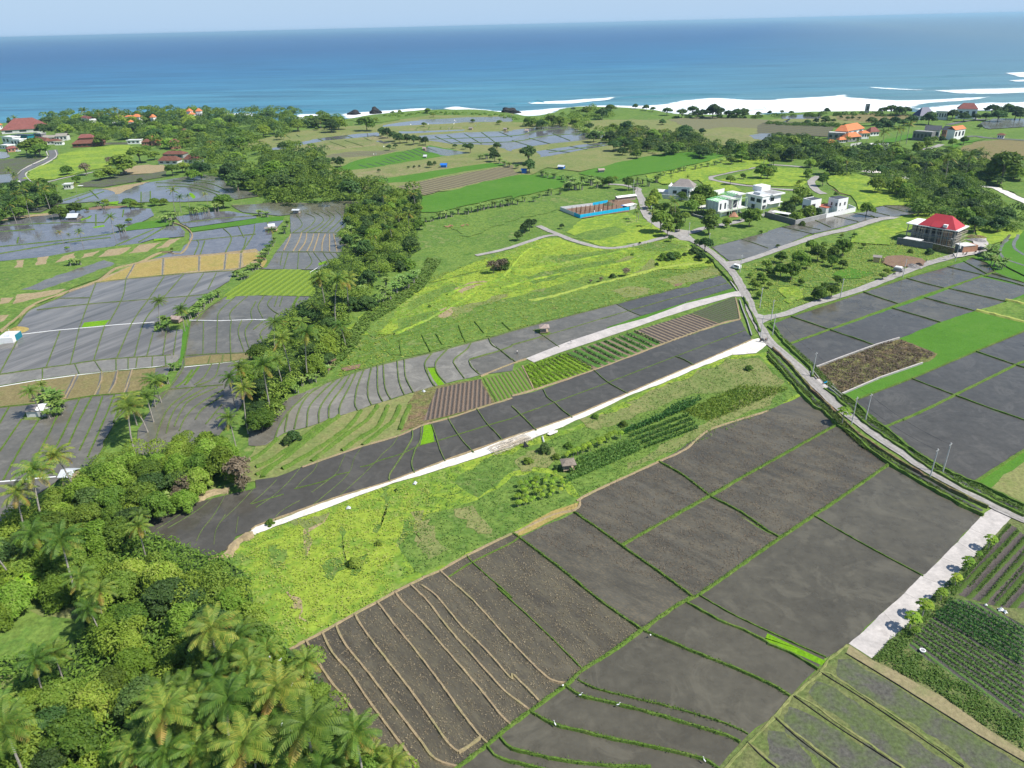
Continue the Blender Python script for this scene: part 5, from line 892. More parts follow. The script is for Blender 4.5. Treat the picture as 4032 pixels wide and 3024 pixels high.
F2 = "B1 -60 1350 -80 1000 0 800 120 730 200 560 400 430 520 350 480 240 560 130 700 60 760 -40 A1 840 1480 720 1370 780 1300 770 1150 930 1080 1000 960 1150 1000 1400 1010 1430 1180 1380 1330 1420 1500 1200 1659 B1 1420 60 1250 130 1000 180 1000 330 850 480 800 560 760 700 680 860 600 930 400 1080 330 1200 180 1300 100 1420 20 1500 -100 1500"
forest('middle belt', F2, [('broad', 4), ('dark', 3), ('feather', 3), ('palm', 1.2)], (6.0, 9.5), 0.62, 5.5, (), 72, 11, 0.85)
T('palm', 'middle belt', "B1 60 1010 240 200 960 170 260 780 210 400 790 210 570 240 170 650 340 190 770 230 180 480 460 110 B0 2060 990 180 1980 1080 170 2085 1270 200 1990 1440 200", 1.15)
T('banana', 'middle belt', "B1 1080 300 110 1120 220 110 1180 270 110 1230 200 110 1290 240 110 1340 190 110 1390 160 100 1060 370 100 1160 340 100 900 290 100 940 340 90 380 1000 110 450 940 110 510 1010 110 560 960 100 620 980 90 480 1060 100 400 1080 90 330 1150 90 A1 820 1320 90 860 1380 90 880 1470 90 910 1420 80 780 1340 70 1010 1250 80")
T('shrub', 'middle belt', "B1 90 1380 140 160 1300 130 60 1460 120 290 1100 130 200 1180 140 700 800 100 760 760 90 780 690 90 600 640 120 650 720 130 700 500 120 880 440 110 1000 420 100 1320 80 120 1250 100 110")
F3 = "A0 330 460 380 340 700 320 1150 330 1250 280 1400 285 1700 290 1900 290 2060 330 2212 290 A1 60 290 300 290 440 370 600 330 760 380 700 430 290 420 260 490 200 540 0 560 0 640 150 630 250 570 400 610 600 660 600 780 640 830 900 900 1050 880 1100 970 1400 1000 900 1100 700 1050 300 1110 150 1080 0 980 A0 2212 960 1990 950 1800 850 1640 820 1700 730 1690 640 1540 640 1450 600 1250 560 930 580 880 540 700 480 380 470"
forest('far village wood', F3, [('broad', 3), ('dark', 5), ('feather', 3), ('palm', 0.8)], (12, 19), 0.72, 9, ["A1 0 560 620 520 600 640 250 560 0 620", "A0 800 540 1200 560 1250 620 800 620"], 85, 21, 0.7)
forest('left wood', "A0 -60 940 130 920 300 930 450 960 480 1060 340 1120 160 1180 -60 1220", [('broad', 4), ('dark', 4), ('palm', 1)], (7, 11), 0.6, 6, (), 40, 5, 1.0)
F4a = "A2 840 540 1000 420 1200 480 1400 470 1600 500 1650 570 1900 580 2212 560 A3 100 700 400 770 700 830 1000 820 1200 850 1250 900 1100 1000 900 1040 600 1050 450 1000 300 900 0 920 A2 2212 700 2000 720 1800 660 1300 640 950 640 870 600"
forest('right belt', F4a, [('broad', 3), ('dark', 4), ('feather', 2), ('palm', 0.8)], (8, 14), 0.66, 7, (), 60, 31, 0.8)
F4b = "A3 880 1100 1050 1040 1230 920 1400 860 1600 850 1800 880 1900 950 1950 1000 2212 960 2212 1060 1950 1080 1870 1130 1830 1190 2000 1330 2212 1400 2212 1540 1800 1480 1500 1430 1280 1380 1260 1290 1100 1200 1000 1180"
forest('right wood', F4b, [('broad', 3), ('dark', 4), ('palm', 1.6), ('feather', 3)], (7, 12), 0.62, 7, (), 60, 41, 0.9)
forest('right wood', "A2 120 380 300 330 380 310 620 300 700 260 850 270 870 340 620 350 640 400 900 420 1000 440 800 560 580 480 520 420 130 420", [('broad', 5), ('dark', 4)], (10, 16), 0.7, 6, (), 14, 43, 0.7)
T('dark', 'coast', "A2 1065 255 50 1160 265 60 1220 280 50 1340 295 80 1470 310 90 1560 285 90 1600 320 80 1740 290 130 1800 300 90 1870 320 80 1950 310 90 2010 310 90 1650 310 70 2130 320 50 530 280 40 565 305 40 1300 390 60 1500 460 120 1640 470 60 A3 15 530 40 120 525 40 510 510 50 200 530 40 1070 500 90 1140 510 90 1190 510 80 990 510 60 500 590 80 690 580 40 730 575 30 630 570 30 570 600 40 790 580 30 1400 570 110 1600 540 90 1700 560 80 1800 565 60 1940 500 100 2080 500 100 2150 520 110 2000 550 100 1890 560 70 2190 540 90 900 600 80 1000 610 90 1100 600 90 1180 620 90 1250 590 90 950 640 80 1050 640 80 340 610 50 420 600 50 1830 650 40 1520 700 40 1500 760 60", 0.75)
T('palm', 'orange villa', "A3 1010 720 90 1120 690 90 1160 680 70 1220 670 80 700 780 60 770 770 60 600 690 40 690 680 40 860 730 50 1570 950 130 1750 890 110 1905 890 70 1080 880 60")
T('broad', 'far right', "A3 2060 960 200 2150 1010 120 1980 1010 120 1380 770 80 1440 760 60 1700 760 60 1600 780 60 1300 820 90 1380 800 80 1110 830 90")
T('broad', 'coast', "A1 950 390 130 1035 370 50 900 380 60 600 370 110 680 370 100 520 370 70 730 360 60 350 400 110 520 450 36 590 442 44 685 418 55 1480 290 55 1240 302 36 1530 328 45 1180 310 36 1870 380 44 2100 392 50 2170 452 30 1450 410 50", 0.8)
T('dark', 'rock garden hedge', "A1 1085 470 70 1130 480 80 1190 510 80 1240 525 80 1300 530 70 1360 540 80 1410 545 60 1460 550 70 1850 610 80 1810 600 50 1720 600 40 2080 600 70 2040 640 70 2060 680 90 1150 610 50 1205 600 40 1500 755 55 1545 748 36 1315 785 24 1365 780 24 1410 775 22 1060 812 32 725 732 80 570 675 60 235 600 80 670 720 50")
T('banana', 'banana hedge', "A1 1360 1235 60 1410 1225 60 1470 1220 60 1520 1215 60 1590 1190 70 1640 1180 70 1700 1170 70 1750 1150 70 1810 1150 70 1860 1130 70 1910 1125 70 1960 1110 70 2010 1100 70 2060 1090 70 2110 1080 80 2160 1070 80 2200 1060 80 A2 50 1075 60 110 1050 60 180 1050 60 240 1020 50 340 985 70 410 990 50 300 1000 40")
T('banana', 'banana grove', "A2 250 830 60 310 840 60 370 850 60 430 860 60 490 870 70 540 890 80 500 920 90 560 930 80 610 930 80 660 870 70 700 890 80 730 920 80 760 880 70 600 880 70 800 900 70 A1 2000 680 60 2100 720 60 2150 740 60 2190 750 60 1940 690 50 A2 40 770 50 1080 900 60 1130 890 60 1190 900 80 1240 870 70 1270 850 60 1060 950 50")
T('banana', 'rice edge hedge', "A2 1580 775 50 1640 765 50 1700 755 50 1760 740 50 1810 720 50 1870 705 50 1930 690 50 1990 680 50 2050 670 50 2110 660 50 2170 650 50 1500 790 50 1440 800 50 1380 815 50 1320 830 50 640 460 70 700 480 80 760 490 80 610 440 60")
T('broad', 'white houses', "A2 1290 1215 180 1345 1300 120 1425 1225 130 1650 1000 180 1600 1070 150 1560 1110 130 1740 1025 90 1470 1020 80 1400 1160 110 1710 1250 150 1725 1175 90 1765 1210 70 1860 1250 80 2060 1200 140 2120 1170 90 1985 1200 70 840 895 100 780 905 70 1010 905 110 890 880 50 1330 1120 90 1270 1130 90 1500 1200 90 1450 1290 80 A3 300 1220 140 240 1290 110 350 1260 90 350 1040 70 345 1085 50 480 1100 90 500 1060 50 275 1130 50 590 1230 40 A2 1890 880 80 2000 855 50 2160 800 110 2212 820 90 A3 40 1020 80 1460 1280 60")
T('dark', 'white houses', "A2 1670 1440 120 1600 1430 60 140 660 140 150 1270 100 190 1260 70 110 1300 90 50 1370 80 430 1290 45 150 760 110 1375 1395 60 1105 1440 26 490 945 70 1590 1500 50 1640 1550 70 1720 1590 40")
T('feather', 'white houses', "A3 860 1350 110 A2 1250 1040 100 1200 1070 110 1230 1000 80")
T('palm', 'white houses', "A2 1210 1180 90 1100 1120 90 1080 1170 70 1380 870 50 1510 865 60 1420 1100 110 1370 1090 80 1380 1180 60 A2 1090 900 70")
T('broad', 'plot trees', "B3 120 230 100 210 340 150 115 340 120 290 240 150 380 130 110 440 190 130 485 130 60 570 190 100 660 140 140 560 265 90 650 295 80 20 370 70 825 140 44 752 50 44 640 55 36 290 450 60 610 430 80 450 540 120 560 520 120 410 560 70 500 490 80 480 240 70 620 110 60 340 290 80 -10 300 90 -30 430 70 10 480 60 1030 360 60 995 400 60 B2 2060 395 44 2110 480 80 2150 400 70 2140 560 70 2090 450 50 A3 -60 1560 30 80 1540 1 B3 85 145 36", 0.95)
T('shrub', 'house yards', "A3 180 1370 120 350 1390 130 420 1390 90 250 1430 110 300 1490 50 160 1330 80 480 1330 50 B2 1360 235 90 1310 240 80 1420 225 80 1570 185 80 1620 230 70 1700 285 40 B2 1250 305 36 870 405 56 2230 350 50 B1 2110 90 120 B3 1400 195 60 1230 190 40")
T('dead', 'meadow bushes', "B2 -90 310 110 -160 330 120 985 375 80 770 440 50 680 455 36")
T('shrub', 'meadow bushes', "B2 -60 290 90 B1 1340 345 26 775 835 36 1500 450 30 C2 720 80 60 960 145 70 490 330 70 280 360 110 140 465 80 380 430 70 390 530 60 B2 2050 1200 60 C1 1060 1175 60 850 1340 110 800 1350 60 320 250 130 270 290 100 B2 1040 220 30 1490 220 40 C1 120 1000 70 1210 720 30")
T('banana', 'right banana patch', "B3 1920 180 90 1970 160 90 1990 200 80 1900 220 70 1970 270 80 2030 270 80 2010 300 70 1940 230 60")
T('papaya', 'strip papayas', "C3 1925 1150 90 1825 1275 50 1735 1340 90 1700 1370 50 1635 1480 80 D3 1360 250 120 1250 360 120 1510 140 80 1280 465 60 C3 660 50 110")
pp = random.Random(4); s_ = []
for i in range(46):
    a_, b_ = pp.random(), pp.random(); x_ = 20+a_*420; y_ = 660+b_*190-a_*110
    s_.append("%d %d %d" % (x_, y_, pp.choice((38, 44, 50))))
T('papaya', 'papaya plot', "C2 "+" ".join(s_)); T('papaya', 'papaya row', "C2 490 400 50 530 385 60 570 370 60 620 345 60 660 330 60 700 310 60 740 290 60 780 285 60 820 260 60 850 240 60 890 230 60 940 230 60 610 370 50 680 350 50 760 310 50 840 280 40 470 420 44")
T('broad', 'west paddies', "A0 280 580 170 330 620 130 220 620 90 1050 730 190 1000 750 90 1190 650 160 860 840 100 940 815 120 655 880 76 1330 670 90 1260 620 80 1480 790 120 1570 770 110 1210 890 44 500 1160 130 560 1190 80 640 1125 120 905 1080 66 1110 1080 110 1155 1100 80 1225 1105 50 1330 1075 80 1410 1075 70 1920 1060 150 1880 1100 100 1110 1240 56 575 1480 40 A0 2070 880 130 2150 920 120 1485 1488 26 570 800 90 360 900 80 740 1140 40", 0.7)
T('dead', 'west paddies', "A0 735 800 90 950 735 70")
T('palm', 'west paddies', "A0 950 1235 90 530 1370 56 680 1335 80 590 1390 44 80 810 70 110 850 60 1480 1030 100 1540 1060 80 1620 1045 60 1780 1030 60 95 1120 90 130 1050 80 480 950 50 640 930 50 300 720 30 B0 1350 490 130 1560 500 130 1600 520 90 A1 130 1340 90 740 1370 80 B0 300 1220 150 380 1150 100", 1.0)
T('banana', 'west bananas', "A0 1045 1300 80 880 1120 50 840 1090 50 1480 1250 60 1650 1150 80 1700 1150 80 1750 1140 80 1800 1130 80 1850 1120 80 1420 1210 80 1470 1190 80 1520 1190 70 A0 590 1600 60 640 1590 60 680 1590 60 B0 1400 560 90 1450 600 90 1390 620 80 1640 500 90 1680 460 90 1720 430 90 1760 400 90 1800 370 90 1840 340 80 1880 320 80 1700 490 80 1500 960 80 1550 970 60 B0 380 1230 120 440 1210 120 500 1240 120 540 1280 100 450 1290 110 400 1180 100 480 1350 90 430 1360 90 1390 1070 110 1440 1060 90 1340 1110 80 B0 2040 150 70 2080 180 70 2120 160 70 2150 110 70 2190 90 70 B1 30 60 60 60 20 60 10 90 60 A1 100 1470 60 130 1430 60 160 1400 60 230 1320 60 270 1260 60 60 1520 60 30 1560 60 90 1500 60 40 1600 60 100 1180 60 20 1170 60 0 1630 60 A1 60 1560 60")
T('palm', 'west palm line', "B0 1350 1110 190 1270 1240 230 1220 1330 230 1080 1430 270 1130 1290 200 1300 1170 170", 0.75)
T('palm', 'coast', "A0 850 320 60 880 315 60 950 315 60 1020 315 60 1050 310 60 740 310 70 130 360 60")
T('dark', 'far village wood', "A0 75 385 30", 1.8)

def woodmass(name, s, n, R, z, leaf, mat_, label, per=110, seed=1, holes=()):
    "far canopy that reads as one mass: leaf clumps heaped over the ground"
    r = np.random.default_rng(seed); rp = random.Random(seed); W = G(s, 3.0); Hs = [G(h, 3.0) for h in holes]; xs = [p[0] for p in W]; ys = [p[1] for p in W]; C = []; N = []; k = 0; t = 0
    while k < n and t < n*40:
        t += 1; x = rp.uniform(min(xs), max(xs)); y = rp.uniform(min(ys), max(ys))
        if not inside(W, x, y) or any(inside(h, x, y) for h in Hs): continue
        k += 1; rr = rp.uniform(*R); c = np.array([x, y, rp.uniform(*z)]); d = r.normal(0, 1, (per, 3)); d /= np.linalg.norm(d, axis=1)[:, None]; d[:, 2] = np.abs(d[:, 2])*1.1-0.25
        C.append(c+d*rr*np.array([1, 1, .75])*(1-np.abs(r.normal(0, .12, per)))[:, None]); N.append(d+[0, 0, .5])
    V, F = quads(np.concatenate(C), np.concatenate(N), leaf, 1.6, r, .5)
    o = bpy.data.objects.new(name, np_mesh(name, [(V, F, 0)], [mat_])); COL.objects.link(o); return tag(o, label, kind='stuff')
# --- undergrowth, weeds, crop leaves: nobody could count these

def fillpoly(pts, n, rng=RNG, cl=None, clump=0.0):
    xs = np.array([p[0] for p in pts]); ys = np.array([p[1] for p in pts]); out = []
    while len(out) < n:
        X = rng.uniform(xs.min(), xs.max(), n); Y = rng.uniform(ys.min(), ys.max(), n); c = np.zeros(n, bool); j = len(pts)-1
        for i in range(len(pts)):
            yi, yj = pts[i][1], pts[j][1]
            if yi != yj:
                k = ((yi > Y) != (yj > Y)) & (X < (pts[j][0]-pts[i][0])*(Y-yi)/(yj-yi)+pts[i][0]); c ^= k
            j = i
        if clump: c &= (np.sin(X*0.9+2*np.sin(Y*0.37))*np.sin(Y*0.8+1.7*np.sin(X*0.31))+rng.normal(0, 0.5, n)) > clump-0.6
        out += list(zip(X[c], Y[c]))
        if not c.any(): break
    return np.array(out[:n])
def weeds(name, s, n, h, size, mat_, label=None, clump=0.3, asp=2.2, z0=0.05, hole=None):
    p = fillpoly(G(s), n, clump=clump)
    if hole: hg = G(hole); p = np.array([q for q in p if not inside(hg, q[0], q[1])])
    L = len(p); Z = z0+RNG.random(L)**1.5*h
    V, F = quads(np.column_stack([p, Z]), np.tile([0, 0, 1.0], (L, 1)), size, asp, tilt=0.38)
    o = bpy.data.objects.new(name, np_mesh(name, [(V, F, 0)], [mat_])); COL.objects.link(o); return tag(o, label, kind='stuff')
fl = ground_mat('forest_floor', [(0.03, 0.06, 0.012), (0.05, 0.09, 0.02), (0.08, 0.12, 0.03)], 0.1, bmp=1.0, bdist=0.5)  # dark greens carry the shade of the gaps between the trees
F1G = "U -100 1200 C0 250 760 500 700 760 420 930 420 1100 300 1350 330 1500 250 1900 200 2060 280 1950 420 1700 700 1500 790 1320 820 1240 900 1290 990 1400 1060 1600 1110 1770 1200 2000 1250 2180 1400 D0 2180 350 D1 130 600 300 650 380 900 550 1200 800 1500 1100 1750 U 800 1800 -150 1800"
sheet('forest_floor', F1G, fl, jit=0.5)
sheet('clearing', CLR, 'grass', jit=0.6); sheet('bare_patch', "D0 230 330 380 290 500 320 700 250 690 380 480 380 350 360", 'olive', jit=0.8); sheet('bare_patch', "D0 -60 900 100 880 150 960 60 1060 -60 1100", 'olive')
weeds('undergrowth', F1G, 60000, 3.0, 0.34, 'leaf', 'tangled green undergrowth between the near trees', hole=CLR)
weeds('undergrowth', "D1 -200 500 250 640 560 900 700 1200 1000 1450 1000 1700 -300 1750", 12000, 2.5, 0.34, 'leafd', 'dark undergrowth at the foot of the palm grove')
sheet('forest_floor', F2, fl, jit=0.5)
weeds('undergrowth', F2, 30000, 3.0, 0.5, 'leaf', 'low green undergrowth in the tree belt between paddies and meadow')
weeds('undergrowth', "B1 660 960 760 860 800 700 900 560 1050 440 1250 330 1420 180 1480 40 1600 60 1450 300 1200 480 1000 600 900 760 760 920 650 1010", 9000, 0.9, 0.5, 'weedg')
weeds('meadow_weeds', "C1 0 1110 340 985 650 880 900 780 1180 690 1500 600 1500 950 1200 1250 1200 1590 D1 1050 215 850 320 570 480 430 550 280 640 100 400 -200 300 C0 2200 1450 2000 1180", 7000, 0.5, 0.2, 'weed', 'lime green weeds in the meadow below the white track')
weeds('meadow_weeds', "C1 1500 600 2060 420 C2 0 370 300 250 540 190 880 10 B2 1300 1350 1900 1110 2110 1100 B3 90 1230 290 1430 C2 2212 50 1270 465 600 780 50 1060 C1 1820 1280 1250 1500 1250 1200", 12000, 0.35, 0.22, 'weedg', 'mixed weeds on the slope around the field hut')
weeds('meadow_weeds', "B1 800 640 1000 480 1250 320 1500 200 A2 0 1500 240 1420 600 1475 850 1500 1400 1400 1700 1600 B2 1750 330 1850 400 1500 500 900 655 250 820 B1 2212 665 1250 900 900 1000 700 1080", 20000, 0.4, 0.36, 'weed', 'lime green weeds on the broad meadow by the road')
weeds('meadow_weeds', "B3 0 730 180 700 600 570 1000 420 1300 310 1560 250 1400 200 1100 130 1050 30 A3 1150 1440 700 1659 B3 300 140 0 260 B2 1990 330 2060 560 2130 720", 11000, 0.5, 0.34, 'weed', 'lime green weeds on the plot between the two side roads')
weeds('verge_weeds', "B3 0 1050 190 1270 400 1470 560 1590 C3 520 10 900 360 1330 640 1860 930 1800 930 1300 650 800 350 450 30 B3 300 1440 0 1130", 9000, 0.7, 0.24, 'weedg')
weeds('verge_weeds', "B3 0 800 180 1010 380 1230 520 1370 640 1480 C3 640 -20 1100 330 1500 590 2212 960 2212 890 1780 670 1250 380 900 90 B3 640 1440 420 1200 150 960 30 820", 9000, 0.6, 0.24, 'weedg')
weeds('verge_weeds', "D3 910 720 1040 560 1200 430 1290 310 1500 100 C3 1690 1390 1960 1130 2010 1150 1700 1500 D3 1600 190 1300 480 1200 620 1500 800 2212 1250 2212 1500 1900 1320 1500 1030 1100 820", 8000, 0.5, 0.20, 'weedg', 'weeds along the vegetable plot')
weeds('straw_debris', "C1 1330 1560 1600 1430 2212 1120 C2 700 1640 D2 1120 460 0 1290 D1 1740 1640 1100 1640 300 660", 9000, 0.04, 0.14, 'dry', 'straw scraps on the ploughed field', clump=0.35, z0=0.14)
weeds('straw_debris', "C2 590 805 1270 480 2212 60 C3 600 160 1050 490 100 1130 C2 1550 1620 100 1130", 11000, 0.05, 0.14, 'dry', 'straw scraps on the wet mud fields', clump=0.35, z0=0.14)
weeds('scrub_weeds', "B3 420 1215 930 1020 1130 960 1450 1090 1300 1170 640 1430", 9000, 0.7, 0.28, 'dry', 'dead brown scrub on the walled plot')
def leafy(name, lines, w, h, size, mat_, per_m, label=None, asp=3.0):
    C = []
    for s in lines:
        g = densify(G(s), 0.5, False)
        for i in range(len(g)-1):
            for _ in range(max(1, int(per_m*0.5))):
                C.append((g[i][0]+random.gauss(0, w/2.5), g[i][1]+random.gauss(0, w/2.5), 0.1+random.random()*h))
    C = np.array(C); V, F = quads(C, np.tile([0, 0, 0.4], (len(C), 1)), size, asp, tilt=0.7)
    o = bpy.data.objects.new(name, np_mesh(name, [(V, F, 0)], [mat_])); COL.objects.link(o); return tag(o, label, kind='stuff')
def rowlines(a, b, c, d, n, j=0.0):
    "n lines swept from line a-b to line c-d"
    A, B, C_, D = P(a)[0], P(b)[0], P(c)[0], P(d)[0]; out = []
    for i in range(n):
        t = i/(n-1); out.append("U %f %f %f %f" % (A[0]+(C_[0]-A[0])*t, A[1]+(C_[1]-A[1])*t, B[0]+(D[0]-B[0])*t, B[1]+(D[1]-B[1])*t))
    return out
leafy('maize_rows', rowlines("C2 555 480", "C2 1040 300", "C2 450 670", "C2 1130 370", 5), 0.25, 1.2, 0.26, 'maize', 24, 'dark green maize rows beside the thatched hut')
leafy('maize_rows', rowlines("C2 1020 270", "C2 1540 80", "C2 1150 360", "C2 1610 190", 4), 0.25, 1.2, 0.26, 'maize', 22, 'dark green maize rows beyond the first block')
leafy('maize_rows', ["C2 960 240 1250 130 1500 30 1600 -30", "C2 1000 225 1270 110 1520 10", "B2 1330 1590 1540 1500 1640 1480"], 0.6, 1.6, 0.3, 'maize', 22)
leafy('cassava_rows', rowlines("C2 1480 60", "B2 2000 1360", "C2 1700 130", "B3 170 1380", 9), 0.8, 0.8, 0.3, 'weed', 9, 'yellow green crop rows at the end of the meadow')
leafy('crop_rows', rowlines("B2 480 1090", "B2 700 1205", "B2 1060 895", "B2 1280 1000", 10), 0.55, 0.8, 0.28, 'maize', 14, 'dark leafy crop rows between the concrete path and paddies')
leafy('crop_rows', rowlines("B2 110 1200", "B2 210 1390", "B2 450 1095", "B2 680 1215", 11), 0.6, 0.6, 0.26, 'pap', 14, 'yellow green crop rows at the end of the concrete path')
leafy('vegetable_rows', rowlines("D3 1580 220", "D3 2212 480", "D3 1440 360", "D3 2212 780", 8), 0.35, 1.1, 0.16, 'maize', 26, 'tall thin crop rows in the near right plot', 3.5)
leafy('vegetable_rows', rowlines("D3 1420 400", "D3 2212 830", "D3 1250 560", "D3 2212 1180", 9), 0.3, 0.35, 0.15, 'weedg', 14, 'low crop rows in the near right plot')
leafy('grass_rows', rowlines("C3 2090 1030", "C3 1660 1530", "U 2260 1200", "D3 2020 270", 6), 0.3, 0.4, 0.15, 'weedg', 16, 'grassy rows beside the concrete strip')
leafy('bund_grass', ["D2 0 1500 250 1560 450 1600 800 1640 1200 1655", "D2 170 1180 370 1290 600 1345 860 1410 1250 1490 1560 1560 1700 1610 1790 1670", "D2 470 960 600 1040 850 1100 1250 1200 1550 1290 1850 1380 1970 1440", "D2 1150 480 1500 630 1900 790 2212 930 D3 60 960 190 1040", "D2 0 1610 200 1659 400 1710", "D2 570 900 700 970 1000 1045 1460 1160 1850 1280 2040 1370",
 "D1 1740 1659 2000 1460 2190 1300 D2 150 1175 470 940 610 815 870 650 1120 470 1440 245 1600 170 1850 0 C2 2212 1210 C3 400 940 570 830 1060 490", "C2 10 1100 70 1140 400 1390 730 1659 D2 920 330 1120 470", "C2 540 920 760 1070 950 1210 1250 1420 1550 1640", "C2 1270 480 1480 600 1720 780 1980 920 2212 1080", "C2 950 1200 1710 770 2212 490 C3 0 490 600 155"], 0.45, 0.5, 0.13, 'weedg', 14, 'grass tufts along the near field bunds')

VH = ["A1 0 560 620 520 600 640 250 560 0 620", "A0 800 540 1200 560 1250 620 800 620"]
woodmass('wood_canopy', F3, 620, (3, 7), (1.5, 7), 1.1, 'leaf', 'continuous green canopy of the wood around the village', 110, 1, VH)
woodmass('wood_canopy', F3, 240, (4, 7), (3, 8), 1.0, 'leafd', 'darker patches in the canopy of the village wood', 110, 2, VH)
woodmass('wood_canopy', "A1 60 660 560 780 600 680 640 830 900 900 1080 960 980 1080 300 1100 0 1000", 170, (3, 5.5), (1.5, 7), 0.8, 'leaf', 'near edge of the village wood canopy', 120, 21)
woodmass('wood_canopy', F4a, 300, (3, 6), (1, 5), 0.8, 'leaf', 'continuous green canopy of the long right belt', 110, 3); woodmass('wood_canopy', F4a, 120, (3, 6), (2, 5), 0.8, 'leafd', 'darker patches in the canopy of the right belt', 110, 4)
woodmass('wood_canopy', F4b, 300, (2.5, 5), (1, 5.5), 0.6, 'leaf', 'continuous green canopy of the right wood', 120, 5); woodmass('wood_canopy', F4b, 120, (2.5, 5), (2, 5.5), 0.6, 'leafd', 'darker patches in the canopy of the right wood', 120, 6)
woodmass('wood_canopy', "A2 120 380 300 330 380 310 620 300 700 260 850 270 870 340 620 350 640 400 900 420 1000 440 800 560 580 480 520 420 130 420", 90, (4, 6), (1, 4), 1.0, 'leaf', 'green canopy on the coastal slope', 100, 7)
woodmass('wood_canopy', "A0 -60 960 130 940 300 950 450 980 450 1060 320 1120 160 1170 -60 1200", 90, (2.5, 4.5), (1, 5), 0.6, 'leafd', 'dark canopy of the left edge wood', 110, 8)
woodmass('wood_canopy', F2, 150, (2.2, 4.0), (1, 5), 0.42, 'leaf', 'green canopy of the middle tree belt', 200, 9)
woodmass('wood_canopy', F1, 130, (1.8, 3.4), (2, 5), 0.26, 'leaf', 'green canopy between the near trees', 380, 10, [CLRF]); woodmass('wood_canopy', F1, 70, (1.8, 3.2), (2.5, 5.5), 0.30, 'leafl', 'light feathery canopy between the near trees', 380, 11, [CLRF])
woodmass('coastal_scrub', "A0 900 350 1200 345 1900 345 2212 355 A1 300 395 480 400 480 420 0 400 A0 1500 380 1000 370", 90, (4, 7), (2, 6), 1.2, 'leafd', 'coastal scrub behind the beach', 90, 12)
woodmass('coastal_scrub', "A2 1380 325 2212 325 A3 300 528 600 524 1250 530 1250 545 600 545 0 560 A2 2212 345 1380 345", 70, (2.5, 4.5), (0, 2), .9, 'leaf', 'low scrub along the right beach', 80, 13)
woodmass('coastal_scrub', "A1 1100 320 1500 292 1900 295 2212 325 A2 100 345 60 360 A1 2212 345 1900 315 1500 310 1150 345", 70, (2, 3.5), (-.5, 1), .9, 'leaf', 'low scrub along the middle cliff edge', 80, 14)
woodmass('coastal_scrub', "A3 0 600 300 610 700 620 750 640 300 625 0 615", 60, (2.5, 4), (0, 1.5), .8, 'leaf', 'hedge line between the far right fields', 80, 15)
# ================================================================ BUILDINGS, WALLS, POLES, VEHICLES, PEOPLE
M['white'] = plain('white_render', (0.78, 0.78, 0.76), 0.6, 0.3, 0.08, 0.5)
M['offwhite'] = plain('weathered_white', (0.62, 0.61, 0.58), 0.7, 0.2, 0.2, 0.5)
M['cement'] = plain('grey_cement', (0.30, 0.30, 0.29), 0.85, 0.2, 0.25, 0.6)
M['darkcem'] = plain('dark_cement', (0.17, 0.17, 0.17), 0.85, 0.2, 0.25, 0.6)
M['brick'] = plain('orange_brick', (0.42, 0.22, 0.14), 0.9, 0.1, 0.25, 0.8)
M['glass'] = plain('dark_glass', (0.03, 0.04, 0.05), 0.1, 0.5, 0.05)
M['frame'] = plain('grey_frame', (0.25, 0.25, 0.25), 0.6, 0.3, 0.05)
M['redroof'] = plain('red_tile', (0.42, 0.04, 0.05), 0.6, 0.3, 0.12, 0.4)
M['orangeroof'] = plain('orange_tile', (0.60, 0.20, 0.08), 0.75, 0.2, 0.15, 0.6)
M['brownroof'] = plain('brown_tile', (0.17, 0.075, 0.05), 0.8, 0.2, 0.25, 0.5)
M['redbrown'] = plain('dull_red_tile', (0.23, 0.085, 0.07), 0.8, 0.2, 0.25, 0.5)
M['greyroof'] = plain('grey_shingle', (0.26, 0.23, 0.21), 0.85, 0.2, 0.2, 0.5)
M['slate'] = plain('dark_slate', (0.07, 0.075, 0.085), 0.6, 0.3, 0.15, 0.5)
M['navy'] = plain('navy_roof', (0.03, 0.035, 0.10), 0.5, 0.3, 0.1, 0.5)
M['tin'] = plain('rusty_tin', (0.36, 0.28, 0.24), 0.6, 0.3, 0.35, 1.2)
M['zinc'] = plain('pale_zinc', (0.55, 0.57, 0.58), 0.45, 0.4, 0.15, 0.8)
M['thatch'] = plain('grey_thatch', (0.24, 0.20, 0.16), 0.95, 0.1, 0.35, 1.5)
M['teal'] = plain('teal_paint', (0.02, 0.20, 0.26), 0.6, 0.3, 0.1)
M['cyan'] = plain('bright_blue_sheet', (0.01, 0.42, 0.68), 0.5, 0.3, 0.12, 0.6)
M['blue'+'tarp'] = plain('blue_tarpaulin', (0.02, 0.16, 0.55), 0.5, 0.3, 0.15)
M['green'+'paint'] = plain('green_steel', (0.16, 0.55, 0.18), 0.5, 0.3, 0.1)
M['wood'] = plain('raw_wood', (0.42, 0.33, 0.22), 0.85, 0.2, 0.25, 2)
M['bamboo'] = plain('pale_bamboo', (0.50, 0.43, 0.33), 0.7, 0.3, 0.3, 2)
M['ply'] = plain('plywood', (0.52, 0.38, 0.20), 0.8, 0.2, 0.15, 2)
M['terra'] = plain('terracotta_floor', (0.42, 0.13, 0.08), 0.8, 0.2, 0.2, 1)
M['polec'] = plain('pole_concrete', (0.50, 0.50, 0.48), 0.7, 0.3, 0.1)
M['rebar'] = plain('rusty_rebar', (0.20, 0.09, 0.05), 0.9, 0.1, 0.2)
M['black'] = plain('black_rubber', (0.02, 0.02, 0.022), 0.5, 0.4, 0.1)
M['skin'] = plain('tanned_skin', (0.30, 0.17, 0.10), 0.6, 0.3, 0.05)
M['hair'] = plain('black_hair', (0.015, 0.012, 0.01), 0.6, 0.3, 0.05)
M['rock'] = ground_mat('dark_rock', [(0.02, 0.02, 0.02), (0.05, 0.045, 0.04)], 0.3, bmp=1.0)
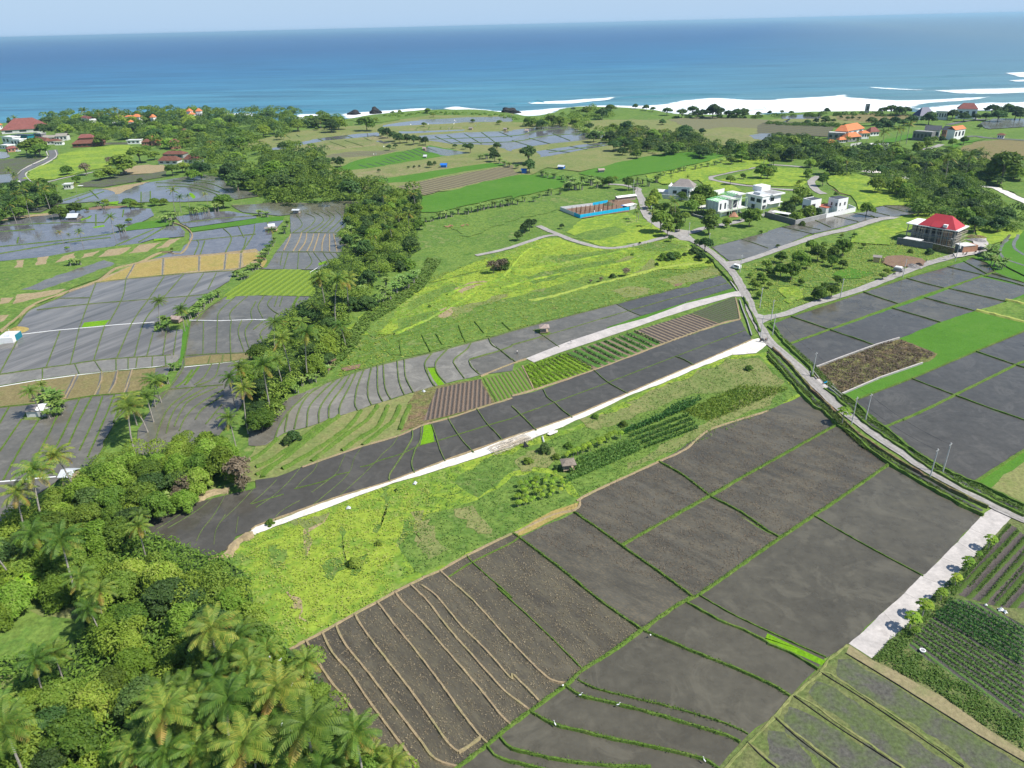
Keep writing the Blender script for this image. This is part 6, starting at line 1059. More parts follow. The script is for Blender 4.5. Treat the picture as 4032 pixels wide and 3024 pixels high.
M['rubble'] = ground_mat('grey_rubble', [(0.16, 0.15, 0.14), (0.30, 0.28, 0.26)], 0.5, bmp=1.0)
LAND = []   # landmarks for telling plants apart
class Site:
    def __init__(s, name, label, cat_, a, b, z=0.0, group=None, swap=True):
        (ax, ay), (bx, by) = G(a, z)[0], G(b, z)[0]; s.rz = math.atan2(by-ay, bx-ax); s.L = math.hypot(bx-ax, by-ay)
        s.o = (ax, ay); s.root = empty(name, (ax, ay, 0), s.rz, label=label, cat=cat_, group=group); s.z = z
    def l(s, p, z=0.0):
        out = []
        for x, y in G(p, z):
            dx, dy = x-s.o[0], y-s.o[1]; out.append((dx*math.cos(s.rz)+dy*math.sin(s.rz), -dx*math.sin(s.rz)+dy*math.cos(s.rz)))
        return out[0] if len(out) == 1 else out
    def part(s, name, mb, mat_, parent=None, label=None):
        o = mb.build(name, M[mat_] if isinstance(mat_, str) else mat_, parent or s.root)
        if label: o['label'] = label
        return o
    def box(s, name, mat_, *a, parent=None, label=None): return s.part(name, MB().box(*a), mat_, parent, label)
    def win(s, face, u0, u1, z0, z1, at_, name='window', fr=True):
        "face F: on plane y=at_ ; face R: on plane x=at_ ; face L: on plane x=at_ looking left"
        if face == 'F': g = MB().box(u0, u1, at_-0.05, at_, z0, z1); f = [(u0-.12, u0, z0-.12, z1+.12), (u1, u1+.12, z0-.12, z1+.12), (u0, u1, z0-.12, z0), (u0, u1, z1, z1+.12)]
        elif face == 'R': g = MB().box(at_, at_+0.05, u0, u1, z0, z1); f = [(u0-.12, u0, z0-.12, z1+.12), (u1, u1+.12, z0-.12, z1+.12), (u0, u1, z0-.12, z0), (u0, u1, z1, z1+.12)]
        w_ = s.part(name, g, 'glass')
        if fr:
            m_ = MB()
            for a, b, c, d in f:
                if face == 'F': m_.box(a, b, at_-0.12, at_, c, d)
                else: m_.box(at_, at_+0.12, a, b, c, d)
            s.part('frame', m_, 'frame', w_)
        return w_
def corner(name, label, cat_, near, left, right, deg=-59.0):
    "a building whose near corner touches the ground at near; its two faces end at the screen columns of left and right"
    (nx, ny) = G(near)[0]; rz = math.radians(deg); lu = P(left)[0][0]; ru = P(right)[0][0]; L = 2.0; D = 2.0
    while L < 60 and proj(nx-math.cos(rz)*L, ny-math.sin(rz)*L)[0] > lu: L += .1
    while D < 80 and proj(nx-math.sin(rz)*D, ny+math.cos(rz)*D)[0] < ru: D += .1
    s = Site.__new__(Site); s.rz = rz; s.L = L; s.D = D; s.o = (nx-math.cos(rz)*L, ny-math.sin(rz)*L); s.z = 0
    s.root = empty(name, (*s.o, 0), rz, label=label, cat=cat_); return s
def landmark(phrase, s):
    LAND.append((phrase, G(s)[0]))

# ---- white house with a grey hip roof
s = Site('house', 'white two storey house with a grey hip roof behind the palms', 'house', "A2 1345 1055", "A2 1530 1065"); H = 6.8
L = s.L; s.part('wall', MB().box(0, L, 0, 12, 0, H).box(-9, -0.01, 2, 10, 0, 3.2).box(L+.01, L+5, 3, 11, 0, 4.2), 'white')
s.part('roof', MB().hip(1.5, L+2, 1.5, 12, H+0.2, 4.2, 0.3, 0.42), 'greyroof'); s.part('parapet', MB().box(-0.2, L+1, -0.15, 0.15, H, H+0.7).box(-.2, .1, .16, 12, H, H+.7), 'white')
s.box('roof_terrace', 'offwhite', -9.2, -0.05, 1.8, 10.2, 3.2, 3.45)
s.win('F', 3, 5.2, 3.2, 5, 0); s.win('F', 8.2, 11.5, 1.2, 6, 0, 'glazed_bay'); s.win('F', 12.5, 13.2, 4, 5.2, 0); s.win('F', -6, -4, 1.3, 2.2, 2)
s = Site('garden_wall', 'white perimeter wall around the house with the grey hip roof', 'wall', "A2 1235 1050", "A2 1520 1075"); s.box('panel', 'offwhite', 0, s.L, -0.12, 0.12, 0, 2.4); s.box('coping', 'white', -.05, s.L+.05, -0.18, 0.18, 2.4, 2.55)
s = Site('garden_wall', 'white corner wall standing on grass right of the grey roofed house', 'wall', "A2 1675 1048", "A2 1832 1012")
s.box('panel', 'white', 0, s.L, -0.12, 0.12, 0, 3.2); s.box('panel', 'white', -0.1, 0.14, 0.14, 16, 0, 3.2); s.box('panel', 'offwhite', 0.15, s.L, 15.8, 16.1, 0, 3.2)
# ---- unfinished villa with green steel
s = corner('unfinished_villa', 'unfinished white villa with bright green steel frames', 'house', "Z2 688 920", "Z2 420 900", "Z2 1270 800"); L = s.L; D = s.D
s.part('wall', MB().box(0, L, 0, 8, 3.4, 8.4).box(L*0.15, L-.3, 1, 7.6, 0, 3.38).box(0.4, L-.4, 11, D*.62, 3.4, 8.8).box(0.5, L-2, D*.72, D-1, 0, 10.5), 'white')
s.part('slab', MB().box(-0.4, L+0.6, 8.1, D*.66, 8.82, 9.15).box(-0.2, L+2.2, -0.3, D, 3.05, 3.35).box(-.3, L+.6, D*.7, D-.4, 10.52, 10.85).box(-7, -.4, -1, 8, 3.0, 3.3), 'offwhite')
for k in range(4): s.part('cladding_panel', MB().box(0.3+k*L/4, 0.3+(k+0.75)*L/4, -0.1, -0.01, 3.6, 8.3), 'zinc')
g = MB()
for y in (0.3, 7, D*.4, D*.62, D-1): g.box(L+1.9, L+2.15, y, y+.25, 0, 8.8 if y > 8 else 3.1); g.box(L+.2, L+2.2, y, y+.2, 9.2 if y > 8 else 3.36, 9.4 if y > 8 else 3.55)
g.box(L+1.9, L+2.1, 0.6, D-1.1, 3.36, 3.6).box(L+1.9, L+2.1, D*.4+.3, D-1.1, 8.85, 9.1); s.part('steel_frame', g, plain('pale_green_steel', (0.45, 0.60, 0.38), 0.6, 0.3, 0.1))
g = MB()
for k in range(5): g.bar((0.2+k*L/5, -0.3, 8.6), (1.2+k*L/5, 7.8, 9.6), 0.16)
for k in range(5): g.bar((0.5+k*L/5, D*.5, 10.3), (1.5+k*L/5, D*.7, 11.4), 0.16)
g.bar((0, 0, 8.6), (L, 0, 8.6), 0.14); g.bar((1, 7.8, 9.6), (L+1, 7.8, 9.6), 0.14); g.bar((0, D*.5, 10.3), (L, D*.5, 10.3), .14); s.part('rafter', g, 'greenpaint')
s.win('R', 1.2, 2.2, 4.2, 7.4, L); s.win('R', 4.8, 5.8, 4.2, 7.4, L); s.part('dark_opening_plate', MB().box(L-.38, L-.3, 12, 15, 3.8, 8), 'glass'); s.part('staircase', MB().bar((L+1, D-7, 0.2), (L+1, D-12, 4.2), .25).bar((L+1, D-12, 4.2), (L+1, D-7, 8), .25), 'cement')
for k in range(4): s.part('column', MB().box(-6.8+k*2, -6.5+k*2, -.8, -.5, 0, 3.98), 'darkcem')
s = Site('low_wall', 'grey low wall in front of the unfinished villa', 'wall', "Z2 120 880", "Z2 420 960"); s.box('panel', 'darkcem', 0, s.L, -.1, .1, 0, 1.2); s.box('coping', 'offwhite', 0, s.L, -.15, .15, 1.2, 1.3)
def heap(name, label, cat_, s_, w, h, mat_, seed=1, n=400):
    (x, y) = G(s_)[0]; r = np.random.default_rng(seed); V = []; F = []; N = 14
    for i in range(N+1):
        for j in range(N+1):
            a, b = i/N*2-1, j/N*2-1; d = math.hypot(a, b); V.append((a*w/2*(1+r.uniform(-.05, .05)), b*w*0.4, max(-.1, h*(1-d**1.3)*(0.75+0.5*r.random()))))
    for i in range(N):
        for j in range(N): F.append((i*(N+1)+j, (i+1)*(N+1)+j, (i+1)*(N+1)+j+1, i*(N+1)+j+1))
    o = mesh_obj(name, V, F, M[mat_]); o.location = (x, y, 0.3); o.rotation_euler = (0, 0, r.uniform(0, 3)); return tag(o, label, cat_)
heap('soil_heap', 'orange brick sand heap in front of the unfinished villa', 'heap', "Z2 1040 900", 5, 2.2, 'brick', 2); heap('gravel_heap', 'pale gravel heap beside the orange sand heap', 'heap', "Z2 1200 870", 3.5, 1.6, 'rubble', 3)
# ---- white flat roofed villa
s = corner('villa', 'large white flat roofed villa right of the unfinished villa', 'house', "Z2 1640 755", "Z2 1285 700", "Z2 2045 650"); L = s.L; D = s.D; H = 7.4
s.part('wall', MB().box(0, L, 0, D, 0, H), 'white'); s.part('roof', MB().box(-.4, L+1.6, 7, D+1.4, H+.02, H+.75).box(-0.2, L+.3, -.3, 6.98, H+.02, H+.35), 'white')
s.part('roof_deck', MB().box(0.4, L+.8, 8, D+.6, H+.76, H+.82), 'cement'); s.part('skylight', MB().box(L*.35, L*.75, 1.2, 5.2, H+.36, H+1.7), 'zinc'); s.box('stair_tower', 'white', -2.5, L*.35, D-8, D-.5, H+.83, H+3.6)
s.part('balcony', MB().box(L+.01, L+1.8, 5, D, 2.8, 3.1), 'white'); s.win('F', L*.32, L*.55, 4, 6, 0); s.win('F', L*.68, L*.92, 4, 5.9, 0); s.win('F', L*.4, L*.6, .2, 2.4, 0, 'door', False); s.part('canopy', MB().box(L*.25, L*.65, -1.3, -.02, 2.7, 2.9), 'white')
s.win('R', 1, 3.2, 4, 5.6, L); s.win('R', .8, 3.4, .4, 2.3, L); s.win('R', 7, 10, 4, 6, L)
# ---- walled white house with terracotta porch
s = corner('house', 'white modern house with terracotta porch roof inside a concrete wall', 'house', "Z3 950 600", "Z3 815 560", "Z3 1120 560")
def topblock(mb, near, left, right, z1, z0=0):
    n_, l_, r_ = s.l(near, z1), s.l(left, z1), s.l(right, z1); x1, y0 = n_; x0 = min(l_[0], x1-2); y1 = max(r_[1], y0+2); mb.box(x0, x1, y0, y1, z0, z1); return x0, x1, y0, y1
m_ = MB(); A_ = topblock(m_, "Z3 965 390", "Z3 832 345", "Z3 1120 330", 7.8); B_ = topblock(m_, "Z3 1562 362", "Z3 1300 330", "Z3 1775 318", 8.2); m_.box(A_[1]+.02, B_[0]-.02, max(A_[3], B_[3])-6, max(A_[3], B_[3])-1, 0, 7.2); s.part('wall', m_, 'white')
s.part('roof', MB().box(B_[0]+.3, B_[1]-.3, B_[2]+.3, B_[3]-.3, 8.22, 8.4).box(A_[0]+.3, A_[1]-.3, A_[2]+.3, A_[3]-.3, 7.82, 7.95), 'slate'); s.part('parapet', MB().box(A_[0], A_[1], A_[2]-.1, A_[2]+.1, 7.8, 8.2).box(A_[0]-.1, A_[0]+.1, A_[2]+.11, A_[3], 7.8, 8.2), 'white')
m_ = MB(); C_ = topblock(m_, "Z3 1290 552", "Z3 1120 520", "Z3 1500 492", 3.4); s.part('garage', m_, 'zinc'); s.part('porch_roof', MB().box(C_[0]-2, C_[1]+.2, C_[2]-.2, C_[3]+3, 3.42, 3.7), 'terra')
s.win('F', A_[0]+.6, A_[1]-.6, 3.2, 4.6, A_[2]); s.win('R', A_[2]+1.2, A_[2]+4, 3.6, 5.6, A_[1]); s.win('F', B_[0]+2, B_[0]+2.8, 4.4, 6, B_[2]); s.win('F', B_[0]+5, B_[0]+5.8, 4.4, 6, B_[2]); s.win('R', B_[2]+1.5, B_[2]+2.5, 4.4, 6, B_[1]); s.win('R', B_[3]-3, B_[3]-2, 4.4, 6, B_[1])
for k in range(3): s.win('R', B_[2]+1+k*3, B_[2]+2.6+k*3, .8, 1.8, B_[1], fr=False)
def wall_line(label, pts, h, t=0.22, mat_='cement', cop=None, name='boundary_wall', z=0.0):
    g = G(pts); x0, y0 = g[0]; o = empty(name, (x0, y0, 0), label=label, cat='wall'); mb = MB(); mc = MB()
    for (a, b), (c, d) in zip(g, g[1:]):
        a, b, c, d = a-x0, b-y0, c-x0, d-y0; an = math.atan2(d-b, c-a); l_ = math.hypot(c-a, d-b)
        mb.box(t/2+.01, l_+t/2, -t/2, t/2, z, h, 0, an, (a, b)); mc.box(t/2+.01, l_+t/2, -t/2-.05, t/2+.05, h+.003, h+.1, 0, an, (a, b))
    mb.build('panel', M[mat_], o); mc.build('coping', M[cop or mat_], o); return o
wall_line('cement wall painted as shaded on the near left side of the walled white house', "Z3 -60 740 0 760 600 925", 3.0, .25, 'darkcem', 'cement')  # shaded side of the compound wall, its shade put into a darker cement
wall_line('cement wall painted as sunlit along the flooded field below the white house', "Z3 605 925 1268 775", 2.6, .25, 'cement', 'offwhite'); wall_line('white boundary wall with barred openings beside the flooded field', "Z3 1275 772 1520 718 1915 628 1760 560", 2.4, .25, 'white')  # first piece is that wall's lit side, its light put into paler cement
s = Site('canopy_shelter', 'white flat canopy behind the cement wall painted as shaded', 'shelter', "Z3 60 740", "Z3 440 800"); s.box('roof', 'white', 0, s.L, 1, 5, 2.5, 2.65); s.part('post', MB().box(.2, .35, 1.2, 1.35, 0, 2.5).box(s.L-.4, s.L-.2, 1.2, 1.4, 0, 2.5).box(.2, .4, 4.6, 4.8, 0, 2.5), 'cement')
# ---- red roofed house under construction
s = Site('unfinished_house', 'grey house under construction with a bright red hip roof and scaffolding', 'house', "Z4 260 785", "Z4 1500 1010"); H = 8.2
n_, l_, r_ = s.l("Z4 1555 505", H), s.l("Z4 580 305", H), s.l("Z4 1955 430", H); x0, x1, y0, y1 = l_[0]+1, n_[0]-.6, n_[1]+.8, max(r_[1]-.6, n_[1]+10)
s.part('wall', MB().box(x0+2, x1, y0+1.5, y1, 0, H-.02).box(x0, x0+1.98, y0+4, y1-2, 0, H-.02), 'darkcem'); s.part('brick_wall', MB().box(x1-7, x1-1, y0+1.38, y0+1.49, 0.2, 7), 'brick'); s.part('floor_slab', MB().box(x0-1, x1+.4, y0-.5, y1+.5, 4.0, 4.3), 'cement')
s.part('roof_slab', MB().box(x0-1.4, x1+2, y0-1, y1+2, H, H+.35), 'white')
xm = x0+(x1-x0)*.22; s.part('roof', MB().hip(xm, x1+.3, y0-.3, y1, H+.36, 5.2, 0.4, 0.40), 'redroof'); s.part('porch_roof', MB().gable(xm+(x1-xm)*.35, xm+(x1-xm)*.72, y0-.9, y0+5, H+.5, 2.2, .2, .15), 'redroof'); s.box('water_tank', 'white', x1-5.2, x1-3.4, y0-.6, y0+1, H+.8, H+2.2)
g = MB()
for k in range(9):
    x = x0-.6+k*(x1-x0+1)/8
    g.box(x, x+.35, y0-.4, y0-.05, 0, H-.01)
s.part('column', g, 'cement')
r = random.Random(5); g = MB()
for k in range(26): x = x0+r.random()*(x1-x0+1.5); g.bar((x, y0-1.2-r.random(), 0), (x+r.uniform(-.8, .8), y0-1.2, 7.5+r.random()), 0.07, 5)
for k in range(9):
    for q in range(4): g.bar((x0+k*(x1-x0)/9, y0-1.5, 1.8*(q+1)+r.uniform(-.3, .3)), (x0+(k+1.1)*(x1-x0)/9, y0-1.5, 1.8*(q+1)+r.uniform(-.3, .3)), 0.07, 5)
for k in range(12): y = y0+k*(y1-y0)/11; g.bar((x1+1.6, y, 0), (x1+1.6, y, 7.6), .07, 5)
for q in range(6): g.bar((x1+1.7, y0-1, 1.2*(q+1)), (x1+1.7+r.uniform(0, 1), y1, 1.2*(q+1)+r.uniform(-.4, .4)), .09, 5)
s.part('scaffolding', g, 'bamboo')
for k in range(4): s.part('dark_opening_plate', MB().box(x0+3+k*3.2, x0+5.2+k*3.2, y0+1.38, y0+1.48, 4.8, 7.6), 'black')  # black plates on the wall paint the shade of open windows
s.box('annex', 'cement', 2.5, x1-11 if x1 > 16 else 8, 1.2, 5.2, 0, 3.0); s.box('annex_roof', 'offwhite', 2.2, x1-10.6 if x1 > 16 else 8.4, 1.0, 5.5, 3.0, 3.2)
wall_line('grey cement wall in front of the red roofed house', "Z4 265 780 1040 905", 3.2, .25, 'darkcem', 'cement'); wall_line('brown brick wall at the right end of the grey wall', "Z4 1045 906 1500 1010", 3.1, .25, "scrub", "cement")
s = Site('brick_hut', 'small brick hut with a flat grey roof beside the red roofed house', 'hut', "Z4 1530 930", "Z4 1700 990"); D = max(4, min(8, s.l("Z4 1940 850")[1])); s.box('wall', 'brick', 0, s.L, 0, D, 0, 3.4); s.box('roof', 'offwhite', -.3, s.L+.2, -.2, D-1.5, 3.4, 3.6); s.part('front_panel', MB().box(0, s.L, -.08, -.01, 0, 3.3), 'darkcem')
heap('rubble_heap', 'rubble and timber heap right of the red roofed house', 'heap', "Z4 2060 720", 9, 1.0, 'rubble', 5); heap('rubble_heap', 'brown earth and rubble heap behind the brick hut', 'heap', "Z4 2050 640", 9, .9, 'scrub', 6)
heap('gravel_heap', 'dark gravel heap along the road behind the small white cistern', 'heap', "Z4 640 1275", 7, 1.0, 'rubble', 7); heap('gravel_heap', 'smaller dark gravel heap near the plywood shack', 'heap', "Z4 760 1240", 4, .8, 'rock', 8)
sheet('bare_patch', "Z4 40 1060 400 1040 800 1110 900 1180 850 1260 500 1290 200 1300 -50 1200", 'soil', jit=.4); sheet('bare_patch', "Z4 1500 1010 1700 960 1950 880 1940 700 2212 640 2300 850 2100 1000 1700 1080 1560 1090", 'concrete', jit=.4)
s = Site('shack', 'plywood shack with a grey tin roof on bare soil', 'hut', "B3 903 290", "B3 1000 300"); s.box('wall', 'ply', 0, s.L*.6, 0, 3.6, 0, 2.3); s.part('roof', MB().box(-.3, s.L*.75, -.3, 3.8, 2.32, 2.45), 'greyroof'); s.part('door_frame', MB().box(s.L*.7, s.L*.8, 0, .2, 0, 2.2).box(s.L*.9, s.L, 0, .2, 0, 2.2).box(s.L*.7, s.L, 0.02, .22, 2.22, 2.4), 'ply')
s = Site('cistern', 'small white cistern beside the road', 'cistern', "B3 1078 370", "B3 1150 382"); s.box('tank', 'cement', 0, s.L, 0, 3, 0, 1.7); s.box('lid', 'white', .4, s.L-.4, .4, 2.4, 1.7, 2.1)
# ---- fenced building site
s = Site('site_fence', 'blue and grey sheet fence around the building site', 'fence', "Z1 460 795", "Z1 1318 655"); L = s.L; lc = s.l("Z1 112 655"); bc = s.l("Z1 1030 515")
def seg(name, a, b, mat_, h=2.1, t=.06):
    an = math.atan2(b[1]-a[1], b[0]-a[0]); l_ = math.hypot(b[0]-a[0], b[1]-a[1]); s.part(name, MB().box(0.05, l_-.05, -t/2, t/2, 0.05, h, 0, an, a), mat_)
n_ = 9
for k in range(n_): seg('panel', (L*k/n_, 0), (L*(k+1)/n_, 0), 'cyan')
mid = (lc[0]*.3, lc[1]*.3); seg('panel', mid, (0, 0), 'cyan'); seg('panel', lc, mid, 'zinc'); q = s.l("Z1 680 585"); seg('panel', lc, q, 'zinc'); seg('panel', q, s.l("Z1 940 535"), 'cyan')
sheet('building_site_soil', "Z1 120 660 460 790 1318 650 1440 560 1300 480 1040 480 680 580", 'soil', jit=.3); sheet('bare_patch', "Z1 460 800 1318 665 1330 690 900 740 520 810", 'soil', jit=.4)
r = random.Random(8)
def toworld(p): return (s.o[0]+p[0]*math.cos(s.rz)-p[1]*math.sin(s.rz), s.o[1]+p[0]*math.sin(s.rz)+p[1]*math.cos(s.rz))
st = s
for row in range(3):
    for k in range(9):
        p = toworld((2+k*(L-6)/9, 3+row*4.2)); c = empty('rebar_column', (p[0], p[1], 0), st.rz, label='rusty rebar column rising from a footing on the fenced building site', cat='column', group='rebar columns on the building site')
        MB().box(-.35, .35, -.35, .35, 0, .5).build('footing', M['darkcem'], c); g = MB()
        for a in (-.14, .14):
            for b in (-.14, .14): g.bar((a, b, .5), (a, b, 3.6+r.random()*.8), .05, 4)
        for z in (1.1, 1.9, 2.7, 3.4): g.box(-.18, .18, -.18, .18, z, z+.06)
        g.build('rebar', M['rebar'], c)
for k in range(2):
    p = toworld((L*.32+k*L*.14, 2.0)); c = empty('concrete_column', (p[0], p[1], 0), st.rz, label='pale cast column just behind the blue fence, %s one' % ('left', 'right')[k], cat='column', group='cast columns behind the blue fence'); MB().box(-.25, .25, -.25, .25, .4, 2.6).build('shaft', M['white'], c); MB().box(-.5, .5, -.5, .5, 0, .4).build('footing', M['cement'], c)
heap('soil_heap', 'dark soil heap in the middle of the fenced building site', 'heap', "Z1 960 570", 9, 1.8, 'darksoil', 9); heap('soil_heap', 'brown soil heap at the back of the fenced building site', 'heap', "Z1 1080 520", 5, 1.5, 'soil', 10)
s = Site('site_shed', 'long site shed with a white tin roof behind the building site', 'shed', "Z1 1110 510", "Z1 1440 470"); s.box('wall', 'tin', 0.3, s.L-.3, .4, 3.4, 0, 2.4); s.part('roof', MB().gable(0, s.L, 0, 3.8, 2.45, .7, .3), 'white')
s = Site('site_hut', 'tin hut with blue and white roof sheets at the end of the blue fence', 'hut', "Z1 1330 650", "Z1 1450 625"); s.box('wall', 'zinc', 0, s.L, 0, 4, 0, 2.5); s.part('roof', MB().box(-2.5, s.L+.3, -.3, 4.4, 2.52, 2.64), 'white'); s.part('roof_sheet', MB().box(-3.5, -2.52, 2, 4.6, 2.5, 2.62), 'bluetarp'); s.box('side_wall', 'darkcem', -2.4, -.02, .3, 3.8, 0, 2.45)

# ---- simple houses given by their eaves
def house(label, a, b, H, depth, roofh, wallm, roofm, kind='hip', ov=.8, name='house', cat_='house', extra=None, wins=3, part_wall=True):
    s = Site(name, label, cat_, a, b, z=H); L = s.L; s.root.location = (s.o[0], s.o[1], 0)
    if part_wall: s.part('wall', MB().box(ov, L-ov, ov, depth-ov, 0, H-.02), wallm)
    else: s.part('post', MB().box(ov, ov+.3, ov, ov+.3, 0, H).box(L-ov-.3, L-ov, ov, ov+.3, 0, H).box(ov, ov+.3, depth-ov, depth-ov+.3, 0, H).box(L-ov-.3, L-ov, depth-ov, depth-ov+.3, 0, H), wallm)
    mb = MB()
    if kind == 'hip': mb.hip(0, L, 0, depth, H, roofh, 0, .38)
    elif kind == 'gable': mb.gable(0, L, 0, depth, H, roofh, 0)
    else: mb.box(0, L, 0, depth, H, H+roofh)
    s.part('roof', mb, roofm)
    if kind == 'flat' and roofh < .8: s.part('parapet', MB().box(0, L, -.05, .1, H+roofh, H+roofh+.4).box(L-.1, L+.05, .12, depth, H+roofh, H+roofh+.4), wallm)
    if part_wall:
        for k in range(wins): w0 = ov+(k+.25)*(L-2*ov)/wins; s.win('F', w0, w0+(L-2*ov)/wins*.5, H*.35, H*.8, ov, fr=False)
    if extra: extra(s, L)
    return s
house('grey walled villa with twin orange hip roofs, left part', "Z5 245 280", "Z5 440 290", 6.5, 10, 4.8, 'cement', 'orangeroof'); house('villa with the largest orange hip roof', "Z5 430 285", "Z5 685 240", 6.5, 12, 5, 'white', 'orangeroof')
house('low grey block with flat roof under the orange roofed villas', "Z5 150 310", "Z5 400 320", 5.5, 9, .4, 'cement', 'offwhite', 'flat', 0.1); house('small villa with an orange hip roof in front of the larger ones', "Z5 440 375", "Z5 640 360", 4, 9, 3.6, 'cement', 'orangeroof'); house('garden pavilion with a small red orange roof, right one', "Z5 312 412", "Z5 430 405", 2.6, 5, 2.3, 'offwhite', 'orangeroof', name='pavilion', cat_='pavilion'); house('garden pavilion with a small red orange roof, left one', "Z5 162 450", "Z5 270 445", 2.6, 5, 2.4, 'offwhite', 'orangeroof', name='pavilion', cat_='pavilion')
house('white house with a faded orange roof right of the orange roofed villas', "Z5 640 315", "Z5 770 310", 5, 8, 2, 'white', 'orangeroof'); house('house with a dull red hip roof beside the palms', "Z5 765 300", "Z5 915 290", 3.6, 9, 4, 'white', 'redbrown')
house('dark grey stone building with a flat roof', "Z5 1385 290", "Z5 1660 310", 7, 10, .5, 'darkcem', 'cement', 'flat', 0.1, wins=5); house('white gabled house with a slate roof behind the dark stone building', "Z5 1545 265", "Z5 1790 275", 7, 12, 3.5, 'offwhite', 'slate', 'gable'); house('slate roofed house between the gabled house and the white one', "Z5 1790 260", "Z5 1880 270", 6, 9, 3, 'brick', 'slate', 'gable')
house('tall white house with an orange tiled roof', "Z5 2000 268", "Z5 2160 245", 8.5, 8, 2.6, 'white', 'orangeroof', 'gable', .5)
house('beach house with a steep navy roof', "A3 1312 565", "A3 1450 560", 4, 14, 8, 'offwhite', 'navy', 'hip'); house('cream flat roofed wing beside the navy roof', "A3 1450 525", "A3 1555 530", 8, 9, .5, 'offwhite', 'white', 'flat', .8, wins=4); house('tall white beach house with a brown hip roof', "A3 1640 502", "A3 1820 505", 10, 12, 5.5, 'white', 'redbrown', 'hip', .6)
house('watch tower of grey concrete on the shore', "A3 850 465", "A3 885 465", 9, 4, .5, 'cement', 'cement', 'flat', .1, 'tower', 'tower', wins=1); house('small white house by the far right road', "A3 1975 728", "A3 2050 732", 3, 6, 1.5, 'white', 'brownroof', 'hip')
s = Site('cargo_container', 'white box container on the grass before the right wood', 'container', "A3 1050 1050", "A3 1110 1040"); s.box('body', 'white', 0, s.L, 0, 3, 0, 2.6); s.box('roof', 'offwhite', .1, s.L-.1, .1, 2.9, 2.6, 2.7)
for i, (c_, lb) in enumerate((("A3 1130 1085", 'white rubble heap below the white container'), ("A3 1180 1105", 'smaller pale rubble heap right of the white one'), ("A3 860 1045", 'pale rubble strip on the grass left of the container'), ("A3 930 1048", 'broken white slabs near the container'))): heap('rubble_heap', lb, 'heap', c_, (10, 6, 7, 8)[i], 1.0, 'limestone', 20+i)
wall_line('curved white wall below the orange roofed villas', "Z5 780 520 900 545 1030 545", 1.6, .3, 'white'); wall_line('white garden wall in front of the small orange roofed villa', "Z5 470 500 630 475", 1.8, .3, 'offwhite')
house('flat grey roofed garden hut above the curved white wall', "Z5 910 490", "Z5 1030 470", 2.4, 6, .4, 'cement', 'offwhite', 'flat', .4, 'hut', 'hut', wins=2); house('small pale roofed hut left of the flat grey hut', "Z5 765 480", "Z5 860 475", 2.2, 5, 1, 'cement', 'offwhite', 'hip', .5, 'hut', 'hut', wins=1)
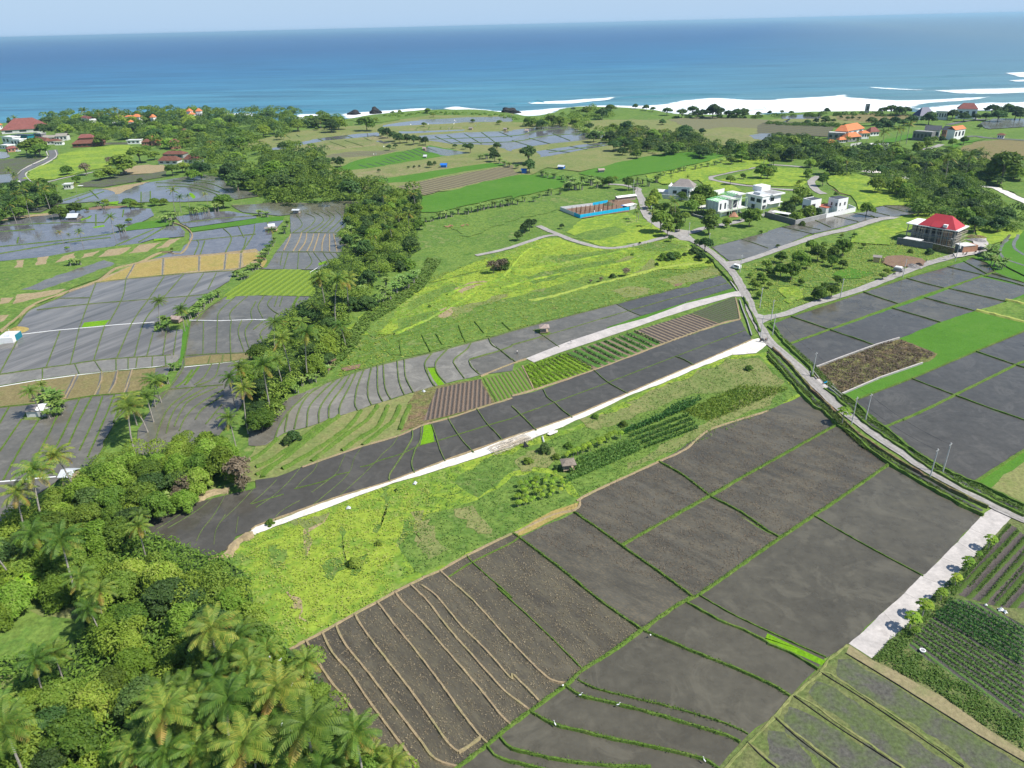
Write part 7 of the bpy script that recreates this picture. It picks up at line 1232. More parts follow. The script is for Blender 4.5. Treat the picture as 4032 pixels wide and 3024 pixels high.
# village on the left
def two(s, L): s.part('clerestory', MB().box(L*.24, L*.68, 6, 12, 6.2, 8.2), 'brick'); s.part('upper_roof', MB().hip(L*.2, L*.72, 5, 13, 8.25, 3.2, 0, .35), 'redbrown')
house('large open pavilion with a two tier brown roof by the road', "Z6 772 410", "Z6 1100 395", 3.4, 18, 5, 'brownroof', 'brownroof', extra=two, name='pavilion', cat_='pavilion', wins=6)
house('very large hall with a dull red roof near the left edge', "Z6 0 262", "Z6 480 235", 4, 34, 11, 'offwhite', 'redbrown'); house('orange roofed house cut by the left edge', "Z6 -50 210", "Z6 30 195", 5, 12, 5, 'white', 'orangeroof')
V = [("Z6 5 330", "Z6 130 340", 7, 9, .5, 'white', 'white', 'flat', 'white flat roofed house left of the teal one'), ("Z6 122 315", "Z6 295 318", 6, 10, .6, 'teal', 'slate', 'flat', 'teal building with a dark flat roof'), ("Z6 100 362", "Z6 210 365", 6, 9, .5, 'white', 'white', 'flat', 'white house in front of the teal building'), ("Z6 -20 425", "Z6 75 430", 3, 9, .6, 'white', 'white', 'flat', 'low white building at the left edge'),
 ("Z6 365 295", "Z6 440 298", 7, 7, .5, 'darkcem', 'offwhite', 'flat', 'grey block with a pale flat roof behind the round tree'), ("Z6 330 360", "Z6 490 378", 3.6, 9, 3, 'offwhite', 'brownroof', 'hip', 'brown roofed house left of the pale long roof'), ("Z6 455 340", "Z6 600 335", 3.5, 9, 2, 'offwhite', 'sand', 'gable', 'long house with a pale weathered roof, left half'), ("Z6 595 325", "Z6 725 320", 4.5, 9, 2.5, 'offwhite', 'sand', 'gable', 'taller house with a pale weathered roof'), ("Z6 490 380", "Z6 640 375", 3.2, 8, 2, 'offwhite', 'brownroof', 'hip', 'low brown roofed house below the pale roofs'),
 ("Z6 75 462", "Z6 205 448", 3.2, 8, 2, 'brick', 'redbrown', 'hip', 'low dull red roofed house beside the round tree'), ("Z6 580 388", "Z6 675 385", 3, 6, .4, 'white', 'gold', 'flat', 'small white kiosk with a yellow edge by the road'), ("Z6 1370 372", "Z6 1520 368", 3.4, 8, .5, 'white', 'white', 'flat', 'white flat roofed house left of the orange temple'), ("Z6 1530 388", "Z6 1625 385", 3.4, 9, 2.6, 'brick', 'brownroof', 'hip', 'brown roofed hall of the orange temple'), ("Z6 1690 378", "Z6 1740 376", 4, 6, 2.6, 'brick', 'orangeroof', 'hip', 'orange roofed shrine, middle one'), ("Z6 1745 385", "Z6 1785 382", 3, 6, 3.4, 'brick', 'orangeroof', 'hip', 'orange roofed shrine, right one'), ("Z6 1630 372", "Z6 1682 370", 4.6, 6, 4.2, 'brick', 'orangeroof', 'hip', 'tallest orange roofed shrine'),
 ("Z6 1835 395", "Z6 1945 390", 6, 8, 3, 'brick', 'redbrown', 'hip', 'dull red two tier roofed house at the wood edge'), ("Z6 1710 590", "Z6 1930 590", 3, 9, 3.4, 'offwhite', 'brownroof', 'hip', 'brown roofed house with pale walls, left of the pair by the field'), ("Z6 1985 575", "Z6 2145 580", 3, 9, 3.6, 'offwhite', 'brownroof', 'hip', 'brown roofed house with pale walls, right of the pair by the field'), ("Z6 1760 520", "Z6 1990 520", 3.4, 10, 2.4, 'cement', 'brownroof', 'hip', 'brown roofed house behind the pair by the field'),
 ("Z6 1205 115", "Z6 1305 113", 9, 10, 2.6, 'white', 'orangeroof', 'hip', 'orange roofed house among the coastal trees, left one'), ("Z6 1425 115", "Z6 1515 113", 9, 10, 3.2, 'white', 'orangeroof', 'hip', 'orange roofed house among the coastal trees with the tallest roof'), ("Z6 1350 112", "Z6 1430 110", 8.5, 8, 1.6, 'white', 'orangeroof', 'hip', 'low orange roof left of the tallest orange roof'), ("Z6 1625 118", "Z6 1668 118", 9, 7, 3.2, 'white', 'orangeroof', 'hip', 'small orange roof half hidden by coastal trees'), ("Z6 2022 52", "Z6 2068 52", 13, 7, 3, 'white', 'orangeroof', 'hip', 'small orange roof at the top of the wood, left one'), ("Z6 2122 52", "Z6 2185 50", 12, 8, 3.4, 'white', 'orangeroof', 'hip', 'small orange roof at the top of the wood, right one'), ("Z6 2045 88", "Z6 2110 86", 9.5, 8, 2.8, 'white', 'orangeroof', 'hip', 'small orange roof just below the two upper ones'),
 ("Z6 875 118", "Z6 965 135", 9, 9, 2, 'white', 'redbrown', 'gable', 'white gabled house with a dull red roof in the wood'), ("Z6 1222 180", "Z6 1312 175", 8, 9, .5, 'offwhite', 'offwhite', 'flat', 'pale flat roofed house in the middle of the wood'), ("Z6 1965 285", "Z6 2065 278", 8, 8, 3.5, 'brick', 'brownroof', 'hip', 'dark brown roof deep in the wood'), ("Z6 1390 170", "Z6 1440 168", 9, 7, 2, 'white', 'orangeroof', 'hip', 'small orange roof beside the pale flat roofed house'), ("Z6 675 855", "Z6 772 850", 3.2, 6, .5, 'offwhite', 'white', 'flat', 'white flat roofed hut above the western paddies'), ("Z6 1560 800", "Z6 1565 800", 2, 2, .4, 'white', 'white', 'flat', '')]
for a, b, H_, dp, rh, wm, rm, kd, lb in V:
    if lb: house(lb, a, b, H_, dp, rh, wm, rm, kd, .5)
s = Site('white_tent', 'white cloth stall beside the western hut', 'stall', "Z6 845 885", "Z6 895 885"); s.box('roof', 'white', 0, s.L, 0, 2, 1.4, 1.55); s.part('post', MB().box(.1, .2, .1, .2, 0, 1.4).box(s.L-.2, s.L-.1, .1, .2, 0, 1.4), 'wood')
wall_line('long low brown wall right of the two tier pavilion', "Z6 1095 415 1200 412 1390 410", 1.8, .3, 'sand')
# ---- field huts
def hut(label, a, b, H, d, rh, roofm, wallm=None, kind='gable', ov=.4, platform=True, **k):
    s = Site('field_hut', label, 'hut', a, b); L = s.L; m_ = MB()
    for x in (.15, L-.15):
        for y in (.15, d-.15): m_.bar((x, y, 0), (x, y, H), .07, 6)
    s.part('post', m_, 'wood')
    if platform: s.part('platform', MB().box(0, L, 0, d, .55, .7), 'wood')
    if wallm: s.part('wall', MB().box(.2, L-.2, .2, d-.2, .02 if not platform else .72, H-.05), wallm)
    mb = MB()
    if kind == 'gable': mb.gable(0, L, 0, d, H, rh, ov)
    elif kind == 'hip': mb.hip(0, L, 0, d, H, rh, ov, .4)
    else: mb.gable(0, L, 0, d, H, rh, ov, drop=0)
    s.part('roof', mb, roofm); return s
hut('open field hut with a rusty tin roof standing in the grey paddy', "B2 245 912", "B2 315 910", 2.2, 3.0, .9, 'tin', kind='hip'); hut('thatched open field hut beside the maize rows', "C2 445 575", "C2 542 565", 2.1, 2.6, .8, 'thatch', kind='hip')
hut('rusty tin hut between two banana rows in the western paddies', "B0 1480 600", "B0 1550 605", 1.8, 3, .8, 'tin', 'tin'); hut('small grey hut at the head of the curved terraces', "A1 318 1195", "A1 372 1195", 2.4, 3, .5, 'zinc', 'cement'); hut('dark plank shelter at the foot of the far wood', "A1 80 1350", "A1 180 1345", 2, 4, .5, 'greyroof'); hut('pale gabled hut in the flooded western paddies', "A0 582 1248", "A0 668 1245", 1.6, 6, 2.0, 'zinc', 'darkcem'); hut('white tent roofed hut among palms left of the curved terraces', "A1 115 1335", "A1 165 1330", 1.8, 3, 1.6, 'zinc', 'wood')
hut('blue tarpaulin shelter on the far golden field', "A1 1595 795", "A1 1645 795", 2.2, 4, 1.2, 'bluetarp', 'bluetarp', platform=False); hut('bright blue hut beside the far olive field', "A2 82 845", "A2 125 845", 2.8, 4, .8, 'bluetarp', 'bluetarp', platform=False); hut('blue and white hut on the far olive meadow', "A2 395 805", "A2 445 808", 2, 4, 1, 'zinc', 'bluetarp', platform=False); hut('rusty and grey hut on the edge of the dark green rice field', "A2 752 838", "A2 800 835", 2, 4, 1, 'tin', 'cement', platform=False)
hut('small straw hut on the far planted paddy', "A1 1440 645", "A1 1465 645", 2, 3, 1, 'tin', 'wood', platform=False); hut('pale little hut left of the blue tarpaulin shelter', "A1 1448 710", "A1 1472 710", 1.5, 3, 1.2, 'zinc', 'cement', platform=False); hut('dark little hut on the far gold strip', "A1 1840 468", "A1 1868 468", 2, 4, 1, 'greyroof', 'wood', platform=False); hut('dark little hut beside a round tree on the far strip', "A1 2138 475", "A1 2165 475", 2, 4, 1, 'greyroof', 'wood', platform=False); hut('small hut on the far flooded plain', "A2 112 488", "A2 140 488", 2, 4, 1.2, 'tin', 'offwhite', platform=False)
s = Site('shed', 'whitewashed shed with a grey and white roof under banana plants', 'shed', "B0 240 1420", "B0 400 1412"); L = s.L; s.box('wall', 'offwhite', 0, L, 0, 4.2, 0, 2.2); s.part('roof', MB().gable(0, L*.55, 0, 4.2, 2.22, .8, .3), 'greyroof'); s.part('roof_sheet', MB().gable(L*.58, L*.88, 0.2, 4.4, 2.3, .8, .3), 'white')
s = Site('white_hut', 'white hut at the left edge with an awning and a teal end wall', 'hut', "B0 -10 782", "B0 120 775"); L = s.L; s.box('wall', 'white', 0, L, 0, 6.5, 0, 2.4); s.part('roof', MB().box(.2, L-.2, 2.5, 6.3, 2.42, 2.6), 'offwhite'); s.box('end_wall', 'teal', L+.01, L+.1, 2, 6.3, 0.2, 2.5); s.part('awning', MB().box(L*.35, L*.75, 1, 2, 2.42, 2.75), 'zinc'); s.part('flagpole', MB().bar((L*.5, 4, 2.6), (L*.5, 4, 4.2), .07), 'white')
heap('straw_heap', 'golden straw heap behind the white hut at the left edge', 'heap', "B0 160 665", 8, 1.3, 'gold', 12)
s = Site('hut', 'blue grey hut roof half hidden by palms at the left', 'hut', "C0 545 590", "C0 640 590"); s.box('wall', 'wood', 0, s.L, 0, 3.5, 0, 3); s.part('roof', MB().gable(0, s.L, 0, 3.5, 3, .9, .4), 'zinc')
# ---- irrigation walls
def chan(label, pts, h=.35): return wall_line(label, pts, h, .28, 'offwhite', 'white', 'irrigation_channel')
chan('white irrigation channel crossing the streaked paddies', "B0 170 705 480 668 800 640 1000 620 1330 597"); chan('white irrigation channel right of the rusty tin hut', "B0 1635 580 1900 585 2212 574 B1 0 576 230 570"); chan('white irrigation channel at the bottom left by the palms', "C0 -40 556 100 545 250 530 480 510"); chan('broken white irrigation channel above the olive stubble strip', "B0 -20 1160 300 1105 650 1058 880 1030 1340 985 1480 972"); chan('thin pale channel at the foot of the green rows', "B0 1590 985 1900 952 2100 925", .25)
wall_line('low concrete wall on the upper side of the brown scrub plot', "B3 412 1210 640 1122 930 1016 1130 957", .7, .3, 'cement', 'concrete'); wall_line('low concrete wall on the lower side of the brown scrub plot', "B3 635 1440 960 1300 1330 1172", .6, .3, 'cement', 'concrete'); wall_line('low concrete kerb wall along the dark field by the road', "B2 1840 405 1900 480 1945 545", .5, .25, 'cement', 'concrete'); wall_line('low concrete kerb wall beside the brown plot and road', "B2 1965 620 1990 700 2030 800 2070 930", .5, .25, 'darkcem', 'cement')
o = empty('railing', (*G("B1 470 175")[0], 0), label='white bamboo railing at the corner of the ridged grass field', cat='railing'); g = MB(); r0 = G("B1 470 175")[0]
for a, b in (("B1 470 175", "B1 545 130"), ("B1 505 185", "B1 580 140")):
    p, q = G(a)[0], G(b)[0]; g.bar((p[0]-r0[0], p[1]-r0[1], 1.0), (q[0]-r0[0], q[1]-r0[1], 1.0), .09); g.bar((p[0]-r0[0], p[1]-r0[1], 0), (p[0]-r0[0], p[1]-r0[1], 1.0), .08); g.bar((q[0]-r0[0], q[1]-r0[1], 0), (q[0]-r0[0], q[1]-r0[1], 1.0), .08)
g.build('rail', M['white'], o)
# ---- bamboo left on the white track
p0 = G("C2 0 340")[0]; pe = G("C1 2040 410")[0]; an = math.atan2(p0[1]-pe[1], p0[0]-pe[0]); o = empty('bamboo_stack', (pe[0], pe[1], .3), an, label='lattice of pale bamboo poles lying beside the white track', cat='bamboo'); r = random.Random(2); Lb = math.hypot(p0[0]-pe[0], p0[1]-pe[1])+6; g = MB()
for k in range(26): y = r.uniform(-1.6, 2.6); x = r.uniform(-1, Lb*.6); g.bar((x, y, r.uniform(.05, .5)), (x+r.uniform(4, 8), y+r.uniform(-.6, .6), r.uniform(.05, .5)), .06, 5)
g.build('long_pole', M['bamboo'], o); g = MB()
for k in range(34): x = k*Lb/34; g.bar((x, -1.9+r.uniform(-.3, .3), r.uniform(.1, .5)), (x+r.uniform(-.3, .6), 1.0+r.uniform(-.3, 1.2), r.uniform(.2, .5)), .05, 5)
g.build('cross_pole', M['bamboo'], o)
o = empty('tarp_tent', (*G("C2 120 350")[0], .2), .3, label='small dark pointed tarpaulin leaning at the end of the bamboo lattice', cat='tarpaulin'); MB().add([(-.7, -.5, 0), (.8, -.4, 0), (.6, .6, 0), (-.5, .7, 0), (-.45, 0.1, 1.7)], [(0, 1, 4), (1, 2, 4), (2, 3, 4), (3, 0, 4), (3, 2, 1, 0)]).build('tarpaulin', M['black'], o); MB().bar((.2, .2, 0), (1.1, .8, 1.6), .05).build('pole', M['bamboo'], o)
sheet('limestone_spill', "C2 305 255 330 262 390 240 398 220 350 222 315 235", 'limestone', jit=.15, step=.8)
o = empty('plank', (*G("C2 262 268")[0], .25), 0, label='weathered plank lying beside the white track', cat='plank'); a_ = G("C2 262 255")[0]; b_ = G("C2 275 303")[0]; MB().bar((0, 0, 0.1), (b_[0]-a_[0], b_[1]-a_[1], .1), .22, 4).build('board', M['offwhite'], o)

# ---- utility poles
POLES = [("C3 1395 630", 8.4, 'taller leaning utility pole at the near end of the road, left of its pair'), ("C3 1507 577", 8.4, 'utility pole at the near end of the road, right of its pair'), ("C3 720 158", 8.4, 'utility pole on the left verge beside the small papaya tree'), ("C3 840 130", 8.4, 'utility pole on the right verge opposite the small papaya tree'), ("B3 380 1280", 8.2, 'utility pole at the corner of the brown scrub plot'), ("B3 38 920", 7.8, 'utility pole on the right verge just before the side road'), ("B3 25 795", 8.0, 'utility pole at the mouth of the side road to the red roofed house'), ("B3 622 605", 8.2, 'first utility pole along the side road, beside the dark bushes'),
 ("B3 1162 425", 8.2, 'second utility pole along the side road, beside the motorbikes'), ("B3 1617 280", 9.0, 'utility pole with a transformer box in front of the red roofed house'), ("B2 2145 945", 8.0, 'utility pole above the end of the white track'), ("B2 2140 685", 8.0, 'utility pole in the green hedge by the road bend'), ("B2 1968 380", 8.0, 'utility pole beside the parked white van'), ("B2 1695 180", 8.0, 'white utility pole left of the small flooded field'), ("B2 1524 72", 7.5, 'thin utility pole at the road junction'), ("A2 1195 1260", 9.0, 'utility pole among the trees left of the junction'), ("A2 1047 1012", 8.5, 'utility pole behind the long white site shed'), ("A2 2168 1222", 6.0, 'thin utility pole in front of the white flat roofed villa'), ("A2 1130 1120", 5.0, 'short utility pole at the road beside the tin hut')]
PT_ = {}
for i, (c_, h_, lb) in enumerate(POLES):
    x, y = G(c_)[0]; rz = 0.6; o = empty('utility_pole', (x, y, 0), rz, label=lb, cat='utility pole', group='utility poles along the roads')
    MB().bar((0, 0, 0), (.25, 0, h_), .17, 8, r2=.11).build('shaft', M['polec'], o); MB().box(-.35, .85, -.05, .05, h_-.5, h_-.4).build('crossarm', M['polec'], o); PT_[i] = (x, y, h_-.35)
    if i == 9: MB().box(-.1, .7, -.75, -.15, h_-3.2, h_-1.9).build('transformer', M['offwhite'], o)
    if i == 6: MB().bar((0, 0, 4), (-.9, -.4, 4.3), .05).build('lamp_arm', M['polec'], o)
for k, (a, b, lb) in enumerate(((1, 3, 'thin power cable over the dark field from the nearest pole pair'), (0, 2, 'thin power cable along the left verge of the road'), (3, 4, 'thin power cable over the right verge near the brown plot'), (4, 5, 'thin power cable along the road from the brown plot to the side road'), (6, 7, 'thin power cable to the first pole of the side road'), (7, 8, 'thin power cable between the first and second side road poles'), (8, 9, 'thin power cable up to the transformer pole'))):
    A, B = Vector(PT_[a]), Vector(PT_[b]); g = MB(); n_ = 10
    P_ = [A.lerp(B, i/n_)-Vector((0, 0, 4*1.0*(i/n_)*(1-i/n_))) for i in range(n_+1)]
    for i in range(n_): g.bar(P_[i], P_[i+1], .03, 4)
    tag(g.build('power_cable', M['black']), lb, 'power cable')

# ---- vehicles
def wheel(root, x, y, r_, w_, name='wheel'):
    wh = MB().bar((x-0, y-w_/2, r_), (x, y+w_/2, r_), r_, 16).build(name, M['black'], root); MB().bar((x, y-w_/2-.01, r_), (x, y+w_/2+.01, r_), r_*.5, 10).build('rim', M['zinc'], wh)
def car(label, s_, rz, colm, L=4.4, W=1.75, H=1.5, van=False):
    x, y = G(s_)[0]; o = empty('van' if van else 'car', (x, y, .35), rz, label=label, cat='van' if van else 'car')
    prof = [(-L/2, .35), (L/2, .35), (L/2, .85), (L*.30, .95), (L*.14, H), (-L*.34, H), (-L/2, .95)] if not van else [(-L/2, .35), (L/2, .35), (L/2, .95), (L*.38, 1.1), (L*.28, H), (-L*.47, H), (-L/2, 1.4)]
    n_ = len(prof); V = [(px, -W/2, pz) for px, pz in prof]+[(px, W/2, pz) for px, pz in prof]
    MB().add(V, [tuple(range(n_)), tuple(range(2*n_-1, n_-1, -1))]+[(i, n_+i, n_+(i+1) % n_, (i+1) % n_) for i in range(n_)]).build('body', M[colm], o)
    for sy in (-1, 1): MB().box(-L*.30, L*.12, sy*(W/2)-.02, sy*(W/2)+.02, .98, H-.12).build('side_window', M['glass'], o)
    MB().add([(L*.295, -W*.42, .99), (L*.295, W*.42, .99), (L*.155, W*.42, H-.06), (L*.155, -W*.42, H-.06)], [(0, 1, 2, 3)]).build('windscreen', M['glass'], o).location = (.03, 0, .02)
    for sx in (-1, 1):
        for sy in (-1, 1): wheel(o, sx*L*.31, sy*(W/2-.08), .33, .2)
    for sy in (-1, 1): MB().box(L/2-.02, L/2+.03, sy*W*.35-.15, sy*W*.35+.15, .62, .78).build('headlight', M['zinc'], o)
car('white van parked at the corner beside a utility pole', "B2 1935 350", 2.25, 'white', 4.2, 1.7, 1.8, True); car('white car on the grey curving road at the left', "A0 212 930", 2.3, 'white'); car('small white vehicle left of the white car on the curving road', "A0 165 925", 2.3, 'offwhite', 3.8); car('white car parked beside the green slope at the left', "Z6 485 820", 0.3, 'white', 4); car('white car parked on the grass in the left village', "A0 160 655", 0.4, 'white')
car('dark car parked near the brick hut by the red roofed house', "B3 1838 192", .5, 'black', 4.2); car('white car parked by the tall white beach house', "A3 1790 598", 0.1, 'white', 4.2)
def motorbike(label, s_, rz, colm, group=None):
    x, y = G(s_)[0]; o = empty('motorbike', (x, y, .3), rz, label=label, cat='motorbike', group=group)
    for wx in (-.62, .62): wheel(o, wx, 0, .28, .1)
    MB().add([(-.55, -.12, .45), (-.1, -.1, .32), (.3, -.1, .36), (.5, -.08, .75), (.42, -.06, .95), (.1, -.12, .55), (-.5, -.13, .72), (-.55, .12, .45), (-.1, .1, .32), (.3, .1, .36), (.5, .08, .75), (.42, .06, .95), (.1, .12, .55), (-.5, .13, .72)],
        [(0, 1, 2, 3, 4, 5, 6), (13, 12, 11, 10, 9, 8, 7)]+[(i, 7+i, 7+(i+1) % 7, (i+1) % 7) for i in range(7)]).build('body', M[colm], o)
    MB().box(-.6, .05, -.13, .13, .74, .84).build('seat', M['black'], o); MB().bar((.42, -.33, 1.02), (.42, .33, 1.02), .025).bar((.44, 0, .9), (.6, 0, .3), .035).build('handlebar', M['black'], o); MB().box(.47, .56, -.09, .09, .78, .94).build('headlight', M['zinc'], o)
motorbike('blue and white motorbike parked at the brown scrub plot entrance', "B3 492 1348", .2, 'cyan'); motorbike('black motorbike with luggage at the end of the white track', "B2 2160 985", .1, 'black'); motorbike('dark motorbike beside the one loaded with luggage', "B2 2195 975", .5, 'darkcem'); motorbike('black motorbike parked left of the second side road pole', "B3 1088 405", .3, 'black'); motorbike('black motorbike beside the small white cistern', "B3 1150 388", .4, 'black'); motorbike('light scooter on the road before the red roofed house', "B3 1598 243", 1.2, 'white'); motorbike('black scooter between two people by the brick hut', "B3 1702 238", .6, 'black'); motorbike('black scooter parked beside the dark car', "B3 1790 215", .5, 'black'); motorbike('dark motorbike parked near the tin hut', "Z1 1640 680", .2, 'black')
MB_ = MB().box(-.35, .35, -.3, .3, .84, 1.25); 
tag(MB_.build('luggage_bag', M['slate']), 'dark bundle loaded on the black motorbike seat', 'bag').location = (*G("B2 2157 985")[0], .3)
# ---- people, cattle, birds
def skin_mesh(name, verts, edges, mat_, parent, sub=1):
    me = bpy.data.meshes.new(name); me.from_pydata([v[:3] for v in verts], edges, []); me.materials.append(M[mat_]); me.update()
    o = bpy.data.objects.new(name, me); COL.objects.link(o)
    if parent: o.parent = parent
    sk = o.modifiers.new('skin', 'SKIN'); sk.use_smooth_shade = True
    if not me.skin_vertices: 
        bpy.context.view_layer.objects.active = o
    lay = me.skin_vertices[0] if me.skin_vertices else None
    if lay:
        for i, v in enumerate(verts): lay.data[i].radius = (v[3], v[4] if len(v) > 4 else v[3]); lay.data[i].use_root = (i == 0)
    ss = o.modifiers.new('sub', 'SUBSURF'); ss.levels = sub; ss.render_levels = sub; return o
def person(label, s_, rz, shirt, pants, pose='stand', group=None, dz=.3, hat=None, hold=None):
    x, y = G(s_)[0]; o = empty('person', (x, y, dz), rz, label=label, cat='person', group=group); st_ = .22 if pose == 'walk' else .02; hip_ = .9
    if pose == 'sit': hip_ = .72
    B_ = [(0, 0, hip_, .13, .11), (0, 0, hip_+.25, .13, .10), (0, 0, hip_+.48, .17, .10), (0, 0, hip_+.60, .055), (0.01, 0, hip_+.66, .055), (.02, 0, hip_+.76, .085, .10), (.02, 0, hip_+.84, .07, .08)]; E = [(i, i+1) for i in range(6)]
    for sgn in (-1, 1):
        i = len(B_); f = .45 if pose == 'sit' else sgn*st_
        B_ += [(0, sgn*.10, hip_-.06, .085), (f if pose == 'sit' else f*.6, sgn*.13, hip_-.45 if pose != 'sit' else hip_-.04, .06), (f, sgn*.13, .08, .042), (f+.12, sgn*.13, .04, .04)]; E += [(0, i), (i, i+1), (i+1, i+2), (i+2, i+3)]
    for sgn in (-1, 1):
        i = len(B_); B_ += [(0, sgn*.20, hip_+.50, .055), (-.03-.1*sgn*(pose == 'walk'), sgn*.26, hip_+.24, .042), (.14, sgn*.24, hip_+.06, .032), (.2, sgn*.235, hip_+.0, .028)]; E += [(2, i), (i, i+1), (i+1, i+2), (i+2, i+3)]
    skin_mesh('body', B_, E, 'skin', o)
    T_ = [(0, 0, hip_-.02, .155, .13), (0, 0, hip_+.25, .155, .125), (0, 0, hip_+.50, .19, .12), (0, -.23, hip_+.46, .07), (-.03, -.265, hip_+.28, .055), (0, .23, hip_+.46, .07), (-.03, .265, hip_+.28, .055)]
    skin_mesh('shirt', T_, [(0, 1), (1, 2), (2, 3), (3, 4), (2, 5), (5, 6)], shirt, o)
    P_ = [(0, 0, hip_, .15, .125)]; E = []
    for sgn in (-1, 1):
        i = len(P_); f = .45 if pose == 'sit' else sgn*st_; P_ += [(0, sgn*.105, hip_-.08, .10), (f if pose == 'sit' else f*.6, sgn*.13, hip_-.45 if pose != 'sit' else hip_-.04, .08), (f*.95, sgn*.13, .2, .06)]; E += [(0, i), (i, i+1), (i+1, i+2)]
    skin_mesh('trousers', P_, E, pants, o)
    skin_mesh('hair' if not hat else 'hat', [(-.01, 0, hip_+.80, .10, .11), (-.01, 0, hip_+.88, .085, .09)], [(0, 1)], hat or 'hair', o)
    f_ = MB().box(.10, .125, -.045, -.02, hip_+.765, hip_+.785).box(.10, .125, .02, .045, hip_+.765, hip_+.785).box(.105, .118, -.03, .03, hip_+.70, hip_+.712).build('face', M['hair'], o)
    return o
person('person in a light shirt walking on the concrete path', "B2 510 1003", .4, 'white', 'offwhite', 'walk'); person('farmer in pale clothes standing in the grey paddy', "B2 45 1088", 2.0, 'white', 'slate', dz=0); person('person in a green shirt standing by the rubble on the side road', "B3 1365 298", 3.0, 'teal', 'cement'); person('dark clothed person standing left of the black scooter', "B3 1680 238", 1.0, 'slate', 'black'); person('dark clothed person standing right of the black scooter', "B3 1712 232", 3.6, 'black', 'slate')
person('person riding the light scooter toward the red roofed house', "B3 1598 243", 1.2, 'white', 'black', 'sit', hat='white', dz=.38); person('person in black crouched left of the loaded motorbike', "B2 2142 985", 2.6, 'black', 'slate', 'walk'); person('person in brown clothes standing right of the loaded motorbike', "B2 2190 990", 2.2, 'rebar', 'darkcem', 'stand', hat='black'); person('dark figure walking on the earth bund above the golden plots', "A0 1488 1535", 2.6, 'darkcem', 'black', 'walk')
def cow(label, s_, rz, colm='brick', sc=1.0):
    x, y = G(s_)[0]; o = empty('cow', (x, y, 0.0), rz, label=label, cat='cow', group='brown cattle on the meadow'); o.scale = (sc,)*3
    B_ = [(-.75, 0, 1.08, .26, .24), (-.3, 0, 1.02, .30, .33), (.25, 0, 1.02, .29, .35), (.62, 0, 1.12, .24, .28), (.95, 0, 1.32, .14, .17), (1.2, 0, 1.42, .12, .13), (1.5, 0, 1.25, .075, .08)]; E = [(i, i+1) for i in range(6)]
    for sy in (-1, 1):
        i = len(B_); B_ += [(-.72, sy*.16, .85, .14), (-.62, sy*.18, .62, .09), (-.78, sy*.18, .36, .055), (-.72, sy*.18, .04, .055)]; E += [(0, i), (i, i+1), (i+1, i+2), (i+2, i+3)]
        i = len(B_); B_ += [(.55, sy*.15, .8, .11), (.56, sy*.16, .42, .06), (.55, sy*.16, .04, .055)]; E += [(3, i), (i, i+1), (i+1, i+2)]
        i = len(B_); B_ += [(1.16, sy*.16, 1.47, .04), (1.12, sy*.28, 1.44, .03)]; E += [(5, i), (i, i+1)]
    i = len(B_); B_ += [(-1.0, 0, 1.15, .04), (-1.06, 0, .6, .03)]; E += [(0, i), (i, i+1)]
    skin_mesh('body', B_, E, colm, o); MB().bar((1.15, -.08, 1.52), (1.2, -.2, 1.7), .03).bar((1.15, .08, 1.52), (1.2, .2, 1.7), .03).build('horn', M['bamboo'], o)
cow('brown cow at the left of the grazing group', "A1 1648 1316", 2.9, sc=1.0); cow('brown cow in the middle of the grazing group', "A1 1668 1312", .4); cow('brown cow beside the middle one', "A1 1690 1305", 2.8); cow('brown cow grazing farther right', "A1 1785 1305", .3); cow('brown calf at the right end of the grazing group', "A1 1828 1296", 2.6, sc=.8)
def egret(label, s_, z, rz, group):
    x, y = G(s_, z)[0]; o = empty('egret', (x, y, z), rz, label=label, cat='bird', group=group); o.scale = (1.35,)*3
    skin_mesh('body', [(-.2, 0, .34, .05), (-.05, 0, .38, .085), (.1, 0, .42, .07), (.15, 0, .55, .03), (.12, 0, .68, .028), (.2, 0, .73, .032), (.34, 0, .71, .010)], [(i, i+1) for i in range(6)], 'white', o); MB().bar((0, -.03, 0), (0, -.03, .34), .012, 4).bar((0, .03, 0), (.02, .03, .34), .012, 4).build('leg', M['black'], o)
for i, c_ in enumerate(("D1 210 750", "D1 315 960", "D1 190 1050", "D1 110 1010", "D1 345 1160", "D1 370 1188", "D1 228 1300", "D1 502 1290", "D1 318 1362", "D1 122 722")): egret('white egret perched on the near coconut palms', c_, 9.5, i*1.3, 'white egrets on the near palms')
for i, (c_, lb) in enumerate((("D2 590 1045", 'white egret at the bund of the second lower mud field'), ("D2 372 1298", 'white egret at the bund of the lowest left mud field'), ("D2 1195 530", 'white egret below the green bund crossing'), ("D2 915 1130", 'white egret on the curved green bund'), ("D2 1660 1612", 'white egret near the lower right bund end'), ("D2 440 965", 'white egret at the meeting of tan and green bunds'))): egret(lb, c_, .25, i*2.1, 'white egrets on the near fields')
o = empty('basin', (*G("D3 1332 660")[0], .35), 0, label='white round basin lying between the vegetable rows', cat='basin'); MB().bar((0, 0, 0), (0, 0, .22), .42, 18, r2=.5).build('bowl', M['white'], o); MB().bar((0, 0, .221), (0, 0, .225), .36, 18).build('hollow_shade_disc', M['cement'], o)  # flat grey disc paints the shade inside the bowl
for i, (c_, w_, lb) in enumerate((("D3 2010 300", .5, 'white sack at the top edge of the vegetable plot'), ("D3 2045 318", .4, 'orange and white sack beside the white one'), ("D3 1880 258", .25, 'small white scrap on the plot edge'))):
    o = heap('sack', lb, 'sack', c_, w_*2, w_, 'white', 30+i)
for i, (c_, lb) in enumerate((("C1 1375 670", 'pale blue sack in the grass below the white track'), ("B1 1450 1192", 'pale blue basket at the lower edge of the pale terraces'), ("C1 800 885", 'small white rag in the lime meadow'))): heap('sack', lb, 'sack', c_, 1.1, .5, 'zinc', 40+i)
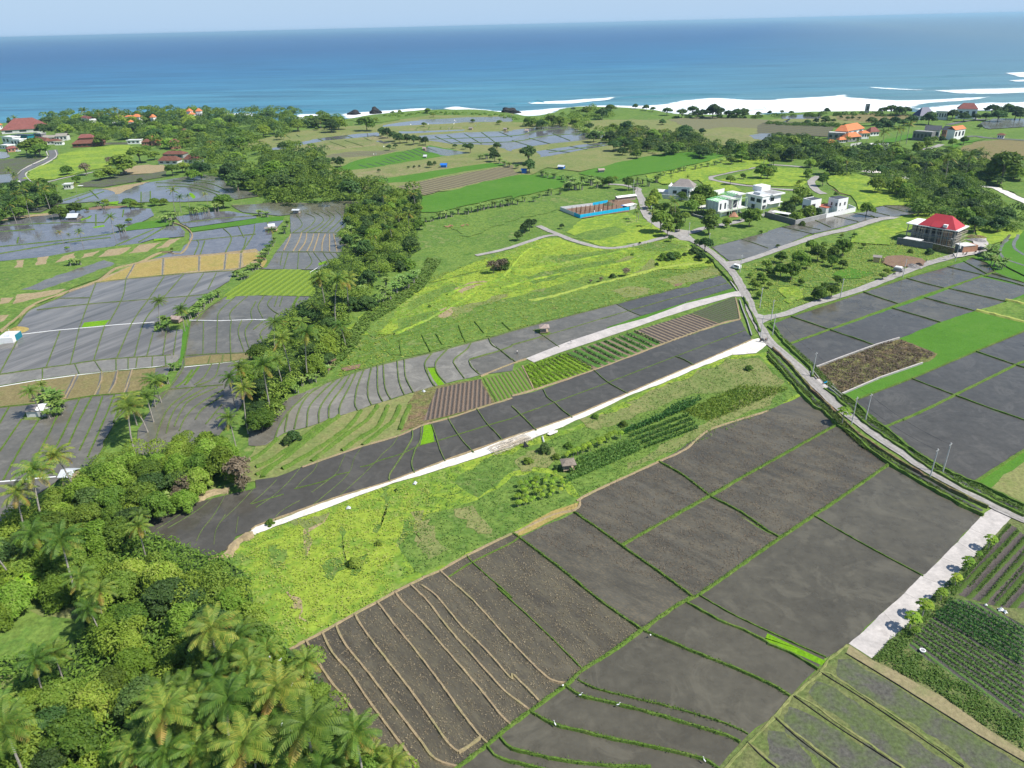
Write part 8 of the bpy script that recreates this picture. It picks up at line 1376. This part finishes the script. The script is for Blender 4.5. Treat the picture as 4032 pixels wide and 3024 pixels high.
for i, c_ in enumerate(("A1 1730 402", "A1 1712 425", "A1 1933 432", "A1 1978 398", "A1 1486 430", "A1 1925 394", "A1 1901 440", "A1 1718 395", "A1 1960 572", "A1 1665 470", "A1 1335 432", "A2 8 655", "A1 1040 690", "A1 1110 625", "A1 1020 690")):
    x, y = G(c_)[0]; o = empty('bird_scarer', (x, y, 0), i, label='white cloth bird scarer on a stick in the far paddies', cat='bird scarer', group='white bird scarers in the far paddies'); MB().bar((0, 0, 0), (0, 0, 2.4), .05, 5).build('stick', M['wood'], o); MB().box(-.9, .1, -.04, .04, 1.3, 2.4).build('cloth', M['white'], o)
def rock(label, s_, w_, h_, seed):
    x, y = G(s_, SEAZ)[0]; r = random.Random(seed); import bmesh; bm = bmesh.new(); bmesh.ops.create_icosphere(bm, subdivisions=3, radius=1)
    for v in bm.verts: v.co *= 1+0.18*math.sin(v.co.x*5+seed)+0.15*math.cos(v.co.z*6+v.co.y*4)+r.uniform(-.06, .06)
    me = bpy.data.meshes.new('sea_rock'); bm.to_mesh(me); bm.free(); me.materials.append(M['rock']); o = bpy.data.objects.new('sea_rock', me); COL.objects.link(o); o.location = (x, y, SEAZ+h_*.2); o.scale = (w_/2, w_/2.5, h_/2*1.3); tag(o, label, 'rock')
rock('low black sea rock in the surf, left one', "A1 852 332", 17, 6, 1); rock('tall black sea rock in the surf, right one', "A1 1030 325", 15, 9, 2); rock('flat dark rock at the shore before the paddies', "A2 60 320", 5, 3, 3); rock('square dark rock at the water edge', "A1 2185 322", 20, 8, 4)
landmark('the red roofed house', "Z4 1100 800"); landmark('the white flat roofed villa', "Z2 1600 700"); landmark('the unfinished green framed villa', "Z2 700 900"); landmark('the walled white house', "Z3 1200 650"); landmark('the grey hip roofed house', "A2 1430 1050"); landmark('the blue fenced building site', "Z1 800 650"); landmark('the thatched field hut', "C2 490 570"); landmark('the plywood shack', "B3 950 290")
landmark('the orange roofed villas', "Z5 450 400"); landmark('the two tier brown pavilion', "Z6 940 430"); landmark('the orange temple', "Z6 1650 390"); landmark('the navy roofed beach house', "A3 1400 580"); landmark('the pair of brown roofed houses', "Z6 1900 600"); landmark('the curved pale terraces', "B1 400 1350"); landmark('the white hut at the left edge', "B0 80 760"); landmark('the whitewashed shed', "B0 320 1400"); landmark('the head of the dark terraces', "C0 1600 850")
landmark('the rusty tin hut', "B0 1510 600"); landmark('the green clearing', "D0 300 350"); landmark('the ploughed field', "D1 700 1000"); landmark('the dark stone building', "Z5 1500 400"); landmark('the curved grey road', "A0 250 850"); landmark('the dark green rice field', "A2 1200 780"); landmark('the flooded plain', "A1 2000 540"); landmark('the blue tarpaulin shelter', "A1 1620 790"); landmark('the ridged grass field', "B1 250 250"); landmark('the flooded western paddies', "A0 700 1350"); landmark('the golden plots', "B0 1600 100"); landmark('the white track', "C1 100 1050"); landmark('the white limestone track end', "B2 2100 1000"); landmark('the white container', "A3 1080 1040"); landmark('the road junction', "A2 1400 1370"); landmark('the concrete strip', "C3 1700 1300"); landmark('the lime meadow', "C1 400 1400")
# ================================================================ LABELS THAT SINGLE PLANTS OUT
GRP = {'near forest': 'trees of the near wood', 'palm grove': 'trees of the palm grove at the bottom', 'middle belt': 'trees of the belt between the paddies', 'far village wood': 'trees of the wood around the village', 'right belt': 'trees of the long belt at the right', 'right wood': 'trees of the right hand wood'}
REG = {'near forest': 'in the near left wood', 'palm grove': 'in the bottom palm grove', 'middle belt': 'in the middle tree belt', 'far village wood': 'in the village wood', 'left wood': 'in the left edge wood', 'right belt': 'in the right tree belt', 'right wood': 'in the right wood', 'coast': 'on the coast', 'orange villa': 'in the villa gardens', 'far right': 'at the far right', 'rock garden hedge': 'in the far field hedge', 'banana hedge': 'in the banana hedge', 'banana grove': 'in the banana grove', 'rice edge hedge': 'along the rice field edge', 'white houses': 'near the junction', 'plot trees': 'on the lime green plot', 'house yards': 'in a yard', 'meadow bushes': 'on the meadow', 'right banana patch': 'in the right banana patch', 'strip papayas': 'along the concrete strip', 'papaya plot': 'in the papaya plot', 'papaya row': 'in the papaya row', 'west paddies': 'among the western paddies', 'west bananas': 'in a western banana row', 'west palm line': 'in the leaning palm line', 'clearing edge': 'at the clearing edge'}
ORD = {2: ['left one of two', 'right one of two'], 3: ['leftmost of three', 'middle of three', 'rightmost of three']}
def basekind(k): return k.replace('_hi', '')
ADJ = {'broad': 'broadleaf tree', 'dark': 'dark leaved tree', 'feather': 'feathery light green tree', 'shrub': 'low green shrub', 'dead': 'dry grey bush', 'palm': 'coconut palm', 'banana': 'banana clump', 'papaya': 'papaya tree'}
sizes = {}
for o, k, u, v, reg_, w_ in ALLP: sizes.setdefault(basekind(k), []).append(w_)
cuts = {k: (np.percentile(s_, 33), np.percentile(s_, 67)) for k, s_ in sizes.items()}
byl = {}
for p in ALLP:
    o, k, u, v, reg_, w_ = p; b = basekind(k); lo, hi = cuts[b]; sz = 'small' if w_ < lo else ('large' if w_ > hi else 'medium'); x, y = o.location[:2]
    ph, (lx, ly) = min(LAND, key=lambda q: (q[1][0]-x)**2+((q[1][1]-y)*0.8)**2); d = math.hypot(lx-x, ly-y)
    a_ = x/max(y, 1)-lx/max(ly, 1); r_ = math.hypot(x, y)-math.hypot(lx, ly)
    rel = ('left of' if a_ < 0 else 'right of') if abs(a_)*y > abs(r_) else ('behind' if r_ > 0 else 'in front of')
    lab = '%s %s %s, %s %s' % (sz, ADJ[b], REG[reg_], rel, ph)
    byl.setdefault(lab, []).append(p)
for lab, ps in byl.items():
    ps.sort(key=lambda p: p[2]); n = len(ps)
    for i, p in enumerate(ps):
        o = p[0]; o['group'] = GRP.get(p[4], 'plants '+REG[p[4]]); base = lab
        if n in ORD: 
            base = lab+', '+ORD[n][i]
            if len(base.replace(',', '').split()) > 16: base = lab.split(', ')[1]; base = lab.split(' ')[0]+' '+ADJ[basekind(p[1])]+' '+base+', '+ORD[n][i]
        elif n > 3:
            q = sorted(ps, key=lambda t: -t[5])
            if q[0] is p: base = lab.replace('large ', 'largest ').replace('medium ', 'widest medium ').replace('small ', 'widest small ')
            elif q[-1] is p: base = lab.replace('large ', 'least large ').replace('medium ', 'narrowest medium ').replace('small ', 'smallest ')
        o['label'] = ' '.join(base.split()[:16])
# each label group of look-alikes keeps its own group phrase
seen = {}
for p in ALLP: seen.setdefault(p[0]['label'], []).append(p[0])
for lab, os_ in seen.items():
    if len(os_) > 1:
        for o in os_: o['group'] = lab.split(', ')[0]+' '+lab.split(', ')[-1]
# sort out the far wood: one mass behind the trees one can tell apart
# ================================================================ AIR
hb = MB().box(-57500, 57500, -600, 57500, -5.5, 108).build('haze', []); hb['kind'] = 'stuff'; hb['label'] = 'pale sea air'
hm = bpy.data.materials.new('sea_air'); hm.use_nodes = True; nt = hm.node_tree; nt.nodes.remove(nt.nodes['Principled BSDF'])
pv = nt.nodes.new('ShaderNodeVolumePrincipled'); pv.inputs['Color'].default_value = (0.50, 0.80, 1.0, 1); pv.inputs['Density'].default_value = 0.00006; pv.inputs['Anisotropy'].default_value = 0.2
nt.links.new(pv.outputs[0], nt.nodes['Material Output'].inputs['Volume']); hb.data.materials.append(hm)
